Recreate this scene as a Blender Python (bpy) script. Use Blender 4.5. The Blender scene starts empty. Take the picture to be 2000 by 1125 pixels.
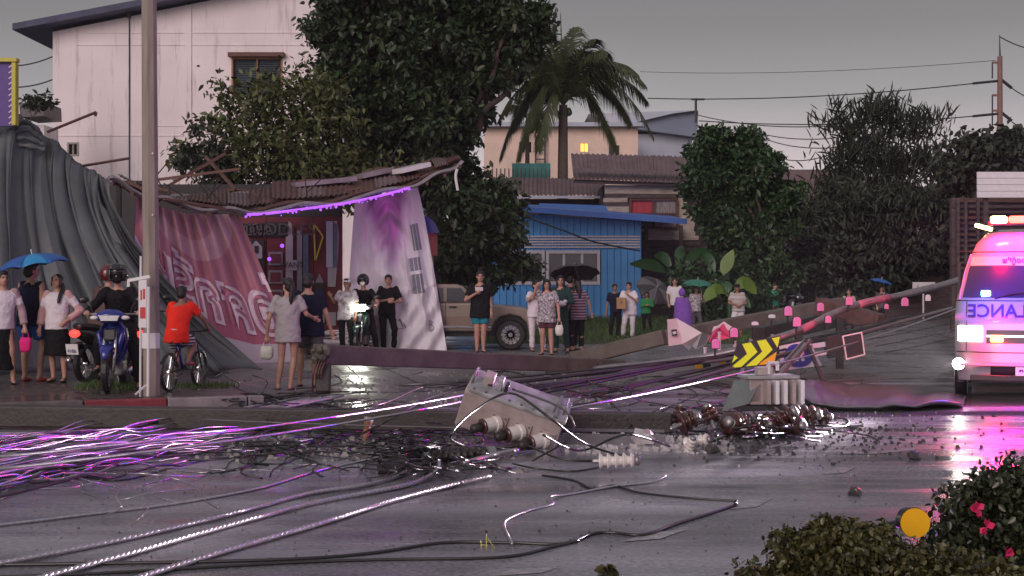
import bpy, bmesh, math, random
import numpy as np
from mathutils import Vector, Matrix, Euler, noise
random.seed(7); np.random.seed(7)
R = math.radians
scene = bpy.context.scene
col = scene.collection

# ---------------------------------------------------------------- camera
F, H, YH = 2800.0, 1.65, 540.0            # focal length in photo pixels, eye height, horizon row
cam_d = bpy.data.cameras.new('camera'); cam = bpy.data.objects.new('camera', cam_d); col.objects.link(cam)
cam.location = (0, 0, H); cam.rotation_euler = (R(90), 0, 0)
cam_d.sensor_width = 36; cam_d.lens = 36 * F / 2000
cam_d.shift_y = -(562.5 - YH) / 2000
cam_d.clip_start = 0.1; cam_d.clip_end = 3000
scene.camera = cam

# ---------------------------------------------------------------- sky and sun (dusk under thin cloud, afterglow behind the camera)
SUN_EL, SUN_AZ = 22, 205                   # degrees; azimuth clockwise from +Y (the view direction)
w = bpy.data.worlds.new('World'); scene.world = w; w.use_nodes = True
nt = w.node_tree; nt.nodes.clear()
out = nt.nodes.new('ShaderNodeOutputWorld'); bg = nt.nodes.new('ShaderNodeBackground')
sky = nt.nodes.new('ShaderNodeTexSky'); sky.sky_type = 'NISHITA'; sky.sun_disc = False
sky.sun_elevation = R(6); sky.sun_rotation = R(SUN_AZ); sky.air_density = 1.5; sky.dust_density = 4
tc = nt.nodes.new('ShaderNodeTexCoord'); sep = nt.nodes.new('ShaderNodeSeparateXYZ')
ramp = nt.nodes.new('ShaderNodeValToRGB')
e = ramp.color_ramp.elements
e[0].position = 0.0; e[0].color = (4.9, 4.2, 4.6, 1)
e[1].position = 0.24; e[1].color = (1.05, 1.0, 1.12, 1)
z5 = ramp.color_ramp.elements.new(0.55); z5.color = (1.9, 1.8, 2.0, 1)
m = ramp.color_ramp.elements.new(0.08); m.color = (3.5, 3.05, 3.25, 1)
m = ramp.color_ramp.elements.new(0.12); m.color = (2.05, 1.98, 2.12, 1)
m = ramp.color_ramp.elements.new(0.17); m.color = (1.35, 1.28, 1.38, 1)
cn = nt.nodes.new('ShaderNodeTexNoise'); cn.inputs['Scale'].default_value = 1.6; cn.inputs['Detail'].default_value = 5
mp = nt.nodes.new('ShaderNodeMapping'); mp.inputs['Scale'].default_value = (1, 1, 3.5)
mr = nt.nodes.new('ShaderNodeMapRange'); mr.inputs[3].default_value = 0.84; mr.inputs[4].default_value = 1.14
cm = nt.nodes.new('ShaderNodeMixRGB'); cm.blend_type = 'MULTIPLY'; cm.inputs[0].default_value = 1
mix = nt.nodes.new('ShaderNodeMixRGB'); mix.inputs[0].default_value = 0.93
L = nt.links.new
L(tc.outputs['Generated'], sep.inputs[0]); L(sep.outputs['Z'], ramp.inputs[0])
L(tc.outputs['Generated'], mp.inputs[0]); L(mp.outputs[0], cn.inputs[0]); L(cn.outputs[0], mr.inputs[0])
L(ramp.outputs[0], cm.inputs[1]); L(mr.outputs[0], cm.inputs[2])
L(sky.outputs[0], mix.inputs[1]); L(cm.outputs[0], mix.inputs[2]); L(mix.outputs[0], bg.inputs[0])
bg.inputs[1].default_value = 0.15
L(bg.outputs[0], out.inputs[0])
sd = bpy.data.lights.new('sun', 'SUN'); sun = bpy.data.objects.new('sun', sd); col.objects.link(sun)
sd.energy = 1.4; sd.angle = R(35); sd.color = (1.0, 0.82, 0.82)
_d = Vector((math.sin(R(SUN_AZ)) * math.cos(R(SUN_EL)), math.cos(R(SUN_AZ)) * math.cos(R(SUN_EL)), math.sin(R(SUN_EL))))
sun.rotation_euler = _d.to_track_quat('Z', 'Y').to_euler(); sun.location = (-6, -14, 12)
vs = scene.view_settings; vs.view_transform = 'Standard'; vs.look = 'None'; vs.exposure = 0.25; vs.gamma = 1.0; vs.use_curve_mapping = False
scene.display_settings.display_device = 'sRGB'
cy = scene.cycles
cy.max_bounces = 5; cy.diffuse_bounces = 2; cy.glossy_bounces = 3; cy.transmission_bounces = 4; cy.transparent_max_bounces = 8
cy.sample_clamp_indirect = 3.0; cy.sample_clamp_direct = 0; cy.use_denoising = True; cy.caustics_reflective = False; cy.caustics_refractive = False

# ---------------------------------------------------------------- helpers
def P(px, py, D):
    """world point seen at photo pixel (px, py), D metres from the camera plane"""
    return Vector(((px - 1000) * D / F, D, H - (py - YH) * D / F))
def G(px, py, z=0.0):
    """world point on the level z under photo pixel (px, py)"""
    D = (H - z) * F / (py - YH)
    return Vector(((px - 1000) * D / F, D, z))
def tag(o, label=None, cat=None, group=None, kind=None):
    if label: o['label'] = label
    if cat: o['category'] = cat
    if group: o['group'] = group
    if kind: o['kind'] = kind
    return o
def empty(name, loc, rz=0, label=None, cat=None, group=None):
    o = bpy.data.objects.new(name, None); col.objects.link(o)
    o.empty_display_size = 0.2; o.location = loc; o.rotation_euler = (0, 0, rz)
    return tag(o, label, cat, group)
def basis(p0, p1):
    d = (p1 - p0); l = d.length; d = d / l if l > 1e-9 else Vector((0, 0, 1))
    a = Vector((0, 0, 1)) if abs(d.z) < 0.95 else Vector((1, 0, 0))
    x = d.cross(a).normalized(); y = d.cross(x).normalized()
    return x, y, d
def catmull(pts, n=8, closed=False):
    pts = [Vector(p) for p in pts]
    if len(pts) < 3: 
        return [pts[0].lerp(pts[-1], i / n) for i in range(n + 1)]
    o = []
    for i in range(len(pts) - 1):
        p0 = pts[max(i - 1, 0)]; p1 = pts[i]; p2 = pts[i + 1]; p3 = pts[min(i + 2, len(pts) - 1)]
        for k in range(n):
            t = k / n
            o.append(0.5 * ((2 * p1) + (p2 - p0) * t + (2 * p0 - 5 * p1 + 4 * p2 - p3) * t * t + (3 * p1 - p0 - 3 * p2 + p3) * t ** 3))
    o.append(pts[-1]); return o
class MB:
    def __init__(s): s.v = []; s.f = []; s.uv = None
    def add(s, vs, fs):
        b = len(s.v); s.v += [Vector(p) for p in vs]; s.f += [tuple(i + b for i in f) for f in fs]; return s
    def box(s, c, size, rot=None):
        c = Vector(c); sx, sy, sz = [q / 2 for q in size]
        M = Euler(rot).to_matrix() if rot is not None and not isinstance(rot, Matrix) else rot
        vs = []
        for x, y, z in ((-1,-1,-1),(1,-1,-1),(1,1,-1),(-1,1,-1),(-1,-1,1),(1,-1,1),(1,1,1),(-1,1,1)):
            p = Vector((x * sx, y * sy, z * sz)); vs.append(c + (M @ p if M is not None else p))
        return s.add(vs, [(3,2,1,0),(4,5,6,7),(0,1,5,4),(1,2,6,5),(2,3,7,6),(3,0,4,7)])
    def cyl(s, p0, p1, r0, r1=None, n=10, caps=True):
        return s.tube([p0, p1], [r0, r0 if r1 is None else r1], n, caps)
    def bar(s, p0, p1, a, b=None, up=None):
        """rectangular bar of section a (sideways) x b (up)"""
        p0 = Vector(p0); p1 = Vector(p1); b = a if b is None else b
        d = (p1 - p0).normalized(); u = Vector(up) if up is not None else (Vector((0, 0, 1)) if abs(d.z) < 0.95 else Vector((0, 1, 0)))
        x = d.cross(u).normalized(); y = x.cross(d).normalized()
        vs = []
        for p in (p0, p1):
            for i, j in ((-1,-1),(1,-1),(1,1),(-1,1)): vs.append(p + x * (i * a / 2) + y * (j * b / 2))
        return s.add(vs, [(0,1,2,3),(7,6,5,4),(0,4,5,1),(1,5,6,2),(2,6,7,3),(3,7,4,0)])
    def tube(s, pts, r, n=8, caps=True, squash=1.0):
        pts = [Vector(p) for p in pts]; m = len(pts)
        rs = r if isinstance(r, (list, tuple)) else [r] * m
        vs = []; px = None
        for i, p in enumerate(pts):
            d = (pts[min(i + 1, m - 1)] - pts[max(i - 1, 0)])
            d = d.normalized() if d.length > 1e-9 else Vector((0, 0, 1))
            if px is None:
                a = Vector((0, 0, 1)) if abs(d.z) < 0.95 else Vector((1, 0, 0)); px = d.cross(a).normalized()
            else:
                px = (px - d * px.dot(d)); px = px.normalized() if px.length > 1e-6 else d.orthogonal().normalized()
            y = d.cross(px)
            for k in range(n):
                a = 2 * math.pi * k / n; vs.append(p + (px * math.cos(a) + y * math.sin(a) * squash) * rs[i])
        fs = [(i * n + k, i * n + (k + 1) % n, (i + 1) * n + (k + 1) % n, (i + 1) * n + k) for i in range(m - 1) for k in range(n)]
        if caps: fs += [tuple(range(n))[::-1], tuple((m - 1) * n + k for k in range(n))]
        return s.add(vs, fs)
    def loft(s, rings, n=14):
        """rings: (centre, rx, ry) horizontal ellipses joined bottom to top and capped"""
        vs = []; m = len(rings)
        for c, rx, ry in rings:
            c = Vector(c)
            for k in range(n):
                a = 2 * math.pi * k / n; vs.append(c + Vector((math.cos(a) * rx, math.sin(a) * ry, 0)))
        fs = [(i * n + k, i * n + (k + 1) % n, (i + 1) * n + (k + 1) % n, (i + 1) * n + k) for i in range(m - 1) for k in range(n)]
        fs += [tuple(range(n))[::-1], tuple((m - 1) * n + k for k in range(n))]
        return s.add(vs, fs)
    def ell(s, c, r, n=12, m=8, rot=None):
        c = Vector(c); r = (r, r, r) if not isinstance(r, (tuple, list, Vector)) else r
        M = Euler(rot).to_matrix() if rot else None
        vs = [Vector((0, 0, r[2]))]
        for j in range(1, m):
            t = math.pi * j / m
            for k in range(n):
                a = 2 * math.pi * k / n; vs.append(Vector((math.sin(t) * math.cos(a) * r[0], math.sin(t) * math.sin(a) * r[1], math.cos(t) * r[2])))
        vs.append(Vector((0, 0, -r[2])))
        vs = [c + (M @ p if M else p) for p in vs]
        fs = [(0, 1 + k, 1 + (k + 1) % n) for k in range(n)]
        for j in range(m - 2): fs += [(1 + j * n + k, 1 + (j + 1) * n + k, 1 + (j + 1) * n + (k + 1) % n, 1 + j * n + (k + 1) % n) for k in range(n)]
        b = 1 + (m - 2) * n; fs += [(len(vs) - 1, b + (k + 1) % n, b + k) for k in range(n)]
        return s.add(vs, fs)
    def cone(s, p0, p1, r0, r1, n=10, round0=True, round1=True):
        """tapered limb with rounded ends"""
        p0 = Vector(p0); p1 = Vector(p1); d = (p1 - p0)
        d = d.normalized() if d.length > 1e-9 else Vector((0, 0, 1)); pts = []; rs = []
        if round0:
            for a in (80, 50, 20): pts.append(p0 - d * r0 * math.sin(R(a))); rs.append(r0 * math.cos(R(a)))
        pts += [p0, p1]; rs += [r0, r1]
        if round1:
            for a in (20, 50, 80): pts.append(p1 + d * r1 * math.sin(R(a))); rs.append(r1 * math.cos(R(a)))
        return s.tube(pts, rs, n)
    def grid(s, fn, nu, nv, thick=0.0):
        """surface fn(u, v) -> point, u, v in 0..1; keeps uv"""
        b = len(s.v); s.uv = s.uv or {}
        for j in range(nv + 1):
            for i in range(nu + 1):
                s.uv[len(s.v)] = (i / nu, j / nv); s.v.append(Vector(fn(i / nu, j / nv)))
        s.f += [(b + j * (nu + 1) + i, b + j * (nu + 1) + i + 1, b + (j + 1) * (nu + 1) + i + 1, b + (j + 1) * (nu + 1) + i) for j in range(nv) for i in range(nu)]
        return s
    def prism(s, poly, thick, M=None):
        """polygon in local XZ, extruded along +Y by thick, placed by matrix M"""
        n = len(poly); vs = [Vector((x, 0, z)) for x, z in poly] + [Vector((x, thick, z)) for x, z in poly]
        if M is not None: vs = [M @ p for p in vs]
        return s.add(vs, [tuple(range(n)), tuple(range(2 * n - 1, n - 1, -1))] + [(i, i + n, (i + 1) % n + n, (i + 1) % n) for i in range(n)])
    def mesh(s, name, mat, smooth=False):
        me = bpy.data.meshes.new(name)
        me.from_pydata([tuple(p) for p in s.v], [], s.f); 
        if s.uv:
            ul = me.uv_layers.new(name='UVMap'); li = np.zeros(len(me.loops), dtype=np.int32); me.loops.foreach_get('vertex_index', li)
            arr = np.zeros((len(s.v), 2), dtype=np.float32)
            for k, q in s.uv.items(): arr[k] = q
            ul.data.foreach_set('uv', arr[li].ravel())
        if mat is not None: me.materials.append(M_(mat))
        if smooth: me.polygons.foreach_set('use_smooth', [True] * len(me.polygons))
        me.update(); return me
    def build(s, name, mat, parent=None, world=False, smooth=False, bevel=0, seg=2, origin=None, solid=0):
        if parent is not None and world:
            Mi = parent.matrix_basis.inverted(); s.v = [Mi @ p for p in s.v]
        org = None
        if parent is None:
            a = np.array([tuple(p) for p in s.v]); lo = a.min(0); hi = a.max(0)
            org = Vector(origin) if origin is not None else Vector(((lo[0] + hi[0]) / 2, (lo[1] + hi[1]) / 2, lo[2]))
            s.v = [p - org for p in s.v]
        o = bpy.data.objects.new(name, s.mesh(name, mat, smooth)); col.objects.link(o)
        if parent is not None: o.parent = parent
        else: o.location = org
        if solid:
            md = o.modifiers.new('solid', 'SOLIDIFY'); md.thickness = solid; md.offset = 0
        if bevel:
            md = o.modifiers.new('bevel', 'BEVEL'); md.width = bevel; md.segments = seg; md.limit_method = 'ANGLE'; md.angle_limit = R(40)
        return o
def frame(origin, xdir, zdir=(0, 0, 1)):
    """4x4 with local X along xdir, local Z near zdir, local -Y the front face"""
    x = Vector(xdir).normalized(); z = Vector(zdir); y = z.cross(x).normalized(); z = x.cross(y)
    M = Matrix((x, y, z)).transposed().to_4x4(); M.translation = Vector(origin); return M
def text_mesh(txt, size=1.0, mirror=False, offset=0.0, bold=0.0):
    """flat lettering as (verts2d, faces), centred on the origin"""
    cu = bpy.data.curves.new('lettering', 'FONT'); cu.body = txt; cu.size = size; cu.align_x = 'CENTER'; cu.align_y = 'CENTER'
    cu.offset = bold; cu.resolution_u = 3
    o = bpy.data.objects.new('lettering_tmp', cu); col.objects.link(o)
    dg = bpy.context.evaluated_depsgraph_get(); me = bpy.data.meshes.new_from_object(o.evaluated_get(dg))
    vs = [(-(p.co.x) if mirror else p.co.x, p.co.y) for p in me.vertices]; fs = [tuple(p.vertices) for p in me.polygons]
    bpy.data.objects.remove(o); bpy.data.meshes.remove(me); bpy.data.curves.remove(cu)
    if mirror: fs = [f[::-1] for f in fs]
    return vs, fs
def lettering(txt, size, M, mat, parent, mirror=False, name='lettering', bold=0.0, world=True, depth=0.002):
    vs, fs = text_mesh(txt, size, mirror, bold=bold)
    mb = MB(); mb.add([M @ Vector((x, -depth, y)) for x, y in vs], fs)
    return mb.build(name, mat, parent, world=world)

# ---------------------------------------------------------------- materials
MATS = {}
def M_(m): return MATS[m] if isinstance(m, str) else m
def mat(name, c, rough=0.6, metal=0.0, var=0.15, scale=6.0, bump=0.0, bscale=None, emit=None, estr=0.0, spec=0.5, island=0.0, trans=0.0, coat=0.0, stretch=None, c2=None, detail=4, dist=0.02):
    m = bpy.data.materials.new(name); m.use_nodes = True; MATS[name] = m
    n = m.node_tree.nodes; l = m.node_tree.links.new; b = n['Principled BSDF']
    b.inputs['Roughness'].default_value = rough; b.inputs['Metallic'].default_value = metal
    b.inputs['Specular IOR Level'].default_value = spec
    if coat: b.inputs['Coat Weight'].default_value = coat; b.inputs['Coat Roughness'].default_value = 0.08
    if trans: b.inputs['Transmission Weight'].default_value = trans
    c = tuple(c) + (1,) if len(c) == 3 else c
    t = n.new('ShaderNodeTexCoord'); src = t.outputs['Object']
    if stretch:
        g = n.new('ShaderNodeMapping'); g.inputs['Scale'].default_value = stretch; l(src, g.inputs[0]); src = g.outputs[0]
    cs = None
    if var > 0 or c2:
        z = n.new('ShaderNodeTexNoise'); z.inputs['Scale'].default_value = scale; z.inputs['Detail'].default_value = detail; z.inputs['Roughness'].default_value = 0.62; l(src, z.inputs[0])
        r = n.new('ShaderNodeValToRGB'); r.color_ramp.elements[0].position = 0.3; r.color_ramp.elements[1].position = 0.7
        lo = c2 if c2 else tuple(q * (1 - var) for q in c[:3]); hi = c[:3] if c2 else tuple(min(1, q * (1 + var)) for q in c[:3])
        r.color_ramp.elements[0].color = tuple(lo) + (1,); r.color_ramp.elements[1].color = tuple(hi) + (1,)
        l(z.outputs[0], r.inputs[0]); cs = r.outputs[0]
    if island:
        ge = n.new('ShaderNodeNewGeometry'); mr = n.new('ShaderNodeMapRange'); mr.inputs[3].default_value = 1 - island; mr.inputs[4].default_value = 1 + island
        l(ge.outputs['Random Per Island'], mr.inputs[0])
        hs = n.new('ShaderNodeHueSaturation'); l(mr.outputs[0], hs.inputs['Value'])
        mh = n.new('ShaderNodeMapRange'); mh.inputs[3].default_value = 0.5 - 0.05 * island; mh.inputs[4].default_value = 0.5 + 0.05 * island
        wn = n.new('ShaderNodeTexWhiteNoise'); wn.noise_dimensions = '1D'; l(ge.outputs['Random Per Island'], wn.inputs['W']); l(wn.outputs['Value'], mh.inputs[0]); l(mh.outputs[0], hs.inputs['Hue'])
        if cs: l(cs, hs.inputs['Color'])
        else: hs.inputs['Color'].default_value = c
        cs = hs.outputs[0]
    if cs: l(cs, b.inputs['Base Color'])
    else: b.inputs['Base Color'].default_value = c
    if bump:
        z = n.new('ShaderNodeTexNoise'); z.inputs['Scale'].default_value = bscale or scale * 4; z.inputs['Detail'].default_value = 5; l(src, z.inputs[0])
        k = n.new('ShaderNodeBump'); k.inputs['Strength'].default_value = bump; k.inputs['Distance'].default_value = dist; l(z.outputs[0], k.inputs['Height']); l(k.outputs[0], b.inputs['Normal'])
    if emit:
        b.inputs['Emission Color'].default_value = tuple(emit) + (1,); b.inputs['Emission Strength'].default_value = estr
    return m
def node_mat(name):
    m = bpy.data.materials.new(name); m.use_nodes = True; MATS[name] = m
    return m, m.node_tree.nodes, m.node_tree.links.new, m.node_tree.nodes['Principled BSDF']
def lamp(name, kind, loc, energy, color, parent=None, radius=0.05, aim=None, spot=60, blend=0.5):
    ld = bpy.data.lights.new(name, kind); o = bpy.data.objects.new(name, ld); col.objects.link(o)
    ld.energy = energy; ld.color = color; ld.shadow_soft_size = radius
    loc = Vector(loc)
    if kind == 'SPOT': ld.spot_size = R(spot); ld.spot_blend = blend
    rot = (Vector(aim) - loc).to_track_quat('-Z', 'Y').to_matrix().to_4x4() if aim is not None else Matrix()
    W = Matrix.Translation(loc) @ rot
    if parent is not None: o.parent = parent; W = parent.matrix_basis.inverted() @ W
    o.matrix_basis = W; return o

mat('concrete', (0.30, 0.28, 0.26), 0.75, var=0.25, scale=3, bump=0.25, bscale=25)
mat('concrete_dark', (0.030, 0.024, 0.023), 0.5, var=0.35, scale=3, bump=0.3, bscale=25)
mat('concrete_brown', (0.105, 0.092, 0.075), 0.6, var=0.35, scale=2.5, bump=0.3, bscale=30)
mat('lamp_pole', (0.34, 0.29, 0.25), 0.6, var=0.2, scale=2, bump=0.12, bscale=20, stretch=(6, 6, 0.6), c2=(0.20, 0.165, 0.145))
mat('rubber', (0.012, 0.012, 0.013), 0.35, var=0.2)
mat('cable_black', (0.010, 0.009, 0.010), 0.38, var=0.0, spec=0.9)
mat('cable_grey', (0.10, 0.095, 0.10), 0.40, var=0.15, scale=12, metal=0.35, spec=0.8)
mat('cable_alu', (0.60, 0.55, 0.60), 0.36, metal=1.0, var=0.2, scale=30)
mat('cable_bare', (0.42, 0.40, 0.40), 0.3, metal=0.9, var=0.1)
mat('steel', (0.30, 0.29, 0.30), 0.4, metal=0.7, var=0.2, scale=8)
mat('steel_dark', (0.06, 0.055, 0.06), 0.45, metal=0.5, var=0.2)
mat('chrome', (0.75, 0.75, 0.76), 0.12, metal=1.0, var=0.03)
mat('plastic_black', (0.012, 0.012, 0.014), 0.35, var=0.1)
mat('plastic_white', (0.75, 0.74, 0.74), 0.4, var=0.06)
mat('paint_white', (0.72, 0.70, 0.72), 0.35, var=0.06, coat=0.3)
mat('paint_red', (0.55, 0.02, 0.03), 0.4, var=0.15)
mat('paint_blue', (0.015, 0.025, 0.22), 0.25, var=0.08, coat=0.5)
mat('porcelain', (0.70, 0.66, 0.63), 0.25, var=0.08, coat=0.4)
mat('porcelain_brown', (0.06, 0.018, 0.014), 0.2, var=0.2, coat=0.5)
mat('glass_dark', (0.012, 0.013, 0.018), 0.06, var=0.0, spec=0.8)
mat('wood_brown', (0.12, 0.06, 0.045), 0.7, var=0.35, scale=4, stretch=(1, 1, 8), bump=0.2)
mat('rust_dark', (0.10, 0.045, 0.04), 0.65, var=0.4, scale=5, bump=0.2)
mat('tin_grey', (0.30, 0.27, 0.28), 0.5, metal=0.4, var=0.3, scale=3)
mat('zinc_purple', (0.19, 0.13, 0.135), 0.6, var=0.3, scale=1.5, bump=0.1, c2=(0.11, 0.075, 0.08))
mat('skin', (0.46, 0.26, 0.19), 0.5, var=0.08, scale=12)
mat('skin_dark', (0.30, 0.155, 0.105), 0.5, var=0.08, scale=12)
mat('hair', (0.010, 0.008, 0.008), 0.42, var=0.3, scale=40, bump=0.4, bscale=120)
mat('eye_dark', (0.015, 0.01, 0.01), 0.2, var=0)
mat('lip', (0.36, 0.12, 0.10), 0.5, var=0)
def cloth(name, c, **k):
    return mat(name, c, 0.85, var=0.10, scale=5, bump=0.35, bscale=14, spec=0.2, dist=0.03, **k)
for nm, c in dict(cl_white=(0.68, 0.64, 0.68), cl_black=(0.010, 0.010, 0.012), cl_navy=(0.010, 0.013, 0.032), cl_blue=(0.02, 0.075, 0.26), cl_grey=(0.40, 0.37, 0.38),
                  cl_pinkgrey=(0.40, 0.29, 0.31), cl_pink=(0.58, 0.35, 0.35), cl_red=(0.86, 0.035, 0.02), cl_denim=(0.055, 0.11, 0.17), cl_teal=(0.015, 0.20, 0.27),
                  cl_darkgreen=(0.018, 0.05, 0.045), cl_green=(0.03, 0.22, 0.07), cl_bgreen=(0.03, 0.36, 0.20), cl_purple=(0.20, 0.09, 0.40), cl_maroon=(0.09, 0.035, 0.045),
                  cl_greydark=(0.10, 0.09, 0.10), cl_brown=(0.12, 0.08, 0.07), cl_tan=(0.36, 0.30, 0.26), cl_magenta=(0.75, 0.03, 0.22), cl_flop=(0.5, 0.06, 0.06)).items(): cloth(nm, c)
def stripe_mat(name, a, b, scale, axis='Z', thr=0.5, rough=0.85):
    m, n, l, bs = node_mat(name); t = n.new('ShaderNodeTexCoord'); s = n.new('ShaderNodeSeparateXYZ'); l(t.outputs['Object'], s.inputs[0])
    mu = n.new('ShaderNodeMath'); mu.operation = 'MULTIPLY'; mu.inputs[1].default_value = scale; l(s.outputs[axis], mu.inputs[0])
    fr = n.new('ShaderNodeMath'); fr.operation = 'FRACT'; l(mu.outputs[0], fr.inputs[0]); gt = n.new('ShaderNodeMath'); gt.operation = 'GREATER_THAN'; gt.inputs[1].default_value = thr; l(fr.outputs[0], gt.inputs[0])
    mx = n.new('ShaderNodeMixRGB'); mx.inputs[1].default_value = a + (1,); mx.inputs[2].default_value = b + (1,); l(gt.outputs[0], mx.inputs[0]); l(mx.outputs[0], bs.inputs['Base Color']); bs.inputs['Roughness'].default_value = rough
stripe_mat('cl_stripe_bw', (0.015, 0.015, 0.02), (0.6, 0.58, 0.6), 24)
stripe_mat('cl_stripe_rb', (0.35, 0.27, 0.31), (0.10, 0.035, 0.07), 16)
stripe_mat('cl_stripe_tan', (0.40, 0.35, 0.33), (0.50, 0.46, 0.45), 9)
mat('cl_pattern', (0.60, 0.57, 0.60), 0.85, var=0, scale=22, c2=(0.10, 0.09, 0.10), detail=1, spec=0.2)
mat('cl_print', (0.66, 0.63, 0.66), 0.85, var=0, scale=11, c2=(0.20, 0.19, 0.20), detail=2, spec=0.2)
# ================================================================ THE SETTING
m, n, l, b = node_mat('wet_asphalt')
t = n.new('ShaderNodeTexCoord'); g = n.new('ShaderNodeMapping'); g.inputs['Scale'].default_value = (0.26, 1.7, 1); g.inputs['Rotation'].default_value = (0, 0, R(-18)); l(t.outputs['Object'], g.inputs[0])
n1 = n.new('ShaderNodeTexNoise'); n1.inputs['Scale'].default_value = 0.9; n1.inputs['Detail'].default_value = 6; n1.inputs['Roughness'].default_value = 0.6; l(g.outputs[0], n1.inputs[0])
rr = n.new('ShaderNodeValToRGB'); rr.color_ramp.elements[0].position = 0.40; rr.color_ramp.elements[1].position = 0.62
rr.color_ramp.elements[0].color = (0.08, 0.08, 0.08, 1); rr.color_ramp.elements[1].color = (0.40, 0.40, 0.40, 1)
l(n1.outputs[0], rr.inputs[0]); l(rr.outputs[0], b.inputs['Roughness'])
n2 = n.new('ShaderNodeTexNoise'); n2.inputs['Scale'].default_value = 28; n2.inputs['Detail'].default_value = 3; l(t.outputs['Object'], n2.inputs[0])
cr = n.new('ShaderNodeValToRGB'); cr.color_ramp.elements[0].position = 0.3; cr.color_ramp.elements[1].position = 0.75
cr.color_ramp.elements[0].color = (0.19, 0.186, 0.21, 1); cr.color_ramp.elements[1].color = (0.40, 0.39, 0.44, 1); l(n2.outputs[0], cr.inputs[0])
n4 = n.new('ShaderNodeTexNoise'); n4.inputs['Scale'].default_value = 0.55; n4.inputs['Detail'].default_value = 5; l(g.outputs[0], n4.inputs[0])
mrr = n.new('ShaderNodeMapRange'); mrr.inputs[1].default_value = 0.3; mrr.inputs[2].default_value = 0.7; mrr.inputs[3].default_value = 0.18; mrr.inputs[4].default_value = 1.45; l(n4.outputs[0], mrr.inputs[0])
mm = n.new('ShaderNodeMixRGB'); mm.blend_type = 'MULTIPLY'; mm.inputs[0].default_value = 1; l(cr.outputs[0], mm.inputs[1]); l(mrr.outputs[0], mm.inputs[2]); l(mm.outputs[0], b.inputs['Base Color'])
n3 = n.new('ShaderNodeTexNoise'); n3.inputs['Scale'].default_value = 70; n3.inputs['Detail'].default_value = 4; l(t.outputs['Object'], n3.inputs[0])
bs = n.new('ShaderNodeMapRange'); bs.inputs[1].default_value = 0.08; bs.inputs[2].default_value = 0.40; bs.inputs[3].default_value = 0.08; bs.inputs[4].default_value = 0.75; l(rr.outputs[0], bs.inputs[0])
bp = n.new('ShaderNodeBump'); bp.inputs['Distance'].default_value = 0.008; l(bs.outputs[0], bp.inputs['Strength']); l(n3.outputs[0], bp.inputs['Height']); l(bp.outputs[0], b.inputs['Normal'])
b.inputs['Specular IOR Level'].default_value = 0.95
def wet(name, lo, hi, r0, r1, sc, bump):
    m, n, l, b = node_mat(name); t = n.new('ShaderNodeTexCoord')
    a = n.new('ShaderNodeTexNoise'); a.inputs['Scale'].default_value = 0.8; a.inputs['Detail'].default_value = 6; l(t.outputs['Object'], a.inputs[0])
    r = n.new('ShaderNodeMapRange'); r.inputs[1].default_value = 0.42; r.inputs[2].default_value = 0.6; r.inputs[3].default_value = r0; r.inputs[4].default_value = r1; l(a.outputs[0], r.inputs[0]); l(r.outputs[0], b.inputs['Roughness'])
    c = n.new('ShaderNodeTexNoise'); c.inputs['Scale'].default_value = sc; c.inputs['Detail'].default_value = 6; l(t.outputs['Object'], c.inputs[0])
    q = n.new('ShaderNodeValToRGB'); q.color_ramp.elements[0].position = 0.3; q.color_ramp.elements[1].position = 0.7; q.color_ramp.elements[0].color = lo + (1,); q.color_ramp.elements[1].color = hi + (1,); l(c.outputs[0], q.inputs[0]); l(q.outputs[0], b.inputs['Base Color'])
    k = n.new('ShaderNodeBump'); k.inputs['Strength'].default_value = bump; k.inputs['Distance'].default_value = 0.02; l(c.outputs[0], k.inputs['Height']); l(k.outputs[0], b.inputs['Normal'])
wet('wet_lot', (0.07, 0.065, 0.066), (0.22, 0.205, 0.205), 0.25, 0.6, 14, 0.25)
wet('wet_pavement', (0.035, 0.028, 0.026), (0.12, 0.10, 0.095), 0.18, 0.5, 9, 0.2)
mat('kerb_concrete', (0.11, 0.095, 0.095), 0.5, var=0.3, scale=5, bump=0.2)
mat('kerb_red', (0.20, 0.03, 0.04), 0.45, var=0.3, scale=6, bump=0.2)
mat('kerb_white', (0.24, 0.21, 0.22), 0.45, var=0.25, scale=6, bump=0.2)
mat('road_paint', (0.50, 0.48, 0.50), 0.3, var=0, scale=9, c2=(0.18, 0.175, 0.19))
mat('soil_grass', (0.035, 0.05, 0.015), 0.9, var=0.4, scale=3, bump=0.5)
mat('grass', (0.055, 0.11, 0.022), 0.7, var=0, island=0.45)
mat('far_ground', (0.05, 0.055, 0.04), 0.9, var=0.3, scale=0.3)

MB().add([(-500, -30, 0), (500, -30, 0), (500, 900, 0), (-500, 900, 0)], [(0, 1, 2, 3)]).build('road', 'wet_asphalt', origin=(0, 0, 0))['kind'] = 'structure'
KD = Vector((math.cos(R(20)), math.sin(R(20)), 0)); KN = Vector((-math.sin(R(20)), math.cos(R(20)), 0)); K0 = Vector((-6.17, 17.2, 0))
def K(t, off=0.0, z=0.0): p = K0 + KD * t + KN * off; return Vector((p.x, p.y, z))
PZ = 0.12
KE = 3.1
pav = MB()
poly = [K(-25, 0.16), K(KE, 0.16), K(KE - 0.3, 10), K(-9, 30), K(-40, 30)]
pav.add([Vector((p.x, p.y, PZ)) for p in poly] + [Vector((p.x, p.y, -0.05)) for p in poly], [(0, 1, 2, 3, 4), (0, 5, 6, 1), (1, 6, 7, 2), (2, 7, 8, 3)])
pavement = pav.build('pavement', 'wet_pavement', origin=(0, 0, 0)); pavement['kind'] = 'structure'
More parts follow.
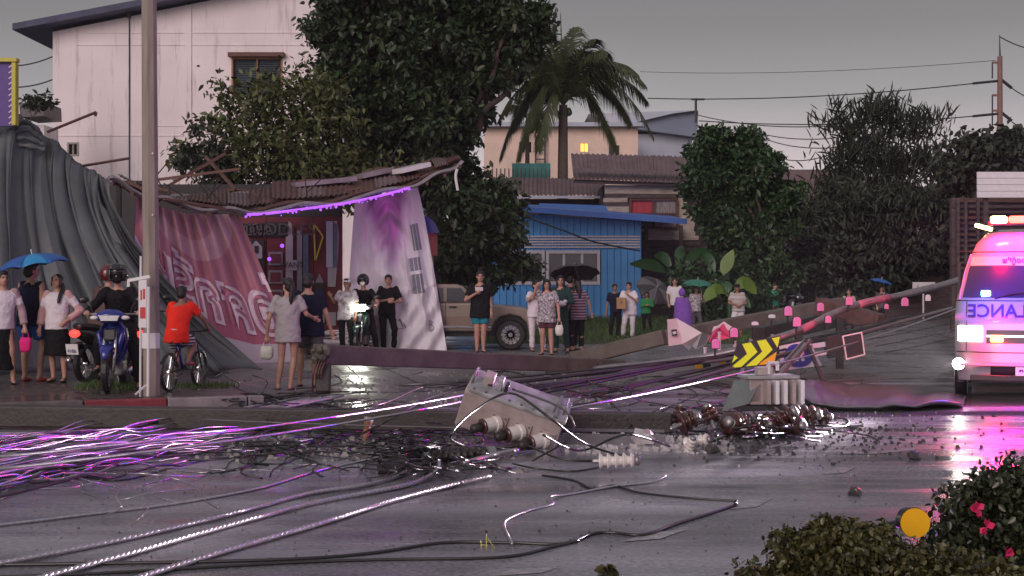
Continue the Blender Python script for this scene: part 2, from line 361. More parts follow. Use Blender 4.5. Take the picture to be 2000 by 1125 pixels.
for i in range(-6, 4):
    t0, t1 = i * 1.0, i * 1.0 + 0.985
    if t1 > KE + 0.1: t1 = KE + 0.1
    mname = 'kerb_red' if i in (1,) else 'kerb_white' if i in (2, 3) else 'kerb_concrete'
    if t1 <= t0: continue
    c = K((t0 + t1) / 2, 0.08, 0.055)
    MB().box(c, (t1 - t0, 0.155, 0.15), (0, 0, R(20))).build('kerb_stone', mname, pavement, world=True, bevel=0.015)
lot = MB().add([K(KE + 0.2, -0.2, 0.004), K(22, 2.5, 0.004), K(40, 22, 0.004), K(40, 60, 0.004), K(-12, 60, 0.004), K(-9, 30, 0.004)], [(0, 1, 2, 3, 4, 5)]).build('forecourt', 'wet_lot', origin=(0, 0, 0)); lot['kind'] = 'structure'
MB().add([(-300, 62, 0.01), (300, 62, 0.01), (400, 800, 0.01), (-400, 800, 0.01)], [(0, 1, 2, 3)]).build('ground', 'far_ground', origin=(0, 0, 0))['kind'] = 'structure'
# painted lane marks
def mark(pxs, label):
    pts = [G(x, y, 0.004) for x, y in pxs]
    o = MB().add(pts, [tuple(range(len(pts)))]).build('lane_marking', 'road_paint'); o['kind'] = 'structure'
mark([(1425, 995), (1478, 990), (1510, 972), (1462, 976)], ''); mark([(1604, 926), (1648, 924), (1674, 911), (1634, 914)], '')
mark([(1212, 1058), (1290, 1052), (1340, 1034), (1268, 1040)], ''); mark([(1640, 886), (1712, 886), (1716, 882), (1646, 882)], ''); mark([(1722, 885), (1786, 879), (1786, 875), (1722, 881)], '')
mark([(960, 1125), (1060, 1118), (1090, 1108), (1000, 1112)], '')

# grass bank below the blue house
def gz(x, y): return 0.012 + 0.18 * max(0, min(1, (y - 35) / 13)) + 0.05 * noise.noise(Vector((x * 0.6, y * 0.4, 0)))
gm = MB(); gm.grid(lambda u, v: (lambda x, y: (x, y, gz(x, y) if 0.02 < u < 0.98 and v > 0.02 else -0.02))(-1 + 8.2 * u, 34.5 + 16 * v + (0 if v > 0.01 else 0.8 * math.sin(u * 17))), 40, 24)
gb = gm.build('grass_bank', 'soil_grass', origin=(0, 0, 0), smooth=True); gb['kind'] = 'structure'
def blades(region, n, hgt, wdt, zf):
    x0, x1, y0, y1 = region; x = np.random.uniform(x0, x1, n); y = np.random.uniform(y0, y1, n)
    V = []; Fs = []
    for i in range(n):
        a = random.uniform(0, 6.28); h = hgt * random.uniform(0.4, 1.2); z = zf(x[i], y[i]); dx, dy = math.cos(a) * wdt, math.sin(a) * wdt; lx, ly = random.uniform(-.5, .5) * h, random.uniform(-.5, .5) * h
        k = len(V); V += [(x[i] - dx, y[i] - dy, z - .02), (x[i] + dx, y[i] + dy, z - .02), (x[i] + lx, y[i] + ly, z + h)]; Fs.append((k, k + 1, k + 2))
    return MB().add(V, Fs)
tag(blades((-0.9, 7, 35.2, 50), 6500, 0.16, 0.022, gz).build('bank_grass', 'grass', origin=(0, 0, 0)), 'rough green grass on the bank below the blue house', 'grass', kind='stuff')
tag(blades((-6.0, -4.9, 19.3, 20.6), 700, 0.09, 0.01, lambda x, y: PZ).build('weed_tuft', 'grass', origin=(0, 0, 0)), 'low weeds at the foot of the street lamp post', 'grass', kind='stuff')
tag(blades((-4.7, -3.9, 19.6, 20.4), 350, 0.07, 0.01, lambda x, y: PZ).build('weed_patch', 'grass', origin=(0, 0, 0)), 'thin weeds in the pavement under the bicycle', 'grass', kind='stuff')

# ---------------------------------------------------------------- facade helper
def facade(mb, M, w, h, holes, depth=0.15, x0=0.0, z0=0.0):
    xs = sorted({x0, w} | {q for a in holes for q in (a[0], a[2])}); zs = sorted({z0, h} | {q for a in holes for q in (a[1], a[3])})
    for i in range(len(xs) - 1):
        for j in range(len(zs) - 1):
            cx, cz = (xs[i] + xs[i + 1]) / 2, (zs[j] + zs[j + 1]) / 2
            if any(a[0] < cx < a[2] and a[1] < cz < a[3] for a in holes): continue
            mb.add([M @ Vector(p) for p in ((xs[i], 0, zs[j]), (xs[i + 1], 0, zs[j]), (xs[i + 1], 0, zs[j + 1]), (xs[i], 0, zs[j + 1]))], [(0, 1, 2, 3)])
    for a in holes:
        c = [(a[0], a[1]), (a[2], a[1]), (a[2], a[3]), (a[0], a[3])]
        for k in range(4):
            p, q = c[k], c[(k + 1) % 4]
            mb.add([M @ Vector((p[0], 0, p[1])), M @ Vector((p[0], depth, p[1])), M @ Vector((q[0], depth, q[1])), M @ Vector((q[0], 0, q[1]))], [(0, 1, 2, 3)])
    return mb
def corrugated(M, w, ln, pitch=0.12, amp=0.025):
    """sheet in local XY (x across waves), normal +Z"""
    nx = int(w / pitch * 6); mb = MB()
    for j in (0, 1):
        for i in range(nx + 1): mb.v.append(M @ Vector((w * i / nx, ln * j, amp * math.sin(2 * math.pi * i / 6))))
    mb.f += [(i, i + 1, nx + 2 + i, nx + 1 + i) for i in range(nx)]
    return mb
def pxrect(D, x0, y0, x1, y1):
    """photo rectangle on the plane Y=D as local offsets"""
    a = P(x0, y1, D); c = P(x1, y0, D); return a, c

# ---------------------------------------------------------------- white building behind the tent
m, n, l, b = node_mat('plaster_pink'); t = n.new('ShaderNodeTexCoord'); g = n.new('ShaderNodeMapping'); g.inputs['Scale'].default_value = (2.6, 1, 0.28); l(t.outputs['Object'], g.inputs[0])
a1 = n.new('ShaderNodeTexNoise'); a1.inputs['Scale'].default_value = 1.1; a1.inputs['Detail'].default_value = 8; a1.inputs['Roughness'].default_value = 0.7; l(g.outputs[0], a1.inputs[0])
a2 = n.new('ShaderNodeTexNoise'); a2.inputs['Scale'].default_value = 0.35; a2.inputs['Detail'].default_value = 6; l(t.outputs['Object'], a2.inputs[0])
q1 = n.new('ShaderNodeValToRGB'); q1.color_ramp.elements[0].position = 0.28; q1.color_ramp.elements[1].position = 0.47; q1.color_ramp.elements[0].color = (0.44, 0.39, 0.39, 1); q1.color_ramp.elements[1].color = (0.82, 0.74, 0.745, 1); l(a1.outputs[0], q1.inputs[0])
q2 = n.new('ShaderNodeMapRange'); q2.inputs[1].default_value = 0.3; q2.inputs[2].default_value = 0.7; q2.inputs[3].default_value = 0.86; q2.inputs[4].default_value = 1.05; l(a2.outputs[0], q2.inputs[0])
mx = n.new('ShaderNodeMixRGB'); mx.blend_type = 'MULTIPLY'; mx.inputs[0].default_value = 1; l(q1.outputs[0], mx.inputs[1]); l(q2.outputs[0], mx.inputs[2]); l(mx.outputs[0], b.inputs['Base Color']); b.inputs['Roughness'].default_value = 0.85
mat('roof_blue', (0.035, 0.04, 0.09), 0.6, var=0.3, scale=2); mat('soffit_wood', (0.30, 0.14, 0.08), 0.7, var=0.3, scale=2)
mat('louvre_glass', (0.07, 0.09, 0.11), 0.25, var=0.2, scale=2)
wb = empty('white_building', (-12, 55, 0), 0, 'tall pale pink plastered building with dark blue gable roof behind the grey tarpaulin', 'building')
def wl(px, py): p = P(px, py, 55); return (p.x + 20, p.z)
x0 = wl(103, 0)[0]; x1 = wl(810, 0)[0]; Mw = frame((-20, 55, 0), (1, 0, 0))
h1 = wl(452, 190) + wl(552, 112); h2 = wl(131, 305) + wl(154, 278)
zt = wl(103, 62)[1]; zap = wl(640, -45)[1]
mb = facade(MB(), Mw, x1, zt, [h1, h2], 0.25, x0, 0)
xa = wl(640, 0)[0]
mb.add([Mw @ Vector(p) for p in ((x0, 0, zt), (x1, 0, zt), (x1, 0, zap - 1.0), (xa, 0, zap))], [(0, 1, 2, 3)])
mb.add([Mw @ Vector(p) for p in ((x0, 0, 0), (x0, 0, zt), (x0, 14, zt), (x0, 14, 0), (x1, 0, 0), (x1, 0, zap - 1), (x1, 14, zap - 1), (x1, 14, 0))], [(0, 1, 2, 3), (4, 7, 6, 5)])
mb.build('wall', 'plaster_pink', wb, world=True)
mb = MB(); xe, ze = wl(40, 66); sl = (zap - ze) / (xa - xe)
for s_, e_ in (((xe, ze), (xa, zap + 0.05)), ((xa, zap + 0.05), (x1 + 1, zap - 1.2))):
    mb.add([Mw @ Vector(p) for p in ((s_[0], -0.9, s_[1]), (e_[0], -0.9, e_[1]), (e_[0], 14.5, e_[1]), (s_[0], 14.5, s_[1]), (s_[0], -0.9, s_[1] + 0.24), (e_[0], -0.9, e_[1] + 0.24), (e_[0], 14.5, e_[1] + 0.24), (s_[0], 14.5, s_[1] + 0.24))],
           [(3, 2, 1, 0), (4, 5, 6, 7), (0, 1, 5, 4), (1, 2, 6, 5), (2, 3, 7, 6), (3, 0, 4, 7)])
roof = mb.build('roof', 'roof_blue', wb, world=True)
MB().add([Mw @ Vector(p) for p in ((xe + .15, -0.8, ze - .02), (x0 - .02, -0.8, ze - .02 + sl * (x0 - xe - .15)), (x0 - .02, -0.8, ze - .30 + sl * (x0 - xe - .15)), (xe + .45, -0.8, ze - .32),
    (xe + .15, 13, ze - .02), (x0 - .02, 13, ze - .02 + sl * (x0 - xe - .15)), (x0 - .02, 13, ze - .30 + sl * (x0 - xe - .15)), (xe + .45, 13, ze - .32))],
    [(0, 3, 2, 1), (4, 5, 6, 7), (0, 4, 7, 3), (3, 7, 6, 2), (2, 6, 5, 1)]).build('soffit', 'soffit_wood', roof, world=True)
def window(parent, M, hole, depth=0.12, fm='plaster_pink', gm='louvre_glass', mull=1, fr=0.07, slats=0, sm='louvre_glass', proud=0.02):
    a, b_, c, d = hole; mb = MB()
    for (p, q, r_, s_) in ((a, b_, a + fr, d), (c - fr, b_, c, d), (a + fr, b_, c - fr, b_ + fr), (a + fr, d - fr, c - fr, d)):
        mb.box(M @ Vector(((p + r_) / 2, depth / 2 - proud, (q + s_) / 2)), (r_ - p - .002, depth, s_ - q - .002), M.to_3x3())
    for k in range(mull):
        x = a + (c - a) * (k + 1) / (mull + 1); mb.box(M @ Vector((x, depth / 2, (b_ + d) / 2)), (fr * .8, depth * .8, d - b_ - 2 * fr), M.to_3x3())
    o = MB().box(M @ Vector(((a + c) / 2, depth + .02, (b_ + d) / 2)), (c - a - .01, .02, d - b_ - .01), M.to_3x3()).build('window', gm, parent, world=True)
    f = mb.build('window_frame', fm, o); f.data.transform(parent.matrix_basis.inverted())
    if slats:
        mb = MB()
        for k in range(slats):
            z = b_ + fr + (d - b_ - 2 * fr) * (k + .5) / slats
            mb.box(M @ Vector(((a + c) / 2, depth * .7, z)), (c - a - 2 * fr, .012, (d - b_) / slats * 1.05), M.to_3x3() @ Euler((R(-35), 0, 0)).to_matrix())
        s2 = mb.build('louvre_slats', sm, o); s2.data.transform(parent.matrix_basis.inverted())
    return o
window(wb, Mw, h1, 0.2, 'soffit_wood', slats=16); window(wb, Mw, h2, 0.2, 'concrete', mull=1)
a_ = wl(447, 112); c_ = wl(557, 104)
MB().box(Mw @ Vector(((a_[0] + c_[0]) / 2, -.12, (a_[1] + c_[1]) / 2)), (c_[0] - a_[0], .3, .17)).build('window_hood', 'wood_brown', wb, world=True, bevel=.02)
for y_, xa_, xb_ in ((265, 105, 420), (246, 300, 420), (64, 150, 640), (88, 150, 640)):
    p = wl(xa_, y_); q = wl(xb_, y_); MB().box(Mw @ Vector(((p[0] + q[0]) / 2, -.012, p[1])), (q[0] - p[0], .03, .035)).build('moulding', 'plaster_pink', wb, world=True)
p = wl(253, 30); q = wl(253, 350); MB().cyl(Mw @ Vector((p[0], -.04, p[1])), Mw @ Vector((q[0], -.04, q[1])), .022, n=6).build('drain_pipe', 'steel_dark', wb, world=True)
MB().box(Mw @ Vector((p[0], -.08, p[1])), (.12, .12, .22)).build('junction_box', 'steel_dark', wb, world=True)
p = wl(368, 10); q = wl(368, 400); MB().box(Mw @ Vector((p[0], -.02, (p[1] + q[1]) / 2)), (.25, .05, p[1] - q[1])).build('pilaster', 'plaster_pink', wb, world=True)
# low black roofed lean-to at the left of it
lo = empty('lean_to', P(70, 300, 50) * 1, 0, 'dark roofed low building with vines, left of the pale pink building', 'building'); lo.location.z = 0
MB().box(P(80, 220, 51.5), (.85, 2, 0.5), (0, R(-3), 0)).build('roof', 'steel_dark', lo, world=True); MB().box(P(84, 400, 51.8) , (.6, 1.6, 5.6)).build('wall', 'plaster_pink', lo, world=True)

# ---------------------------------------------------------------- cream building, blue-grey building, far roofs
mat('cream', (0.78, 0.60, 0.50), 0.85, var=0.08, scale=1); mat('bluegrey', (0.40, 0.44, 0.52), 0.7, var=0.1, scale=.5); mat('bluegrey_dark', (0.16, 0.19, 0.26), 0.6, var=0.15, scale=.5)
mat('lit_window', (0.8, 0.5, 0.1), 0.5, var=0, emit=(1.0, 0.55, 0.08), estr=1.6)
mat('teal_tin', (0.03, 0.20, 0.19), 0.5, var=0.3, scale=2)
cb = empty('cream_building', P(1095, 540, 90) * 1, 0, 'cream walled flat roofed building with a lit window behind the coconut palm', 'building'); cb.location.z = 0
Mc = frame((P(945, 0, 90).x, 90, 0), (1, 0, 0))
def cl(px, py): p = P(px, py, 90); return (p.x - Mc.translation.x, p.z)
W = cl(1246, 0)[0]; Ht = cl(0, 248)[1]
holes = [cl(1132, 298) + cl(1150, 278), cl(1190, 312) + cl(1212, 282), cl(1012, 300) + cl(1040, 275)]
mb = facade(MB(), Mc, W, Ht, holes, .3); mb.add([Mc @ Vector(p) for p in ((W, 0, 0), (W, 10, 0), (W, 10, Ht), (W, 0, Ht), (0, 0, Ht), (0, 10, Ht), (0, 10, 0), (0, 0, 0))], [(0, 1, 2, 3), (4, 5, 6, 7), (4, 3, 2, 5)])
mb.build('wall', 'cream', cb, world=True)
window(cb, Mc, holes[0], .2, 'cream', 'lit_window'); window(cb, Mc, holes[1], .2, 'cream', 'glass_dark'); window(cb, Mc, holes[2], .2, 'cream', 'glass_dark')
MB().box(Mc @ Vector((W * .5, -.3, Ht + .1)), (W + .6, .9, .25)).build('parapet', 'bluegrey', cb, world=True)
for px in (1048, 1060):
    pass
for px in (1046, 1064, 1190):
    p = cl(px, 340); q = cl(px, 262); MB().bar(Mc @ Vector((p[0], -.3, p[1])), Mc @ Vector((q[0], -.3, q[1])), .1).build('scaffold_post', 'steel_dark', cb, world=True)
for py in (330, 312, 294, 278):
    p = cl(1046, py); q = cl(1064, py); MB().bar(Mc @ Vector((p[0], -.36, p[1])), Mc @ Vector((q[0], -.36, q[1])), .07).build('scaffold_rung', 'steel_dark', cb, world=True)
gbd = empty('blue_grey_building', P(1300, 540, 98) * 1, 0, 'blue grey metal clad shed with deep dark eaves right of the palm', 'building'); gbd.location.z = 0
a = P(1235, 340, 98); c = P(1352, 262, 98)
MB().box(((a.x + c.x) / 2, 102, (c.z) / 2), (c.x - a.x, 8, c.z)).build('wall', 'bluegrey', gbd, world=True)
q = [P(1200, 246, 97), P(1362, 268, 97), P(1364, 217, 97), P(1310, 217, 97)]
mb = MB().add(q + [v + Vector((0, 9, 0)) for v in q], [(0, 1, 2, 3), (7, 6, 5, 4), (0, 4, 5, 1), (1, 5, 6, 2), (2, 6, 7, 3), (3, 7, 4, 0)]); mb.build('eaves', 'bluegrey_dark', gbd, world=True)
q = [P(1150, 222, 96.5), P(1210, 246, 96.5), P(1312, 222, 96.5), P(1364, 215, 96.5)]
MB().add(q + [v + Vector((0, 9, .1)) for v in q], [(0, 1, 2, 3), (0, 4, 5, 1), (2, 6, 7, 3), (1, 5, 6, 2), (7, 6, 5, 4)]).build('roof', 'bluegrey', gbd, world=True)
MB().cyl(P(1359, 240, 96), P(1359, 192, 96), .09, n=6).build('antenna_mast', 'steel_dark', gbd, world=True); MB().bar(P(1350, 194, 96), P(1376, 194, 96), .12).build('antenna_arm', 'steel_dark', gbd, world=True)
fr = empty('far_roof', P(1550, 540, 110) * 1, 0, 'plain brown roofed building far behind, between the round tree and the wispy tree', 'building'); fr.location.z = 0
MB().box((P(1560, 0, 112).x, 116, P(0, 331, 112).z / 2), (P(1680, 0, 112).x - P(1440, 0, 112).x, 8, P(0, 331, 112).z)).build('wall', 'zinc_purple', fr, world=True)

# ---------------------------------------------------------------- corrugated roofs and weathered timber house
th = empty('timber_house', P(1290, 540, 55) * 1, 0, 'weathered timber house with peeling cream boards and corrugated roof behind the blue house', 'house'); th.location.z = 0
mat('plank_cream', (0.62, 0.53, 0.44), 0.8, var=0, scale=5, stretch=(0.5, 1, 3), c2=(0.30, 0.24, 0.20), bump=0.3); mat('plank_dark', (0.13, 0.095, 0.09), 0.8, var=0, scale=4, c2=(0.05, 0.035, 0.04), stretch=(0.6, 1, 3), bump=0.3)
mat('curtain_red', (0.42, 0.05, 0.07), 0.8, var=0.25, scale=6, stretch=(6, 1, .5)); mat('curtain_grey', (0.38, 0.33, 0.33), 0.8, var=0, scale=6, stretch=(6, 1, .5), c2=(0.12, 0.10, 0.10))
y = 362; k = 0
while y < 560:
    x0, x1 = 1178, 1330 + (y - 362) * 0.36
    hpx = 8.2; D = 55 + 0.02 * (k % 2)
    segs = [(x0, x1)] if not (388 < y + 4 < 445) else [(x0, 1231), (1323, x1)]
    if y > 445: segs = [(1256, x1)]
    for s0, s1 in segs:
        a = P(s0 + random.uniform(0, 3), y + hpx, D); c = P(s1 + random.uniform(-6, 6), y, D)
        MB().box(((a.x + c.x) / 2, D, (a.z + c.z) / 2), (c.x - a.x, .03, (c.z - a.z) * 1.02), (R(7), R(random.uniform(-.5, .5)), 0)).build('plank', 'plank_cream' if y < 470 and random.random() < .93 else 'plank_dark', th, world=True)
    y += hpx if y < 455 else 11.5; k += 1
a = P(1175, 620, 56); c = P(1400, 362, 56); MB().box(((a.x + c.x) / 2, 59.2, c.z / 2), (c.x - a.x - .1, 6, c.z)).build('inner_wall', 'plank_dark', th, world=True)
for px in (1262, 1330, 1392):
    a = P(px, 620, 54.6); c = P(px, 440, 54.6); MB().bar(a, c, .14).build('post', 'plank_dark', th, world=True)
Mh = frame(P(1231, 445, 54.9), (1, 0, 0)); ww = P(1322, 0, 54.9).x - P(1231, 0, 54.9).x; wh = P(0, 390, 54.9).z - P(0, 445, 54.9).z
for i in range(2):
    for j in range(2):
        MB().box(Mh @ Vector((ww * (.25 + .5 * i), .06, wh * (.25 + .5 * j))), (ww * .47, .03, wh * .47)).build('window_pane', ('curtain_red' if i == 0 else 'curtain_grey') if j else 'curtain_grey', th, world=True)
mb = MB()
for q in (0, .5, 1): mb.box(Mh @ Vector((ww * q, 0, wh * .5)), (.09, .12, wh + .09)); mb.box(Mh @ Vector((ww * .5, .004, wh * q)), (ww - .09, .1, .07))
mb.build('window_frame', 'rust_dark', th, world=True)
def roof_px(name, parent, mt, pl, pr, ql, qr, D0, D1, wave=.16, sheets=7):
    """corrugated roof between eave pixels (pl..pr at depth D0) and ridge pixels (ql..qr at depth D1), laid in separate sheets"""
    a, b_ = P(*pl, D0), P(*pr, D0); c, d = P(*ql, D1), P(*qr, D1)
    for k in range(sheets):
        u0, u1 = k / sheets, (k + 1) / sheets + .01; mb = MB(); nx = max(12, int((b_ - a).length / sheets / wave * 6))
        for v in (0, 1):
            for i in range(nx + 1):
                u = u0 + (u1 - u0) * i / nx; p = a.lerp(b_, u).lerp(c.lerp(d, u), v); mb.v.append(p + Vector((0, -.3, 1)).normalized() * (wave * .2 * math.sin(2 * math.pi * i / 6) + .012 * (k % 2)))
        mb.f += [(i, i + 1, nx + 2 + i, nx + 1 + i) for i in range(nx)]
        mb.build('roof_sheet', mt, parent, world=True, smooth=True)
roof_px('roof', th, 'zinc_purple', (1120, 350), (1345, 358), (1115, 300), (1340, 306), 54.5, 58)
roof_px('roof', th, 'zinc_purple', (1124, 334), (1345, 342), (1122, 328), (1343, 336), 54.6, 55.1, sheets=4)
MB().bar(P(1120, 354, 54.7), P(1345, 361, 54.7), .10, .14).build('fascia', 'plank_dark', th, world=True)
ds = empty('tin_shed', P(1060, 540, 60) * 1, 0, 'low shed with dark ribbed tin roof left of the timber house', 'shed'); ds.location.z = 0
roof_px('roof', ds, 'zinc_purple', (955, 382), (1180, 382), (955, 346), (1180, 350), 58, 62)
MB().bar(P(950, 385, 57.9), P(1182, 385, 57.9), .12, .1).build('gutter', 'bluegrey', ds, world=True)
a = P(955, 620, 59); c = P(1180, 388, 59); MB().box(((a.x + c.x) / 2, 61, c.z / 2), (c.x - a.x, 3.6, c.z)).build('wall', 'plank_dark', ds, world=True)
a = P(1000, 346, 64); c = P(1075, 330, 64); MB().box(((a.x + c.x) / 2, 64, (a.z + c.z) / 2), (c.x - a.x, .1, c.z - a.z + .5)).build('tin_panel', 'teal_tin', ds, world=True)
for px in range(962, 1080, 8): MB().bar(P(px, 346, 63.5), P(px, 329, 63.5), .05).build('railing_bar', 'steel_dark', ds, world=True)

# ---------------------------------------------------------------- blue metal house
mat('blue_tin', (0.10, 0.36, 0.74), 0.45, var=0.12, scale=.8, spec=.4); mat('blue_roof', (0.05, 0.16, 0.50), 0.4, var=0.15, scale=1); mat('white_trim', (0.62, 0.60, 0.64), 0.5, var=0.08)
bh = empty('blue_house', P(1070, 540, 50) * 1, 0, 'bright blue metal clad house with white sliding windows beyond the pickup', 'house'); bh.location.z = 0
X0, X1 = P(885, 0, 50).x, P(1253, 0, 50).x; Mb = frame((X0, 50, 0), (1, 0, 0))
def bl(px, py): p = P(px, py, 50); return (p.x - X0, p.z)
W = X1 - X0; zb = bl(0, 624)[1] - .3
wh_ = [bl(978, 556) + bl(1064, 489), bl(1066, 556) + bl(1172, 489)]
tl, tr = bl(1000, 408)[1], bl(0, 432)[1]
pw = W / 14
for k in range(14):        # ribbed wall sheets, cut round the windows
    xa, xb = k * pw, (k + 1) * pw - .004; top = tl + (tr - tl) * (k + .5) / 14
    cuts = sorted([(a[1], a[3]) for a in wh_ if a[0] < (xa + xb) / 2 < a[2]]); zs = [zb] + [q for c in cuts for q in c] + [top]
    for i in range(0, len(zs), 2):
        mb = MB(); za, zc = zs[i], zs[i + 1]; xs = [0, .34, .40, .44, .50, .84, .90, .94, 1.0]; yo = [0, 0, -.035, -.035, 0, 0, -.035, -.035, 0]
        b0 = len(mb.v)
        for z in (za, zc):
            for q, yy in zip(xs, yo): mb.v.append(Mb @ Vector((xa + (xb - xa) * q, yy, z)))
        mb.f += [(b0 + j, b0 + j + 1, b0 + 10 + j, b0 + 9 + j) for j in range(8)]
        mb.build('wall_sheet', 'blue_tin', bh, world=True)
MB().add([Mb @ Vector(p) for p in ((W, 0, zb), (W, 7, zb), (W, 7, tr), (W, 0, tr), (0, .1, zb), (0, 7, zb), (0, 7, tl), (0, .1, tl), (0, 6, zb), (W, 6, zb), (W, 6, tr), (0, 6, tl))], [(0, 1, 2, 3), (4, 7, 6, 5), (8, 9, 10, 11)]).build('side_wall', 'blue_tin', bh, world=True)
MB().box(Mb @ Vector((W / 2, 1.2, 1.5)), (W - .2, .05, 3)).build('inner_wall', 'plastic_black', bh, world=True)
for a in wh_: window(bh, Mb, a, .12, 'white_trim', 'glass_dark', mull=2 if a is wh_[1] else 1, fr=.11, proud=.05)
for k in range(5):
    p = bl(1000, 462 + k * 5.2); q = bl(1250, 462 + k * 5.2); MB().box(Mb @ Vector(((p[0] + q[0]) / 2, -.06, p[1])), (q[0] - p[0], .04, .05)).build('ventilation_slat', 'white_trim', bh, world=True)
p0, p1 = P(1000, 412, 49), P(1342, 438, 49); q = [p0, p1, p1 + Vector((0, 8, .5)), p0 + Vector((0, 8, .5))]
MB().add(q + [v + Vector((0, 0, .18)) for v in q], [(3, 2, 1, 0), (4, 5, 6, 7), (0, 1, 5, 4), (1, 2, 6, 5), (2, 3, 7, 6), (3, 0, 4, 7)]).build('roof', 'blue_roof', bh, world=True)
q = [P(1055, 418, 51), P(1195, 420, 51), P(1180, 402, 53), P(1053, 398, 53)]; MB().add(q, [(0, 1, 2, 3)]).build('canopy_sheet', 'blue_roof', bh, world=True, solid=.04)
MB().box(Mb @ Vector((bl(1236, 606)[0], -.045, bl(0, 606)[1])), (.08, .03, .16)).build('socket_box', 'white_trim', bh, world=True)
tag(MB().tube(catmull([P(1030, 425, 48.8), P(1100, 450, 48.8), P(1160, 472, 48.8), P(1250, 490, 48.8)], 8), .03, 5).build('service_cable', 'cable_black'), 'black service cable sagging across the front of the blue house', 'cable')
sh = empty('spirit_house', P(842, 540, 33) * 1, 0, 'small house shaped shrine with blue gable roof beside the white banner', 'shrine'); sh.location.z = 0
a = P(830, 500, 33); c = P(853, 455, 33); MB().box(((a.x + c.x) / 2, 33.2, (a.z + c.z) / 2), (c.x - a.x, .4, c.z - a.z), None).build('wall', 'soffit_wood', sh, world=True, bevel=.01)
q = [P(824, 455, 32.8), P(858, 455, 32.8), P(850, 436, 32.8), P(832, 420, 32.8), P(824, 430, 32.8)]; MB().add(q + [v + Vector((0, .7, 0)) for v in q], [(0, 1, 2, 3, 4), (9, 8, 7, 6, 5)] + [(i, i + 5, (i + 1) % 5 + 5, (i + 1) % 5) for i in range(5)]).build('roof', 'paint_blue', sh, world=True)
MB().cyl(P(842, 500, 33.2), (P(842, 500, 33.2).x, 33.2, 0), .06).build('post', 'concrete', sh, world=True)

# slatted timber building and sign board beyond the ambulance
rb = empty('slatted_house', P(1960, 540, 42) * 1, 0, 'dark slat sided building behind the ambulance', 'building'); rb.location.z = 0
a = P(1868, 620, 42); c = P(2060, 385, 42); MB().box(((a.x + c.x) / 2, 42.55, c.z / 2), (c.x - a.x, .2, c.z)).build('wall', 'plank_dark', rb, world=True)
for k in range(15):
    y = 392 + k * 11; p, q = P(1866, y, 42.3), P(2060, y, 42.3); MB().bar(p, q, .05, .08).build('slat', 'wood_brown' if k % 3 == 0 else 'plank_dark', rb, world=True)
for px in (1871, 1886, 1910): MB().bar(P(px, 620, 42.1), P(px, 388, 42.1), .08).build('post', 'plank_dark', rb, world=True)
sb = empty('sign_board', P(1970, 540, 40) * 1, 0, 'blank white boarded sign panel high above the ambulance', 'sign'); sb.location.z = 0
for k in range(4):
    a = P(1908, 386 - k * 12.7, 40); c = P(2100, 386 - (k + 1) * 12.7 + .6, 40); MB().box(((a.x + c.x) / 2, 40, (a.z + c.z) / 2), (c.x - a.x, .05, c.z - a.z), (R(-4), 0, 0)).build('board', 'paint_white', sb, world=True)
for px in (1925, 2050): MB().bar((P(px, 0, 40.2).x, 40.2, 0), P(px, 336, 40.2), .12).build('post', 'plank_dark', sb, world=True)
fw = empty('boundary_wall', P(1760, 540, 58) * 1, 0, 'low dark boundary wall under the trees at the back', 'wall'); fw.location.z = 0
a = P(1660, 620, 58); c = P(1890, 536, 58); MB().box(((a.x + c.x) / 2, 58, c.z / 2), (c.x - a.x, .2, c.z)).build('wall_panel', 'plank_dark', fw, world=True); MB().box(((a.x + c.x) / 2, 58, c.z + .04), (c.x - a.x + .1, .3, .08)).build('coping', 'concrete_dark', fw, world=True)
a = P(1782, 565, 56); c = P(1826, 551, 56); bd = MB().box(((a.x + c.x) / 2, 56, (a.z + c.z) / 2), (c.x - a.x, .06, c.z - a.z)).box(((a.x + c.x) / 2, 56.06, a.z / 2), (.06, .04, a.z)).build('notice_board', 'paint_white'); tag(bd, 'small white notice board on a post by the far boundary wall', 'sign')
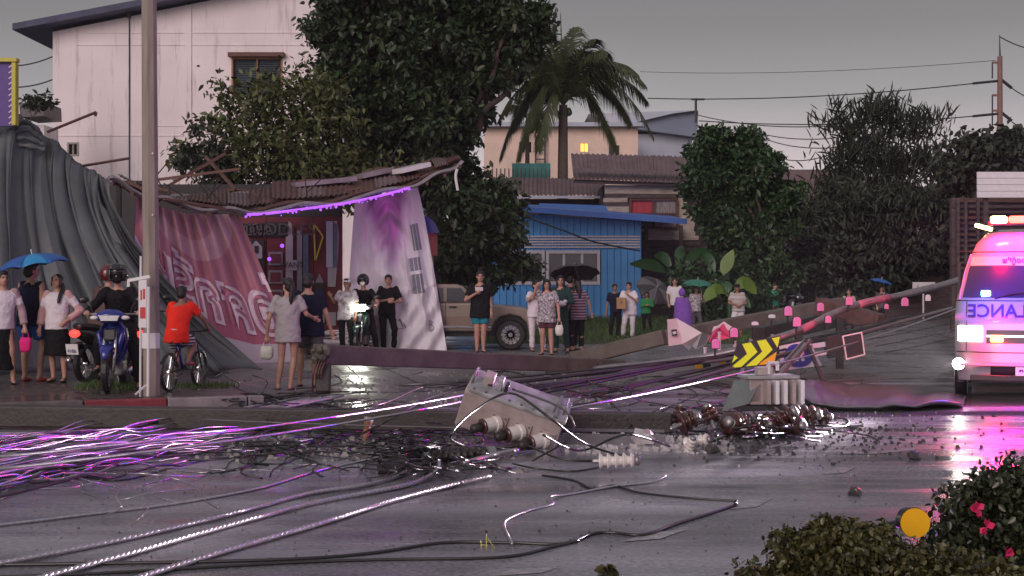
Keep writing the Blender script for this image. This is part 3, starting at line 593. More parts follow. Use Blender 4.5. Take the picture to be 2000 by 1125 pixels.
# ================================================================ TREES AND PLANTS
mat('leaf_dark', (0.022, 0.042, 0.012), 0.5, var=0, island=0.6); mat('leaf_yellow', (0.062, 0.078, 0.020), 0.55, var=0, island=0.55); mat('leaf_mid', (0.024, 0.062, 0.016), 0.5, var=0, island=0.5)
mat('leaf_grey', (0.026, 0.036, 0.020), 0.6, var=0, island=0.5); mat('leaf_palm', (0.05, 0.065, 0.02), 0.5, var=0, island=0.4); mat('leaf_banana', (0.11, 0.20, 0.028), 0.4, var=0.2, scale=3)
mat('leaf_banana_dark', (0.02, 0.075, 0.02), 0.4, var=0.2, scale=3); mat('bark', (0.07, 0.05, 0.04), 0.85, var=0.3, scale=5, bump=0.4); mat('bark_palm', (0.13, 0.10, 0.085), 0.85, var=0.3, scale=4, stretch=(1, 1, 8), bump=0.5)
def leaf_cloud(cl, n, size, sub=14, sig=0.25, droop=0.3, aspect=0.5, seed=1, spike=False, rag=1.12):
    rg = np.random.default_rng(seed); C = []; 
    wts = np.array([max(r[0] * r[2], .01) for c, r in cl]); wts = wts / wts.sum()
    subs = []
    for (c, r), w_ in zip(cl, wts):
        k = max(4, int(sub * len(cl) * w_)); d = rg.normal(size=(k, 3)); d /= np.linalg.norm(d, axis=1)[:, None]
        subs.append(np.array(c)[None] + d * np.array(r)[None] * rg.uniform(.4, rag, (k, 1)))
    S = np.concatenate(subs); ms = np.mean([min(r) for c, r in cl])
    idx = rg.integers(0, len(S), n); sg = ms * sig * rg.uniform(.5, 1.5, (len(S), 1)); C = S[idx] + np.clip(rg.normal(size=(n, 3)), -1.9, 1.9) * sg[idx] * np.array([1.15, 1.15, .75])
    d = rg.normal(size=(n, 3)); d[:, 2] -= droop * 2; 
    if spike:
        d = rg.normal(size=(n, 3)) * .5; d[:, 2] += .9
    d /= np.linalg.norm(d, axis=1)[:, None]; nn = rg.normal(size=(n, 3)); nn[:, 2] += .8
    s_ = np.cross(d, nn); s_ /= np.linalg.norm(s_, axis=1)[:, None] + 1e-9
    ln = size * rg.uniform(.6, 1.4, (n, 1)); up = np.cross(s_, d); wv = s_ * ln * aspect * .5; V = np.empty((n, 6, 3)); V[:, 0] = C; V[:, 1] = C + d * ln * .32 + wv * .92 + up * ln * .06; V[:, 2] = C + d * ln * .68 + wv * .72 + up * ln * .02; V[:, 3] = C + d * ln - up * ln * .10; V[:, 4] = C + d * ln * .68 - wv * .72 + up * ln * .02; V[:, 5] = C + d * ln * .32 - wv * .92 + up * ln * .06
    return V.reshape(-1, 3)
def cloud_obj(name, V, mt, parent, world=True):
    Mi = np.array(parent.matrix_basis.inverted()); V = V @ Mi[:3, :3].T + Mi[:3, 3]
    n = len(V) // 6; me = bpy.data.meshes.new(name); me.vertices.add(n * 6); me.vertices.foreach_set('co', V.astype(np.float32).ravel()); me.loops.add(n * 8); ix = (np.arange(n)[:, None] * 6 + np.array([0, 1, 2, 3, 0, 3, 4, 5])[None]).astype(np.int32); me.loops.foreach_set('vertex_index', ix.ravel())
    me.polygons.add(n * 2); me.polygons.foreach_set('loop_start', np.arange(0, n * 8, 4, dtype=np.int32)); me.polygons.foreach_set('loop_total', np.full(n * 2, 4, dtype=np.int32)); me.update(calc_edges=True); me.materials.append(M_(mt))
    o = bpy.data.objects.new(name, me); col.objects.link(o); o.parent = parent; return o
def limb(mb, a, b_, r0, r1, wob=.15, n=6):
    a = Vector(a); b_ = Vector(b_); ln = (b_ - a).length; pts = [a.lerp(b_, i / n) + Vector((random.uniform(-1, 1), random.uniform(-1, 1), random.uniform(-.5, .5))) * wob * ln / n * (0 < i < n) for i in range(n + 1)]
    mb.tube(catmull(pts, 3), [r0 + (r1 - r0) * i / (n * 3) for i in range(n * 3 + 1)], 7)
def tree(name, label, D, base_px, clumps, n, size, mt, group=None, sub=14, sig=.25, droop=.3, aspect=.5, seed=1, tr=.18, zr=.8, spike=False, fork=None, cat='tree', zbase=0.0, rag=1.12):
    b0 = P(base_px, 540, D); root = empty(name, (b0.x, D, zbase), 0, label, cat, group); rr = random.Random(seed)
    cl = []
    for c in clumps:
        px, py, r = c[:3]; ry = c[3] if len(c) > 3 else r; rm = r * D / F; rz = ry * D / F
        dy = rr.uniform(-1, 1) * rm * zr; cl.append((tuple(P(px, py, D) + Vector((0, dy, 0))), (rm, rm, rz)))
    cloud_obj('crown', leaf_cloud(cl, n, size, sub, sig, droop, aspect, seed, spike, rag), mt, root)
    mb = MB(); top = Vector((b0.x, D, zbase)); fk = P(*fork, D) if fork else Vector((b0.x, D, H + 1.2)); limb(mb, top, fk, tr, tr * .75, .12)
    for c, r in cl: limb(mb, fk, Vector(c), tr * .5, tr * .10, .3)
    mb.build('trunk', 'bark', root, world=True, smooth=True); return root
tree('broadleaf_tree', 'huge dark broadleaf tree with dense crown between the pink building and the palm', 38, 850,
     [(690, 40, 65), (700, 110, 70), (770, 50, 90), (860, 40, 95), (940, 40, 80), (1000, 50, 55), (1040, 25, 35), (1010, 90, 30), (690, 180, 60), (770, 150, 90), (850, 150, 90), (915, 140, 70), (965, 125, 45), (1045, 85, 25), (750, 240, 80), (830, 250, 80), (880, 230, 60), (925, 215, 30), (880, 320, 65), (840, -60, 110), (960, -40, 80), (720, -50, 90),
      (800, 330, 70), (720, 320, 60), (910, 400, 55), (900, 470, 50), (950, 450, 55), (980, 400, 45), (985, 470, 42), (960, 530, 32, 28), (1020, 520, 20, 20), (890, 540, 45), (650, 300, 40)], 85000, .21, 'leaf_dark', sub=22, sig=.21, seed=3, rag=1.3, tr=.3, fork=(850, 360))
tree('yellowing_tree', 'lighter yellow green tree leaning over the awning in front of the pink building', 35, 600,
     [(455, 180, 20), (440, 235, 22), (470, 245, 42), (400, 370, 25), (450, 370, 35), (510, 385, 40), (600, 375, 45), (680, 365, 40), (745, 345, 35), (360, 300, 14), (520, 190, 30), (545, 170, 30), (530, 240, 50), (600, 210, 50), (600, 270, 60), (540, 310, 55), (480, 310, 40), (650, 250, 45), (640, 330, 55), (560, 350, 45), (700, 340, 40), (440, 330, 30), (590, 150, 20), (630, 180, 30)], 10500, .17, 'leaf_yellow', sub=12, sig=.42, seed=5, tr=.12, fork=(600, 370), zr=.9, rag=1.6)
tree('sparse_sapling', 'thin bare looking sapling with a few leaf tufts in front of the pink wall', 34, 420, [(383, 250, 13), (378, 295, 26, 20), (410, 300, 24), (360, 320, 16), (430, 320, 26), (395, 330, 20)], 800, .17, 'leaf_grey', sub=9, sig=.5, seed=8, tr=.035, fork=(425, 350), zr=.5)
tree('round_tree', 'rounded dark green tree standing right of the timber house', 48, 1470,
     [(1390, 300, 48), (1440, 290, 45), (1370, 350, 42), (1430, 350, 60), (1480, 330, 40), (1400, 410, 50), (1470, 400, 60), (1520, 390, 35), (1430, 470, 50), (1490, 470, 55), (1440, 540, 45), (1500, 540, 45), (1530, 440, 30), (1545, 375, 15)], 34000, .21, 'leaf_mid', sub=26, sig=.18, seed=9, tr=.2, fork=(1475, 500))
tree('wispy_tree', 'tall wispy feathery tree with spiky top against the dusk sky', 62, 1720,
     [(1700, 225, 50, 30), (1650, 262, 36, 24), (1750, 235, 40, 24), (1720, 285, 60, 34), (1655, 318, 40, 26), (1795, 262, 36, 18), (1640, 370, 36), (1700, 365, 50), (1760, 335, 45, 30), (1825, 240, 18, 14), (1815, 325, 40, 22)], 3600, .60, 'leaf_grey', sub=16, sig=.55, aspect=.09, rag=1.45, seed=11, tr=.2, fork=(1715, 420), spike=True)
tree('drooping_tree', 'broad drooping dull green tree under the wispy tree', 58, 1680,
     [(1620, 400, 50), (1690, 420, 60), (1760, 410, 60), (1820, 400, 50), (1610, 470, 50), (1680, 490, 55), (1750, 490, 60), (1820, 480, 55), (1850, 420, 40), (1860, 340, 40), (1570, 440, 30)], 24000, .34, 'leaf_grey', sub=22, sig=.32, droop=.7, aspect=.28, seed=12, tr=.22, fork=(1690, 520))
tree('roadside_tree', 'dark tree at the right behind the utility pole', 54, 1930, [(1890, 300, 35), (1930, 300, 40), (1980, 290, 40), (1900, 360, 45), (1960, 350, 50), (1900, 420, 40), (2020, 320, 50), (1870, 470, 40), (1960, 430, 40)], 12000, .3, 'leaf_grey', sub=20, sig=.32, seed=13, tr=.15, fork=(1930, 470))
for i, (px, lab) in enumerate(((1590, 'grey green bush at the foot of the drooping tree, left of two'), (1650, 'grey green bush at the foot of the drooping tree, right of two'))):
    tree('bush', lab, 50, px, [(px, 500, 40), (px - 15, 540, 45), (px + 20, 550, 40), (px, 580, 40)], 5000, .24, 'leaf_grey', group='bushes under the trees', sub=20, sig=.35, seed=20 + i, tr=.05, fork=(px, 590), cat='bush')
tree('vine_clump', 'wispy vine on the roof left of the pink building', 49, 65, [(62, 200, 12), (90, 198, 10)], 260, .2, 'leaf_grey', sub=6, sig=.6, seed=25, tr=.02, fork=(60, 230), cat='vine')
# coconut palm
def palm(name, label, D, base, crown_px, fronds, tr, seed, scale=1.0):
    rr = random.Random(seed); b0 = P(base, 540, D); c = P(*crown_px, D); root = empty(name, (b0.x, D, 0), 0, label, 'palm tree')
    mb = MB(); pts = catmull([(b0.x, D, 0), (b0.x * .6 + c.x * .4, D, c.z * .5), tuple(c)], 10); mb.tube(pts, [tr * (1.25 - .5 * i / 20) for i in range(21)], 10); mb.build('trunk', 'bark_palm', root, world=True, smooth=True)
    for fx, fy, dy, bend in fronds:
        tip = P(fx, fy, D) + Vector((0, dy, 0)); mid = c.lerp(tip, .5) + Vector((0, 0, bend)); pts = catmull([c, c.lerp(mid, .55) + Vector((0, 0, bend * .25)), mid, tip.lerp(mid, .35) + Vector((0, 0, bend * .18)), tip], 7)
        mb = MB(); mb.tube(pts, [.05 * scale * (1 - .85 * i / (len(pts) - 1)) for i in range(len(pts))], 5); ln = sum((pts[i + 1] - pts[i]).length for i in range(len(pts) - 1))
        for i in range(3, len(pts) - 1):
            for sgn in (-1, 1):
                for q in range(4):
                    t_ = (i + q / 4) / (len(pts) - 1); p = pts[i].lerp(pts[i + 1], q / 4); d = (pts[i + 1] - pts[i]).normalized(); s_ = d.cross(Vector((0, 0, 1)))
                    s_ = s_.normalized() if s_.length > .05 else Vector((0, 1, 0)); ll = scale * rr.uniform(.75, 1.05) * (1.1 * math.sin(math.pi * min(1, .18 + t_ * .8)) + .15)
                    e = (d * .75 + s_ * sgn * .8 + Vector((0, 0, rr.uniform(-.75, -.2)))).normalized(); wv = d.cross(e).cross(e).normalized() * .024 * scale; m_ = p + e * ll * .55; tp = p + e * ll + Vector((0, 0, -.35 * ll)); mb.add([p - wv, p + wv, m_ + wv, m_ - wv, tp], [(0, 1, 2, 3), (3, 2, 4)])
        mb.build('frond', 'leaf_palm', root, world=True)
    mb = MB()
    for k in range(6): mb.ell(c + Vector((rr.uniform(-.35, .35), rr.uniform(-.4, .2), -.25 - rr.uniform(0, .25))), (.13, .13, .16), 8, 6)
    mb.build('coconut_cluster', 'leaf_palm', root, world=True, smooth=True)
palm('coconut_palm', 'tall coconut palm with drooping fronds in front of the cream building', 66, 1098, (1100, 205),
     [(1095, 25, 0, .4), (1125, 45, 1.2, .5), (1065, 60, -1, .5), (1190, 100, .5, 1.0), (1245, 150, -.6, 1.3), (1270, 195, 1, 1.5), (1275, 270, -.4, 2.0), (1210, 295, 1, 1.6), (1015, 135, .6, 1.0), (985, 180, -1, 1.3), (975, 310, .8, 2.1), (1010, 320, -1.2, 1.9), (1050, 300, -1.5, 1.4), (1180, 120, -2.4, 1.0), (1020, 100, 2.0, .8), (1240, 235, 2, 1.7), (1000, 240, 2, 1.6), (1110, 60, 2, .5), (1160, 90, -2, .8), (1040, 110, -2, .8), (1255, 175, -1.5, 1.5), (975, 235, -.6, 1.5), (1080, 90, 2.6, .6)], .27, 31, 1.0)
palm('thin_palm', 'slender younger palm just left of the tall coconut palm', 69, 1030, (1030, 235), [(985, 215, .5, .5), (1000, 260, -.5, .7), (1062, 225, .3, .5), (1060, 270, -.8, .7), (1015, 195, 0, .3)], .13, 33, .6)
# banana plants
def banana(label, D, px, base_py, leaves, seed):
    b0 = P(px, base_py, D); root = empty('banana_plant', (b0.x, D, max(0.0, b0.z)), 0, label, 'banana plant', 'banana plants beside the timber house'); top = b0 + Vector((0, 0, .9)); MB().tube(catmull([b0, b0.lerp(top, .5), top], 4), .07, 7).build('stem', 'leaf_banana_dark', root, world=True, smooth=True)
    for tx, ty, dy, wd, bend, dark in leaves:
        tip = P(tx, ty, D) + Vector((0, dy, 0)); mid = top.lerp(tip, .5) + Vector((0, 0, bend)); pts = catmull([top, mid, tip], 9); mb = MB(); nn = len(pts)
        for i, p in enumerate(pts):
            t_ = i / (nn - 1); d = (pts[min(i + 1, nn - 1)] - pts[max(i - 1, 0)]).normalized(); s_ = d.cross(Vector((0.25, 1, .2))).normalized(); wv = wd * (max(0, math.sin(math.pi * min(1, max(0, (t_ - .25) / .75)) ** .75)) + .03)
            mb.v += [p - s_ * wv + Vector((0, 0, -.15 * wv)), p + Vector((0, 0, .05)), p + s_ * wv + Vector((0, 0, -.15 * wv))]
        for i in range(nn - 1): mb.f += [(3 * i, 3 * i + 1, 3 * i + 4, 3 * i + 3), (3 * i + 1, 3 * i + 2, 3 * i + 5, 3 * i + 4)]
        mb.build('leaf', 'leaf_banana_dark' if dark else 'leaf_banana', root, world=True, smooth=True)
banana('banana plant with long dark leaf reaching towards the blue house', 47, 1320, 600, [(1230, 516, 0, .19, .25, 1), (1280, 500, .5, .17, .35, 1), (1340, 480, .8, .17, .3, 1), (1385, 490, -.5, .16, .35, 1), (1395, 540, .6, .16, .3, 1), (1300, 530, -.8, .15, .2, 1)], 1)
banana('banana plant with bright upright leaf in front of the round tree', 46, 1405, 610, [(1432, 488, 0, .2, .1, 0), (1370, 500, .6, .18, .35, 1), (1345, 560, -.4, .17, .25, 1), (1390, 540, -.8, .16, .2, 1), (1450, 540, .8, .16, .2, 1)], 2)
banana('low banana plant with arching pale leaves behind the man in the cap', 44, 1425, 640, [(1370, 590, -.2, .2, .35, 0), (1480, 575, .1, .2, .45, 0), (1400, 560, .5, .15, .2, 1), (1460, 600, -.6, .16, .2, 1), (1420, 550, .4, .15, .1, 1)], 3)
tree('hedge_shrub', 'dark green shrub under the banana plants', 45.5, 1390, [(1350, 570, 30), (1390, 580, 35), (1430, 590, 30), (1470, 585, 30), (1380, 610, 30), (1450, 610, 25), (1350, 540, 25)], 5000, .22, 'leaf_mid', sub=18, sig=.4, seed=41, tr=.04, fork=(1400, 600), cat='bush')
# foreground planter bush with flowers
def near_bush(name, label, D, base, clumps, n, size, mt, seed, flowers=()):
    t_ = tree(name, label, D, base, clumps, n, size, mt, sub=22, sig=.42, seed=seed, tr=.012, fork=(base, 1110), cat='bush', zr=1.0, aspect=.62, rag=1.3)
    for fx, fy in flowers:
        c = P(fx, fy, D - .32); mb = MB(); rr = random.Random(fx)
        for k in range(9):
            d = Vector((rr.uniform(-1, 1), rr.uniform(-1, .2), rr.uniform(-1, 1))).normalized(); s_ = d.orthogonal().normalized() * .018; mb.add([c, c + d * .022 + s_, c + d * .04, c + d * .022 - s_], [(0, 1, 2, 3)])
        mb.build('flower', 'petal', t_, world=True)
    return t_
mat('petal', (0.62, 0.02, 0.12), 0.6, var=0); mat('leaf_front', (0.026, 0.034, 0.014), 0.35, var=0, island=0.75); mat('leaf_front_warm', (0.060, 0.058, 0.018), 0.4, var=0.6, scale=9, island=0.75)
near_bush('flower_bush', 'dark bougainvillea bush with pink flowers in the lower right corner', 6.6, 1960, [(1990, 950, 45), (1950, 960, 40), (1905, 985, 42), (1940, 1020, 60), (1990, 1040, 60), (1890, 1045, 40), (1990, 1100, 60), (1920, 1100, 60), (2050, 980, 60), (1870, 1095, 35)], 17000, .034, 'leaf_front', 51, [(1908, 995), (1927, 1030), (1965, 1075)])
near_bush('leafy_shrub', 'low warm green shrub along the bottom right edge of the photo', 5.9, 1680, [(1530, 1125, 36), (1590, 1108, 38), (1640, 1082, 30), (1620, 1125, 45), (1690, 1075, 34), (1700, 1110, 45), (1760, 1090, 36), (1780, 1130, 45), (1840, 1125, 42), (1470, 1140, 28), (1615, 1035, 10), (1612, 1055, 9), (1720, 1055, 18), (1545, 1062, 14), (1660, 1050, 12), (1920, 1140, 50), (1990, 1150, 50)], 17000, .030, 'leaf_front_warm', 53)
near_bush('sprig', 'single small sprig poking up at the bottom centre', 6.6, 1190, [(1188, 1112, 9), (1196, 1130, 12)], 40, .05, 'leaf_front_warm', 55)
# ================================================================ TENT, AWNING, BANNERS, SHOP
mat('tarp_grey', (0.105, 0.118, 0.122), 0.5, var=0.2, scale=1.2, bump=0.15, bscale=8, spec=0.35)
mat('purple_vinyl', (0.07, 0.025, 0.22), 0.5, var=0.15); mat('yellow_frame', (0.50, 0.45, 0.06), 0.5, var=0.1); mat('white_hatch', (0.6, 0.58, 0.62), 0.5, var=0)
TPX = [(-120, 262), (-20, 250), (40, 222), (75, 255), (110, 275), (150, 312), (190, 338), (216, 352)]
def lin(pts, u):
    q = u * (len(pts) - 1); i = min(int(q), len(pts) - 2); f = q - i; a, b_ = pts[i], pts[i + 1]; return tuple(a[k] * (1 - f) + b_[k] * f for k in range(len(a)))
BPX = [(-160, 742), (-40, 735), (60, 728), (150, 722), (240, 722), (330, 722), (420, 724), (512, 722)]
def pleat(u, s=0): return sum((1 - 2 * abs(math.sin(u * f / 2 + p + s)) ** .8) * a for f, p, a in ((47, 0.3, .26), (83, 1.7, .26), (131, .4, .18), (19, 2.2, .34), (211, 1.1, .12))) 
CR_ = [(random.random(), random.uniform(.07, .24), random.uniform(.0035, .011), random.uniform(-.035, .035), random.uniform(0, .5)) for _ in range(44)]
def crease(u, v):
    k = .10 * math.sin(u * 17 + 1.5 * v) + .05 * math.sin(u * 41 - v) + .02 * noise.noise(Vector((u * 40, v * 5, 1)))
    for c0, dp, wd, dr, vs0 in CR_:
        x = (u - c0 - dr * v) / (wd * (.7 + .9 * v)); k += dp * math.exp(-abs(x) ** 1.3) * min(1, max(0, (v - vs0 * .6) * 6 + .4)) * (1 - .5 * v)
    return k
def tarp(u, v):
    tx, ty = lin(TPX, u); bx, by = lin(BPX, u); b_ = G(bx, by, PZ if bx < 430 else .01); t_ = P(tx, ty, 25.6)
    vx = v ** 1.6 if u > .55 else v ** (1 + .6 * max(0, u - .2) / .35)
    p = Vector((t_.x + (b_.x - t_.x) * vx, t_.y + (b_.y - t_.y) * v ** .8, t_.z + (b_.z - t_.z) * v))
    w_ = 1.0 * (.35 + .65 * math.sin(math.pi * min(1, v * .8 + .08))) * (1 - .75 * max(0, v - .75) / .25)
    k = crease(u, v)
    return p + Vector((.10 * math.sin(u * 50 + 2 * v) * math.sin(math.pi * v), w_ * k - .5 * math.sin(math.pi * v) * (u < .5), .05 * pleat(u, 2) * (v < .1) + (.05 * noise.noise(Vector((u * 9, v * 7, 0))))))
tp = empty('collapsed_tent', G(130, 724, PZ), 0, 'huge collapsed grey tarpaulin tent hanging in deep folds at the left', 'tent')
mb = MB(); mb.grid(tarp, 520, 36); mb.build('tarpaulin', 'tarp_grey', tp, world=True, smooth=True, solid=.012)
mb = MB()
for k in range(4):
    o_ = Vector((0, -.12 * k * .3, -.06 * k)); mb.tube(catmull([P(-120, 275 + k * 5, 25.2) + o_, P(0, 262 + k * 4, 25.1) + o_, P(50, 238 + k * 9, 25.1) + o_, P(80 + 4 * k, 262 + k * 4, 25.2) + o_], 6), [.045 + .015 * math.sin(i * 1.7 + k) for i in range(19)], 7)
mb.build('gathered_hem', 'tarp_grey', tp, world=True, smooth=True)
for nm, a, b_ in (('tent_pole', P(92, 258, 25.3), P(188, 219, 25.6)), ('tent_pole', P(150, 326, 26), P(253, 309, 26.3))): MB().tube([a, b_], .028, 6).build(nm, 'rust_dark', tp, world=True)
MB().tube([P(188, 219, 25.6), P(186, 227, 25.6)], .026, 6).build('pole_hook', 'rust_dark', tp, world=True)
ps = empty('purple_sign', P(-40, 300, 24.6), 0, 'purple sign panel with yellow frame above the grey tarpaulin', 'sign')
Mp = frame(P(-130, 246, 24.6), (1, 0, .0)); sw = P(30, 0, 24.6).x - P(-130, 0, 24.6).x; shh = P(0, 118, 24.6).z - P(0, 246, 24.6).z
MB().box(Mp @ Vector((sw / 2, .05, shh / 2)), (sw, .08, shh)).build('panel', 'purple_vinyl', ps, world=True)
for c, s in (((sw / 2, 0, shh), (sw + .1, .16, .07)), ((sw - .005, 0, shh / 2 - .02), (.075, .16, shh - .05))): MB().box(Mp @ Vector(c), s).build('frame_bar', 'yellow_frame', ps, world=True, bevel=.01)
for k in range(11):
    z = shh * (k + .6) / 11.6; MB().box(Mp @ Vector((sw - .085, .005, z)), (.07, .012, .022), (0, R(-38), 0)).build('hatch_stroke', 'white_hatch', ps, world=True)
MB().bar(Mp @ Vector((.8, .15, -3.4)), Mp @ Vector((.8, .15, 0)), .08).build('support_post', 'steel_dark', ps, world=True)

# sagging awning
FE = [(212, 348, 25.0), (270, 375, 25.4), (340, 396, 26.0), (420, 410, 26.8), (500, 413, 27.6), (600, 402, 28.6), (700, 387, 29.6), (800, 362, 30.6), (860, 340, 31.2), (902, 316, 31.8)]
BE = [(225, 352, 28.5), (290, 372, 28.8), (350, 384, 29.2), (420, 380, 29.6), (500, 372, 30.2), (600, 358, 31.0), (700, 342, 31.9), (780, 328, 32.6), (850, 316, 33.2), (896, 306, 33.6)]
fe = catmull([P(*q) for q in FE], 6); be = catmull([P(*q) for q in BE], 6); NA = len(fe)
aw = empty('collapsed_awning', (fe[NA // 2].x, fe[NA // 2].y + 1, 0), 0, 'sagging broken awning roof of brown boards and rusty tin over the shop front', 'awning')
def awp(i, v, dz=0): return fe[i].lerp(be[i], v) + Vector((0, 0, dz))
for k, (v, mt, a, b_, i0, i1) in enumerate(((0.0, 'tin_grey', .10, .06, 0, NA), (.12, 'rust_dark', .14, .07, 3, NA - 2), (.28, 'wood_brown', .12, .10, 0, NA - 4), (.45, 'rust_dark', .16, .08, 2, NA), (.62, 'wood_brown', .12, .10, 8, NA - 1), (.8, 'tin_grey', .14, .10, 0, NA - 8), (1.0, 'wood_brown', .12, .10, 4, NA))):
    pts = [awp(i, v, .05 * math.sin(i * .7 + k)) for i in range(i0, i1)]; mb = MB(); mb.tube(pts, [.055 + .01 * math.sin(i * 1.3) for i in range(len(pts))], 4, squash=.8); mb.build('purlin', mt, aw, world=True)
for i in range(1, NA - 1, 4): MB().bar(awp(i, -.05, -.07), awp(i, 1.05, -.04), .06, .07).build('rafter', 'rust_dark' if i % 8 else 'steel_dark', aw, world=True)
for k, i in enumerate(range(2, NA - 3, 3)):      # torn roof sheets
    v0, v1 = random.uniform(.05, .2), random.uniform(.55, 1.0); mb = MB(); jj = random.uniform(-.05, .1); mb.grid(lambda u, v: awp(i, v0 + (v1 - v0) * v, .07 + jj).lerp(awp(i + 3, v0 + (v1 - v0) * v, .07 + jj * .3), u) + Vector((0, 0, .02 * math.sin(u * 31))), 20, 2)
    mb.build('roof_sheet', 'rust_dark' if k % 3 else 'zinc_purple', aw, world=True, smooth=True)
for p, q, mt in ((P(700, 345, 31.2), P(760, 332, 31.6), 'tin_grey'), (P(775, 335, 31.2), P(830, 322, 31.6), 'paint_white'), (P(570, 362, 30.2), P(690, 350, 30.8), 'tin_grey')): MB().bar(p, q, .5, .10).build('loose_panel', mt, aw, world=True)
for k in range(16):
    i = random.randint(3, NA - 4); v = random.random(); a = awp(i, v, .1); MB().tube([a, a + Vector((random.uniform(-.5, .5), 0, random.uniform(.2, .6)))], .012, 4).build('bent_rod', 'steel_dark', aw, world=True)
for a, b_ in ((P(215, 350, 26), P(330, 372, 26)), (P(300, 352, 27), P(470, 330, 27)), (P(330, 362, 27.5), P(440, 300, 28)), (P(250, 356, 25.6), P(300, 378, 25.6)), (P(320, 388, 25.6), P(440, 408, 26.4)), (P(402, 306, 28.3), P(460, 370, 28))): MB().bar(a, b_, .07, .05).build('fallen_lath', 'wood_brown', aw, world=True)
MB().tube(catmull([P(893, 330, 31.4), P(890, 345, 31.4), P(894, 372, 31.4)], 5), .03, 5).build('tassel', 'plastic_white', aw, world=True)
for i in (1, NA // 3, 2 * NA // 3): MB().bar((be[i].x, be[i].y, 0), tuple(be[i]), .09).build('support_post', 'steel_dark', aw, world=True)
mat('led_purple', (0.2, 0.05, 0.4), 0.4, var=0, emit=(0.42, 0.10, 1.0), estr=1.1); mat('led_magenta', (0.4, 0.05, 0.4), 0.4, var=0, emit=(1.0, 0.08, 0.75), estr=7.0)
led = empty('light_string', fe[26] * 1, 0, 'purple light string draped along the front edge of the awning', 'light string')
i0 = 23; i1 = 43; pts = [fe[i] + Vector((0, -.10, -.06)) for i in range(i0, i1)]
MB().tube(pts, .028, 6).build('glow_tube', 'led_purple', led, world=True)
mb = MB()
for i in range(len(pts) * 2): p = pts[i // 2].lerp(pts[min(i // 2 + 1, len(pts) - 1)], (i % 2) / 2) + Vector((random.uniform(-.03, .03), -.03, random.uniform(-.07, .02))); mb.ell(p, random.uniform(.012, .03), 6, 4)
mb.build('bulbs', 'led_purple', led, world=True)['kind'] = 'stuff'
for i in (4, 11, 17): lamp('led_lamp', 'POINT', pts[i] + Vector((0, -.15, -.1)), 1.5, (.5, .15, 1), led, .15)

# dark stall interior and the red shop front
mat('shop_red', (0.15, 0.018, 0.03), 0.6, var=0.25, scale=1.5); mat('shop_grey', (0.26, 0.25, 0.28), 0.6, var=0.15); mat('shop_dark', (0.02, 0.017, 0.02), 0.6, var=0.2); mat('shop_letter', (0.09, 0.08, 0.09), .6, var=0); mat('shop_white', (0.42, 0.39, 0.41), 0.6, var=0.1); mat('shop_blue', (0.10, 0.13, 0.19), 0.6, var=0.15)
DS = 31.5; sp = empty('shop_front', P(565, 640, DS) * 1, 0, 'red painted shop front with grey and yellow panels under the awning', 'shop'); sp.location.z = 0
def panel(name, pts, mt, d, th=.04, D=DS, parent=None): 
    q = [P(x, y, D - d) for x, y in pts]; n_ = len(q); return MB().add(q + [v + Vector((0, th, 0)) for v in q], [tuple(range(n_))[::-1], tuple(range(n_, 2 * n_))] + [(i, (i + 1) % n_, (i + 1) % n_ + n_, i + n_) for i in range(n_)]).build(name, mt, parent or sp, world=True)
def rect(x0, y0, x1, y1): return [(x0, y1), (x1, y1), (x1, y0), (x0, y0)]
panel('void_backing', rect(200, 360, 668, 640), 'shop_dark', -.3, .1)  # near-black sheet standing in for the shade inside the stall
panel('wall_panel', rect(462, 424, 520, 640), 'shop_red', 0); panel('wall_panel', rect(521, 424, 612, 640), 'shop_red', .01); panel('wall_panel', rect(613, 424, 668, 640), 'shop_red', 0)
panel('doorway', rect(490, 468, 516, 638), 'shop_dark', .06); panel('sign_plate', rect(474, 436, 512, 462), 'shop_dark', .07); panel('sign_plate', rect(515, 434, 562, 462), 'shop_dark', .08)
lettering('NOODLES', .38, frame(P(538, 449, DS - .12), (1, 0, 0)), 'shop_letter', sp); lettering('ROSA', .36, frame(P(494, 450, DS - .12), (1, 0, 0)), 'shop_letter', sp)
panel('gable_motif', [(488, 505), (512, 505), (512, 482), (500, 470), (488, 482)], 'shop_white', .10); panel('motif_window', rect(497, 480, 504, 494), 'shop_dark', .13)
for y in (492, 528, 566): panel('display_frame', rect(524, y, 552, y + 26), 'shop_grey', .08); panel('display_picture', rect(528, y + 4, 548, y + 22), 'shop_red', .11)
panel('tower_motif', [(558, 600), (572, 600), (572, 440), (564, 432), (558, 455)], 'shop_white', .08); panel('motif_window', rect(561, 510, 571, 525), 'shop_dark', .11); panel('column', rect(580, 450, 590, 620), 'shop_grey', .12, .1); panel('column', rect(592, 458, 602, 620), 'shop_blue', .12, .1)
panel('note_plate', rect(560, 508, 580, 528), 'shop_white', .16); lettering('WANT', .17, frame(P(570, 518, DS - .18), (1, 0, 0)), 'shop_dark', sp)
for a, b_ in (((613, 437), (631, 462)), ((631, 462), (616, 510)), ((616, 510), (613, 437))): MB().bar(P(*a, DS - .08), P(*b_, DS - .08), .03, .07, up=(0, 1, 0)).build('triangle_bar', 'yellow_frame', sp, world=True)
panel('shutter_post', rect(637, 432, 650, 522), 'bluegrey', .1, .06); panel('shutter_post', rect(652, 436, 658, 522), 'shop_blue', .1, .06); panel('white_oval', [(640, 560), (655, 560), (660, 500), (662, 460), (658, 432), (652, 432), (640, 520)], 'shop_white', .05)
panel('pencil_motif', [(614, 608), (634, 608), (634, 556), (624, 533), (614, 556)], 'shop_grey', .07); panel('pencil_body', rect(614, 552, 634, 608), 'shop_dark', .10)
panel('menu_card', rect(638, 610, 656, 636), 'shop_white', .07); panel('menu_card', rect(616, 612, 634, 630), 'shop_white', .07); panel('counter_rail', rect(604, 636, 670, 644), 'shop_red', .15, .1)
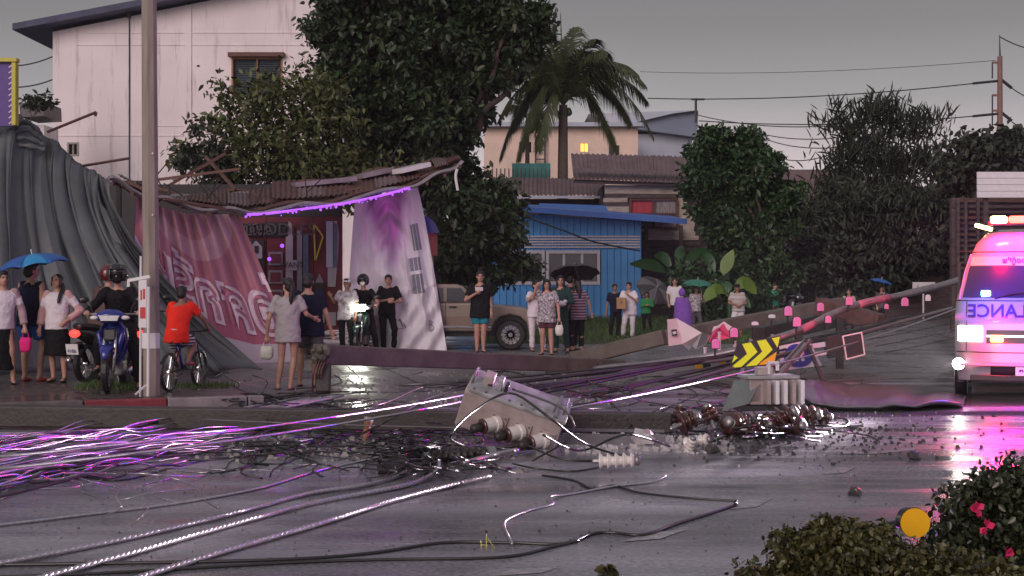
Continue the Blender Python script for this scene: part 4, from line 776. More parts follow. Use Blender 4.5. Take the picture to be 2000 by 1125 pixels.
for x, y in ((478, 468), (551, 480), (490, 511), (526, 506)): MB().ell(P(x, y, DS - .3), .045, 8, 6).build('led_bulb', 'led_purple', sp, world=True)
mb = MB()
for k in range(40): x = random.uniform(540, 640); y = random.uniform(645, 700); a = G(x, y, .01); mb.box(a + Vector((0, 0, random.uniform(.02, .3))), (random.uniform(.2, .9), random.uniform(.05, .4), .03), (random.uniform(-.3, .3), random.uniform(-.3, .3), random.uniform(0, 3)))
tag(mb.build('board_debris', 'concrete_dark'), 'heap of broken boards on the ground below the red shop front', 'debris', kind='stuff')

# printed banners -------------------------------------------------------------
def banner_mat(name, fn, transl=.25, rough=.45):
    m, n, l, b = node_mat(name); t = n.new('ShaderNodeUVMap'); s = n.new('ShaderNodeSeparateXYZ'); l(t.outputs[0], s.inputs[0]); c = fn(n, l, s.outputs[0], s.outputs[1]); l(c, b.inputs['Base Color']); b.inputs['Roughness'].default_value = rough; b.inputs['Specular IOR Level'].default_value = .3
    z = n.new('ShaderNodeTexNoise'); z.inputs['Scale'].default_value = 5; z.inputs['Detail'].default_value = 5; tc = n.new('ShaderNodeTexCoord'); l(tc.outputs['Object'], z.inputs[0]); k = n.new('ShaderNodeBump'); k.inputs['Strength'].default_value = .35; k.inputs['Distance'].default_value = .05; l(z.outputs[0], k.inputs['Height']); l(k.outputs[0], b.inputs['Normal'])
    tr = n.new('ShaderNodeBsdfTranslucent'); l(c, tr.inputs[0]); mx = n.new('ShaderNodeMixShader'); mx.inputs[0].default_value = transl; l(b.outputs[0], mx.inputs[1]); l(tr.outputs[0], mx.inputs[2]); l(mx.outputs[0], n['Material Output'].inputs[0])
def mth(n, l, op, a, b_=None):
    q = n.new('ShaderNodeMath'); q.operation = op
    for i, v in enumerate((a, b_)):
        if v is None: continue
        if isinstance(v, (int, float)): q.inputs[i].default_value = v
        else: l(v, q.inputs[i])
    return q.outputs[0]
def mixc(n, l, f, a, b_):
    q = n.new('ShaderNodeMixRGB')
    for i, v in enumerate((f, a, b_)):
        if isinstance(v, (int, float)): q.inputs[i].default_value = v
        elif isinstance(v, tuple): q.inputs[i].default_value = v + (1,)
        else: l(v, q.inputs[i])
    return q.outputs[0]
def pinkfn(n, l, u, v):
    r = n.new('ShaderNodeValToRGB'); r.color_ramp.elements[0].color = (.46, .25, .30, 1); r.color_ramp.elements[1].color = (.52, .15, .24, 1); l(v, r.inputs[0])
    du = mth(n, l, 'SUBTRACT', u, .50); dv = mth(n, l, 'SUBTRACT', v, -.10); d = mth(n, l, 'ADD', mth(n, l, 'POWER', mth(n, l, 'ABSOLUTE', du), 2.0), mth(n, l, 'POWER', mth(n, l, 'ABSOLUTE', dv), 2.0)); ring = mth(n, l, 'MULTIPLY', mth(n, l, 'GREATER_THAN', d, .085), mth(n, l, 'LESS_THAN', d, .19))
    c = mixc(n, l, mth(n, l, 'MULTIPLY', ring, .45), r.outputs[0], (.68, .48, .54)); return mixc(n, l, mth(n, l, 'GREATER_THAN', v, .86), c, (.66, .60, .68))
banner_mat('print_pink', pinkfn, .2)
BT = [(268, 378), (310, 402), (360, 416), (410, 420), (462, 417)]; BB = [(263, 470), (345, 628), (420, 690), (510, 714), (585, 712)]
def ban1(u, v, off=0.0):
    tx, ty = lin(BT, u); bx, by = lin(BB, u); xx = tx + (bx - tx) * v ** .9; yy = ty + (by - ty) * v
    D = 25.3 + 2.2 * u + .3 * v; w_ = math.sin(math.pi * min(1, v + .05)); f = .16 * w_ * (math.sin(u * 16 + v * 3) * .4 + math.sin(u * 29 - v * 4) * .3 + math.sin(v * 9 + u * 6) * .25) + .10 * (1 - v) * math.sin(u * 60)
    return P(xx, yy, D + f - off)
b1 = MB(); b1.grid(ban1, 80, 70); bo = b1.build('pink_banner', 'print_pink', smooth=True); tag(bo, 'torn maroon pink vinyl banner with mirrored lettering hanging behind the red shirted cyclist', 'banner')
mat('print_letter', (.70, .58, .66), .5, var=.08); mat('print_inner', (.42, .15, .24), .5, var=.1)
for bold, mt, off in ((.055, 'print_letter', .035), (-.012, 'print_inner', .06)):
    vs, fs = text_mesh('ไอศกรีม', 1.0, True, bold=bold); mb = MB()
    bm = bmesh.new(); bv = [bm.verts.new((x, y, 0)) for x, y in vs]
    for f in fs:
        try: bm.faces.new([bv[i] for i in f])
        except ValueError: pass
    for _ in range(3):
        le = [e_ for e_ in bm.edges if e_.calc_length() > .12]
        if le: bmesh.ops.subdivide_edges(bm, edges=le, cuts=1)
        bmesh.ops.triangulate(bm, faces=[f for f in bm.faces if len(f.verts) > 3])
    w0 = max(abs(x) for x, y in vs); bm.verts.index_update()
    pts = []
    for q in bm.verts: uu = .58 + q.co.x / w0 * .50; vv = .60 - q.co.y * .46 + .12 * (uu - .5); pts.append(ban1(max(0, min(1, uu)), max(0, min(.85, vv)), off))
    mb.add(pts, [tuple(q.index for q in f.verts) for f in bm.faces]); bm.free()
    ob = mb.build('lettering', mt, bo); ob.data.transform(bo.matrix_basis.inverted())
def whitefn(n, l, u, v):
    base = (.84, .83, .86); du = mth(n, l, 'ABSOLUTE', mth(n, l, 'SUBTRACT', u, .42)); vm = mth(n, l, 'MULTIPLY', mth(n, l, 'SUBTRACT', .56, mth(n, l, 'ADD', mth(n, l, 'MULTIPLY', du, 1.5), v)), 5.0); q_ = n.new('ShaderNodeClamp'); l(vm, q_.inputs[0]); c = mixc(n, l, q_.outputs[0], base, (.42, .30, .44))
    for (u0, u1, v0, v1) in ((.62, .80, .42, .50), (.62, .80, .52, .64), (.72, .86, .22, .38)):
        q = mth(n, l, 'MULTIPLY', mth(n, l, 'MULTIPLY', mth(n, l, 'GREATER_THAN', u, u0), mth(n, l, 'LESS_THAN', u, u1)), mth(n, l, 'MULTIPLY', mth(n, l, 'GREATER_THAN', v, v0), mth(n, l, 'LESS_THAN', v, v1))); fr_ = mth(n, l, 'GREATER_THAN', mth(n, l, 'FRACT', mth(n, l, 'MULTIPLY', u, 16)), .12); c = mixc(n, l, mth(n, l, 'MULTIPLY', q, fr_), c, (.26, .27, .33))
    return c
banner_mat('print_white', whitefn, .12)
WT = [(694, 388), (730, 384), (765, 376), (790, 368), (814, 360)]; WB = [(676, 640), (735, 690), (800, 690), (840, 688), (873, 686)]
def ban2(u, v, off=0.0):
    tx, ty = lin(WT, u); bx, by = lin(WB, u); xx = tx + (bx - tx) * v ** .85; yy = ty + (by - ty) * v; sw_ = math.exp(-((u - .42) / .22) ** 2) * max(0, 1 - v / .6)
    f = .30 * math.sin(math.pi * min(1, .9 * v + .10)) * (abs(math.sin(u * 7 + .8 + .5 * v)) * .6 + abs(math.sin(u * 15.5 + 1.3 * v)) * .35 + abs(math.sin(v * 11 - u * 8)) * .22 + abs(math.sin(u * 27 - v * 6)) * .16 - .6) + .05 * noise.noise(Vector((u * 6, v * 9, 2))) + .10 * sw_ * math.sin(46 * (v + .35 * abs(u - .42) ** 1.2 * -2.2)) + .05 * (v > .6) * math.sin(v * 40 + u * 22)
    return P(xx, yy, 31.3 + .5 * u + f - off)
b2 = MB(); b2.grid(ban2, 90, 110); bw = b2.build('white_banner', 'print_white', smooth=True); tag(bw, 'big white vinyl banner hanging to the ground, glowing magenta at the top', 'banner')
mat('graffiti', (.25, .22, .27), .6, var=0)
for (u, v) in ((.45, .82), (.82, .84)):
    mb = MB(); mb.tube(catmull([ban2(u + random.uniform(-.05, .05), v + random.uniform(-.04, .04), .03) for k in range(7)], 5), .008, 4); o = mb.build('scribble', 'graffiti', bw); o.data.transform(bw.matrix_basis.inverted())
ls = empty('light_bundle', ban2(.42, .25, -.4), 0, 'magenta light bundle glowing behind the top of the white banner', 'light string')
mb = MB()
for k in range(14): mb.ell(ban2(.42 + random.uniform(-.1, .1), .18 + random.uniform(-.08, .2), -.32), .03, 6, 4)
mb.build('bulbs', 'led_magenta', ls, world=True)['kind'] = 'stuff'
for k, (u, v, e_, c_) in enumerate(((.42, .12, 3, (1, .1, .8)), (.42, .24, 5.5, (1, .12, .75)), (.44, .38, 1.5, (.6, .15, 1)))): lamp('bundle_lamp', 'POINT', ban2(u, v, -.38), e_, c_, ls, .12)
lamp('front_lamp', 'POINT', ban2(.42, .06, .30), .8, (1, .15, .85), ls, .1)

# ================================================================ ROADSIDE LAMP POST AND BOARD
up = empty('lamp_post', G(296, 772, PZ), 0, 'tall grey brown post with a white wrap beside the cyclist, cut by the top edge', 'post')
b0 = G(296, 772, PZ); DL = b0.y; tpz = P(290, -160, DL)
MB().tube([b0, b0.lerp(tpz, .5), tpz], [.112, .104, .094], 8).build('shaft', 'lamp_pole', up, world=True)
a = P(294, 680, DL); c = P(294, 650, DL); MB().tube([a, c], .121, 8).build('wrap', 'plastic_white', up, world=True)
for y in (300, 420, 560): p = P(299, y, DL - .11); MB().cyl(p, p + Vector((0, -.03, 0)), .014, n=6).build('bolt', 'steel', up, world=True)
rw = empty('warning_board', G(281, 772, PZ), 0, 'narrow white board with red marks and bracket standing against the post', 'sign'); DB = DL - .35
a = P(271, 640, DB); c = P(287, 546, DB); MB().box(((a.x + c.x) / 2, DB, (a.z + c.z) / 2), (c.x - a.x, .03, c.z - a.z)).build('board', 'paint_white', rw, world=True, bevel=.004)
for x0, y0, x1, y1 in ((273.5, 600, 284, 622), (274, 566, 277, 586), (279, 564, 283, 584)): a = P(x0, y1, DB - .02); c = P(x1, y0, DB - .02); MB().box(((a.x + c.x) / 2, DB - .018, (a.z + c.z) / 2), (c.x - a.x, .004, c.z - a.z)).build('red_mark', 'paint_red', rw, world=True)
for px, y0, y1, r_ in ((274, 500, 775, .014), (289, 560, 774, .018)): MB().cyl(P(px, y1, DB), P(px + 1, y0, DB), r_, n=6).build('stake', 'plastic_white', rw, world=True)
MB().bar(P(250, 548, DB), P(293, 540, DB), .05, .04).build('bracket_arm', 'plastic_white', rw, world=True); MB().bar(P(251, 548, DB), P(251, 560, DB), .03, .03).build('bracket_end', 'plastic_white', rw, world=True); MB().bar(P(264, 771, DB - .1), P(285, 752, DB), .02).build('brace', 'plastic_white', rw, world=True)

# ================================================================ FALLEN POLES AND WRECKAGE
def beam(mb, p0, p1, a0, a1, n=8, bend=0.0):
    p0 = Vector(p0); p1 = Vector(p1); pts = [p0.lerp(p1, i / n) + Vector((0, 0, -bend * math.sin(math.pi * i / n))) for i in range(n + 1)]
    vs = []; d = (p1 - p0).normalized(); x = d.cross(Vector((0, 0, 1))).normalized(); y = x.cross(d)
    for i, p in enumerate(pts):
        a = (a0 + (a1 - a0) * i / n) / 2; jit = [random.uniform(-.004, .004) for _ in range(8)]; vs += [p + x * (-a + jit[0]) + y * (-a + jit[1]), p + x * (a + jit[2]) + y * (-a + jit[3]), p + x * (a + jit[4]) + y * (a + jit[5]), p + x * (-a + jit[6]) + y * (a + jit[7])]
    fs = [(4 * i + k, 4 * i + (k + 1) % 4, 4 * i + 4 + (k + 1) % 4, 4 * i + 4 + k) for i in range(n) for k in range(4)] + [(3, 2, 1, 0), (4 * n, 4 * n + 1, 4 * n + 2, 4 * n + 3)]
    mb.add(vs, fs); return mb
pa = empty('fallen_pole', (-2, 15.2, 0), 0, 'long dark concrete utility pole lying flat along the kerb behind the near transformer', 'pole')
beam(MB(), (-7.6, 15.75, .14), (1.67, 14.95, .125), .24, .21, 16).build('shaft', 'concrete_dark', pa, world=True, bevel=.02)
for k in range(9): p = Vector((.55 + .13 * k, 15.05 - .0105 * k - .108, .16)); MB().cyl(p, p + Vector((0, -.012, 0)), .012, n=6).build('bolt_hole', 'rubber', pa, world=True)
mb = MB()
for k in range(6): mb.tube(catmull([(1.66, 14.95 + random.uniform(-.07, .07), .05 + .03 * k), (1.78 + random.uniform(-.05, .05), 14.85, .10 + .03 * k), (1.80, 14.8, .0 + .02 * k)], 4), .012, 5)
mb.build('end_rods', 'rust_dark', pa, world=True)['kind'] = 'stuff'
pb = empty('broken_pole', G(626, 768), 0, 'thick brown concrete pole propped up on its broken stump behind the wires', 'pole')
q0 = P(622, 692, 20.3); q1 = P(1212, 716, 25.8); beam(MB(), q0, q1, .29, .24, 14).build('shaft', 'concrete_brown', pb, world=True, bevel=.02)
mb = MB(); beam(mb, G(630, 770) + Vector((0, .05, 0)), P(632, 712, 20.35), .20, .22, 6); mb.build('stump', 'concrete_dark', pb, world=True, bevel=.03)
mb = MB()
for k in range(26): mb.ell(P(random.uniform(610, 645), random.uniform(680, 700), 20.2 + random.uniform(-.12, .1)), (random.uniform(.03, .07),) * 3, 5, 4, (k, k, k))
mb.build('fractured_concrete', 'concrete_brown', pb, world=True)['kind'] = 'stuff'
mb = MB()
for k in range(4): mb.tube(catmull([P(620 + 6 * k, 700, 20.2), P(612 + 5 * k, 730, 20.1), G(610 + 9 * k, 768)], 5), .014, 5)
mb.build('bent_rebar', 'rust_dark', pb, world=True)['kind'] = 'stuff'
pc = empty('leaning_pole', G(1130, 708), 0, 'brown concrete pole rising from the ground to the right behind the white torn panel', 'pole')
beam(MB(), P(1120, 702, 28.5), P(1300, 658, 27.6), .30, .29, 6).build('lower_shaft', 'concrete_brown', pc, world=True, bevel=.02); beam(MB(), P(1296, 660, 27.7), P(1645, 592, 29), .28, .24, 10).build('upper_shaft', 'concrete_brown', pc, world=True, bevel=.02)
pd = empty('snapped_crossarm', G(1560, 690), 0, 'dark snapped concrete crossarm lying below the pink reflectors', 'pole')
beam(MB(), P(1480, 655, 25.5), P(1650, 618, 27), .30, .3, 5).build('shaft', 'concrete_dark', pd, world=True, bevel=.02); beam(MB(), P(1600, 598, 26.2), P(1722, 630, 25.2), .32, .28, 5).build('slab', 'rust_dark', pd, world=True, bevel=.02)
for px, y0, y1 in ((1510, 720, 655), (1560, 700, 640), (1640, 700, 620)): MB().bar(P(px, y1, 25.6), (P(px, y1, 25.6).x, 25.6, 0), .12).build('prop', 'concrete_dark', pd, world=True)
pe = empty('street_sign_pole', G(1430, 720), 0, 'slender steel pole slanting up to the ambulance, wrapped with pink bands', 'pole')
SP = catmull([P(1160, 722, 23.8), P(1300, 708, 23), P(1425, 688, 22.6), P(1550, 650, 22.8), P(1660, 600, 23.6), P(1780, 572, 24.6), P(1880, 546, 25.6)], 8)
MB().tube(SP, [.055 + .012 * math.sin(i * .5) ** 2 for i in range(len(SP))], 8).build('shaft', 'steel', pe, world=True, smooth=True)
mat('reflector_lit_pink', (0.80, 0.24, 0.55), 0.25, var=0.06, coat=.5); mat('band_pink', (0.55, 0.16, 0.26), 0.4, var=0.25); mat('reflector_white', (0.78, 0.74, 0.78), 0.3, var=0.05)  # pink tabs carry the light they throw back in their base colour
for i0, i1 in ((25, 28), (33, 38)): MB().tube([p + Vector((0, -.002, 0)) for p in SP[i0:i1]], .066, 8).build('pink_band', 'band_pink', pe, world=True, smooth=True)
RF = [(1540, 608, 24, 9), (1557, 629, 22.5, 9), (1603, 600, 24.3, 8), (1659, 588, 23.4, 8), (1618, 624, 22.7, 7), (1768, 590, 24.2, 8), (1732, 599, 24.0, 5), (1434, 650, 22.4, 9), (1398, 672, 22.2, 9), (1508, 618, 24.5, 8), (1475, 632, 24.5, 8), (1813, 582, 24.6, 6)]
where = ['second from the left in the upper row', 'below the upper row, touching the sign pole', 'in the upper row above the crossarm', 'where the poles cross', 'under the slanting sign pole', 'far right near the ambulance', 'small, between the pole crossing and the ambulance', 'beside the torn pink panel', 'lowest one, under the torn white panel', 'white and flattened, right one of two', 'white and flattened, left one of two', 'rightmost, pale and small']
for k, (x, y, D, r) in enumerate(RF):
    rm = r * D / F * .86; c = P(x, y, D); mt = 'reflector_white' if k in (9, 10, 11) else 'reflector_lit_pink'; hgt = .5 if k in (9, 10) else 1.15
    pl = [(-rm, -rm * hgt), (rm, -rm * hgt), (rm, rm * .35 * hgt)] + [(rm * math.cos(R(a)), rm * hgt * (.35 + .8 * math.sin(R(a)))) for a in (30, 60, 90, 120, 150)] + [(-rm, rm * .35 * hgt)]
    ro = empty('reflector', c, 0, ('white' if k > 8 else 'pink') + ' rounded reflector tab on the fallen lines, ' + where[k], 'reflector', 'reflectors on the fallen poles'); M0 = frame((0, 0, 0), (1, 0, 0))
    MB().prism(pl, .05, M0).build('lens', mt, ro, bevel=.008); MB().prism([(q[0] * 1.12, q[1] * 1.1) for q in pl], .03, frame((0, .03, 0), (1, 0, 0))).build('housing', 'plastic_black', ro); MB().bar((0, .06, -rm), (0, .08, -rm - .12), .03).build('clip', 'steel_dark', ro)
# signs in the wreck
def quadmap(c, D, u, v, off=0.0): 
    tl, tr, br, bl_ = c; x = (tl[0] * (1 - u) + tr[0] * u) * (1 - v) + (bl_[0] * (1 - u) + br[0] * u) * v; y = (tl[1] * (1 - u) + tr[1] * u) * (1 - v) + (bl_[1] * (1 - u) + br[1] * u) * v; return P(x, y, D - off)
def qpanel(name, c, D, uv, mt, parent, off, th=.012):
    q = [quadmap(c, D, u, v, off) for u, v in uv]; n_ = len(q); return MB().add(q + [p + Vector((0, th, 0)) for p in q], [tuple(range(n_))[::-1], tuple(range(n_, 2 * n_))] + [(i, (i + 1) % n_, (i + 1) % n_ + n_, i + n_) for i in range(n_)]).build(name, mt, parent, world=True)
SQ = [(0, 1), (1, 1), (1, 0), (0, 0)]
mat('sign_yellow', (0.72, 1.0, 0.02), 0.35, var=0.05); mat('sign_black', (0.025, 0.02, 0.022), 0.4, var=0.1); mat('sign_orange', (0.85, 0.45, 0.01), 0.35, var=0.05); mat('sign_blue', (0.03, 0.035, 0.30), 0.35, var=0.08); mat('sign_white', (0.62, 0.60, 0.68), 0.4, var=0.08); mat('sign_pink', (0.70, 0.08, 0.22), 0.4, var=0.12)
cs = empty('chevron_sign', G(1470, 735), 0, 'yellow and black chevron road sign lying aslant on the wires', 'sign'); CQ = [(1440, 672), (1525, 655), (1513, 712), (1424, 721)]; DC = 21.0
qpanel('plate', CQ, DC, SQ, 'sign_black', cs, 0, .02)
for u0 in (.12, .46): qpanel('chevron', CQ, DC, [(u0, .04), (u0 + .2, .04), (u0 + .42, .46), (u0 + .14, .96), (u0 - .10, .96), (u0 + .19, .48)], 'sign_yellow', cs, .012)
qpanel('chevron', CQ, DC, [(.80, .04), (.985, .04), (.985, .42)], 'sign_yellow', cs, .012); qpanel('chevron', CQ, DC, [(.02, .45), (.12, .58), (.02, .75)], 'sign_yellow', cs, .012); qpanel('corner_patch', CQ, DC, [(.985, .56), (.985, .96), (.64, .96), (.72, .82)], 'sign_orange', cs, .014)
for u in (.3, .8): MB().bar(quadmap(CQ, DC, u, -.1, -.05), quadmap(CQ, DC, u, 1.25, -.05), .05, .03).build('bracket', 'steel', cs, world=True)
bsn = empty('direction_sign', G(1560, 735), 0, 'white sign plate with blue disc and white arrows, upside down beside the chevron sign', 'sign'); BQ = [(1522, 676), (1580, 664), (1606, 714), (1524, 724)]; DBs = 22.5
qpanel('plate', BQ, DBs, SQ, 'sign_white', bsn, 0, .02)
cq = lambda a, r: (.50 + r * math.cos(a) * .42, .50 + r * math.sin(a) * .50)
qpanel('blue_disc', BQ, DBs, [cq(-2 * math.pi * k / 28, .92) for k in range(28)], 'sign_blue', bsn, .012)
for pts in ([(-.5, -.35), (.0, -.5), (-.1, -.25), (.05, -.1), (-.1, .05), (-.25, -.12), (-.42, 0)], [(.1, -.1), (.5, -.3), (.45, .0), (.3, .02), (.35, .45), (.15, .5), (.12, .1)], [(-.5, .2), (-.1, .1), (0, .45), (-.2, .4), (-.35, .55)]):
    qpanel('arrow', BQ, DBs, [(.5 + x * .42, .5 + y * .5) for x, y in pts][::-1], 'sign_white', bsn, .02)
tw = empty('torn_white_panel', G(1360, 700), 0, 'creased white sheet metal panel with small black printed square on the fallen poles', 'panel')
def thin(name, px, D, mt, parent, dys=None, th=.012):
    q = [P(x, y, D + (dys[i] if dys else 0)) for i, (x, y) in enumerate(px)]; n_ = len(q); return MB().add(q + [p + Vector((0, th, 0)) for p in q], [tuple(range(n_))[::-1], tuple(range(n_, 2 * n_))] + [(i, (i + 1) % n_, (i + 1) % n_ + n_, i + n_) for i in range(n_)]).build(name, mt, parent, world=True)
mat('sheet_white', (.66, .62, .66), .4, var=.10, scale=4)
thin('left_leaf', [(1306, 676), (1333, 672), (1322, 622), (1303, 624)], 24, 'sheet_white', tw, [0, .1, .1, 0]); thin('middle_leaf', [(1333, 672), (1345, 684), (1352, 676), (1360, 682), (1371, 650), (1322, 622)], 24.1, 'sheet_white', tw, [0, .12, .1, .12, -.1, 0]); thin('right_leaf', [(1360, 682), (1378, 674), (1381, 668), (1388, 655), (1371, 648)], 24.0, 'sheet_white', tw, [.2, .3, .3, .35, 0])
thin('printed_square', [(1313, 657), (1323, 655), (1322, 643), (1311, 644)], 23.98, 'sign_black', tw, th=.002); 
thin('printed_square', [(1314.5, 653), (1321, 652), (1320.5, 647), (1313.5, 648)], 23.97, 'sheet_white', tw, th=.002)
tpk = empty('torn_pink_panel', G(1410, 700), 0, 'crumpled torn pink sign piece beside the creased white panel', 'panel'); thin('sheet', [(1384, 668), (1428, 660), (1426, 645), (1412, 632), (1405, 640), (1398, 642), (1392, 648)], 23.6, 'sign_pink', tpk, [0, .1, .25, .1, 0, .1, .1]); thin('torn_edge', [(1390, 648), (1398, 645), (1406, 641), (1412, 634), (1420, 644), (1436, 650), (1438, 644), (1414, 628), (1402, 636), (1394, 638)], 23.75, 'sheet_white', tpk)
fs_ = empty('framed_sign', G(1668, 715), 0, 'square sign seen from behind with pale frame and dark face', 'sign'); FQ = [(1645, 656), (1684, 648), (1690, 693), (1653, 703)]; qpanel('face', FQ, 21.6, SQ, 'shop_dark', fs_, 0, .02)
for (u0, v0, u1, v1) in ((0, 0, 1, .05), (0, .95, 1, 1), (0, .05, .06, .95), (.94, .05, 1, .95)): qpanel('frame_bar', FQ, 21.6, [(u0, v1), (u1, v1), (u1, v0), (u0, v0)], 'reflector_white', fs_, .02, .03)
MB().bar(P(1665, 655, 21.7), P(1860, 600, 24.5), .03).build('stay_rod', 'steel', fs_, world=True); MB().bar(P(1670, 680, 21.7), P(1760, 655, 24), .04).build('stay_rod', 'steel', fs_, world=True)
dk = empty('dark_signal_box', G(1630, 715), 0, 'dark rounded signal box between the blue sign and the framed sign', 'signal'); qpanel('housing', [(1612, 660), (1650, 653), (1652, 694), (1618, 701)], 22.0, [(.1, 1), (.9, 1), (1, .8), (1, .2), (.85, 0), (.15, 0), (0, .2), (0, .8)], 'shop_dark', dk, 0, .18); MB().bar(P(1586, 676, 22.1), P(1612, 672, 22.1), .08, .07).build('light_strip', 'sign_white', dk, world=True); MB().bar(P(1590, 692, 22.1), P(1616, 688, 22.1), .08, .06).build('light_strip', 'sign_white', dk, world=True)
af = empty('steel_frame_leg', G(1565, 740), 0, 'pair of crossed grey steel channels leaning over the blue disc sign', 'frame'); MB().bar(P(1520, 736, 21.4), P(1582, 664, 21.8), .07, .05).build('channel', 'steel', af, world=True); MB().bar(P(1513, 728, 21.5), P(1572, 664, 21.9), .03, .04).build('channel', 'steel', af, world=True); MB().bar(P(1574, 664, 21.8), P(1613, 757, 21.2), .05, .04).build('leg', 'steel_dark', af, world=True); MB().cyl(P(1545, 703, 21.45), P(1545, 703, 21.35), .03, n=8).build('bolt', 'rubber', af, world=True)
br_ = empty('barrier_board', G(1400, 730), 0, 'orange and white striped barrier board under the wires left of the chevron sign', 'barrier')
for k in range(5): MB().bar(P(1358 + k * 15, 716 - k * 2.5, 22.4), P(1372 + k * 15, 713.5 - k * 2.5, 22.4), .02, .09).build('stripe', ('sign_orange', 'sign_black', 'sign_white')[k % 3], br_, world=True)
for k, (x, y0, y1) in enumerate(((1377, 706, 680), (1405, 690, 650), (1435, 700, 668))): tag(MB().tube([P(x, y0, 23), P(x, y1, 23)], .025, 6).tube([P(x, y1, 23), P(x, y1 - 2, 23)], .035, 6).build('delineator_post', 'sign_white'), ('short pale post sticking up left of the chevron sign', 'short pale post behind the chevron sign top edge', 'thin pale post between the pink reflector and the chevron sign')[k], 'post', 'posts in the wreckage')
# ================================================================ TRANSFORMERS, INSULATORS, CABLES
mat('tank_grey', (0.46, 0.39, 0.385), 0.45, var=0, scale=5, c2=(0.30, 0.235, 0.22), detail=7, bump=.15, bscale=9); mat('tank_top', (0.42, 0.43, 0.45), 0.35, var=0, scale=7, c2=(0.20, 0.19, 0.19), detail=7); mat('tank_green', (0.13, 0.16, 0.16), 0.45, var=0.2, scale=5)
tf = empty('transformer', P(1000, 835, 14.0), 0, 'grey pink transformer tank lying tilted on the road with three white bushings', 'transformer'); tf.location.z = .29; tf.rotation_euler = (R(20), R(19), R(-4))
bpy.context.view_layer.update()
W_, Hh, Dp = 1.00, .40, .42
MB().box((0, 0, 0), (W_, Dp, Hh)).build('tank', 'tank_grey', tf, bevel=.02)
MB().box((0.03, .0, Hh / 2 + .025), (W_ * .98, Dp + .05, .045)).build('cover', 'tank_top', tf, bevel=.012)
MB().box((-.32, .02, Hh / 2 + .09), (.10, .16, .10)).build('terminal_box', 'tank_grey', tf, bevel=.01); MB().box((-.20, -.03, Hh / 2 + .10), (.05, .12, .13)).build('terminal_box', 'tank_top', tf, bevel=.008); MB().box((-.13, -.02, Hh / 2 + .075), (.04, .10, .09)).build('tap_switch', 'plastic_black', tf, bevel=.005)
MB().box((.22, -.05, Hh / 2 + .06), (.30, .18, .025)).build('name_plate', 'tank_top', tf); MB().box((.40, 0, Hh / 2 + .055), (.03, Dp + .06, .03)).build('clamp', 'steel', tf)
for x in (-.46, .47): MB().tube(catmull([(x, -.1, Hh / 2 + .04), (x, -.1, Hh / 2 + .12), (x, .1, Hh / 2 + .12), (x, .1, Hh / 2 + .04)], 5), .014, 6).build('lifting_lug', 'steel', tf)
for k in range(8): MB().cyl((-.42 + .12 * k, -.22, Hh / 2 + .045), (-.42 + .12 * k, -.22, Hh / 2 + .065), .012, n=6).build('cover_bolt', 'steel', tf)
bd = Vector((-.62, -.70, -.10)).normalized()
for k, x in enumerate((-.10, .14, .38)):
    c = Vector((x, -Dp / 2, -.02)); MB().box(c + Vector((0, -.012, 0)), (.17, .02, .20)).build('flange', 'tank_grey', tf, bevel=.004)
    bu = MB(); bu.tube([c, c + bd * .05, c + bd * .055, c + bd * .17, c + bd * .175], [.085, .085, .07, .07, .06], 16); bo_ = bu.build('bushing', 'porcelain', tf, bevel=.006)
    MB().tube([c + bd * .17, c + bd * .178, c + bd * .19, c + bd * .20], [.055, .078, .078, .05], 16).build('bushing_ring', 'porcelain_brown', bo_, smooth=True)
    MB().tube([c + bd * .19, c + bd * .30, c + bd * .32], [.048, .045, .02], 12).build('bushing_tip', 'concrete_dark', bo_, smooth=True)
    for dx, dz in ((-.06, -.08), (.06, -.08), (-.06, .08), (.06, .08)): MB().cyl(c + Vector((dx, -.02, dz)), c + Vector((dx, -.034, dz)), .01, n=6).build('flange_bolt', 'steel', tf)
t2 = empty('finned_transformer', P(1500, 800, 16.6), R(10), 'upright transformer with white cooling fins amid dark insulators', 'transformer'); t2.location.z = .16
MB().box((0, 0, .17), (.56, .34, .30)).build('tank', 'tank_grey', t2, bevel=.012)
for k in range(5): MB().box((-.10 + .10 * k, -.24, .17), (.045, .16, .27)).build('cooling_fin', 'paint_white' if k in (1, 2, 4) else 'tank_grey', t2, bevel=.006)
MB().box((0, -.01, .335), (.62, .40, .035)).build('cover', 'tank_top', t2, bevel=.006); MB().box((-.06, -.03, .40), (.18, .14, .09)).build('terminal_box', 'tank_grey', t2, bevel=.006)
mb = MB(); mb.box((.03, -.08, .50), (.13, .05, .025)); mb.box((-.025, -.08, .43), (.03, .05, .13)); mb.box((.085, -.08, .45), (.025, .05, .09)); mb.build('lifting_bracket', 'paint_white', t2)
q = [(-.44, -.12, .30), (-.14, -.16, .30), (-.30, -.2, .04), (-.60, -.16, -.04)]; MB().add(q + [Vector(p) + Vector((0, .03, 0)) for p in q], [(0, 3, 2, 1), (4, 5, 6, 7), (0, 1, 5, 4), (1, 2, 6, 5), (2, 3, 7, 6), (3, 0, 4, 7)]).build('bent_side_plate', 'tank_green', t2)
q = [(-.15, -.17, .26), (-.15, -.17, .06), (-.40, -.17, .06)]; MB().add(q + [Vector(p) + Vector((0, .02, 0)) for p in q], [(0, 1, 2), (5, 4, 3), (0, 3, 4, 1), (1, 4, 5, 2), (2, 5, 3, 0)]).build('gusset', 'tank_grey', t2)
MB().box((0, -.05, -.02), (.8, .25, .06)).build('skid', 'steel_dark', t2)
def lathe(prof, n=16): # prof: (z, r)
    return MB().tube([(0, 0, z) for z, r in prof], [max(r, .002) for z, r in prof], n)
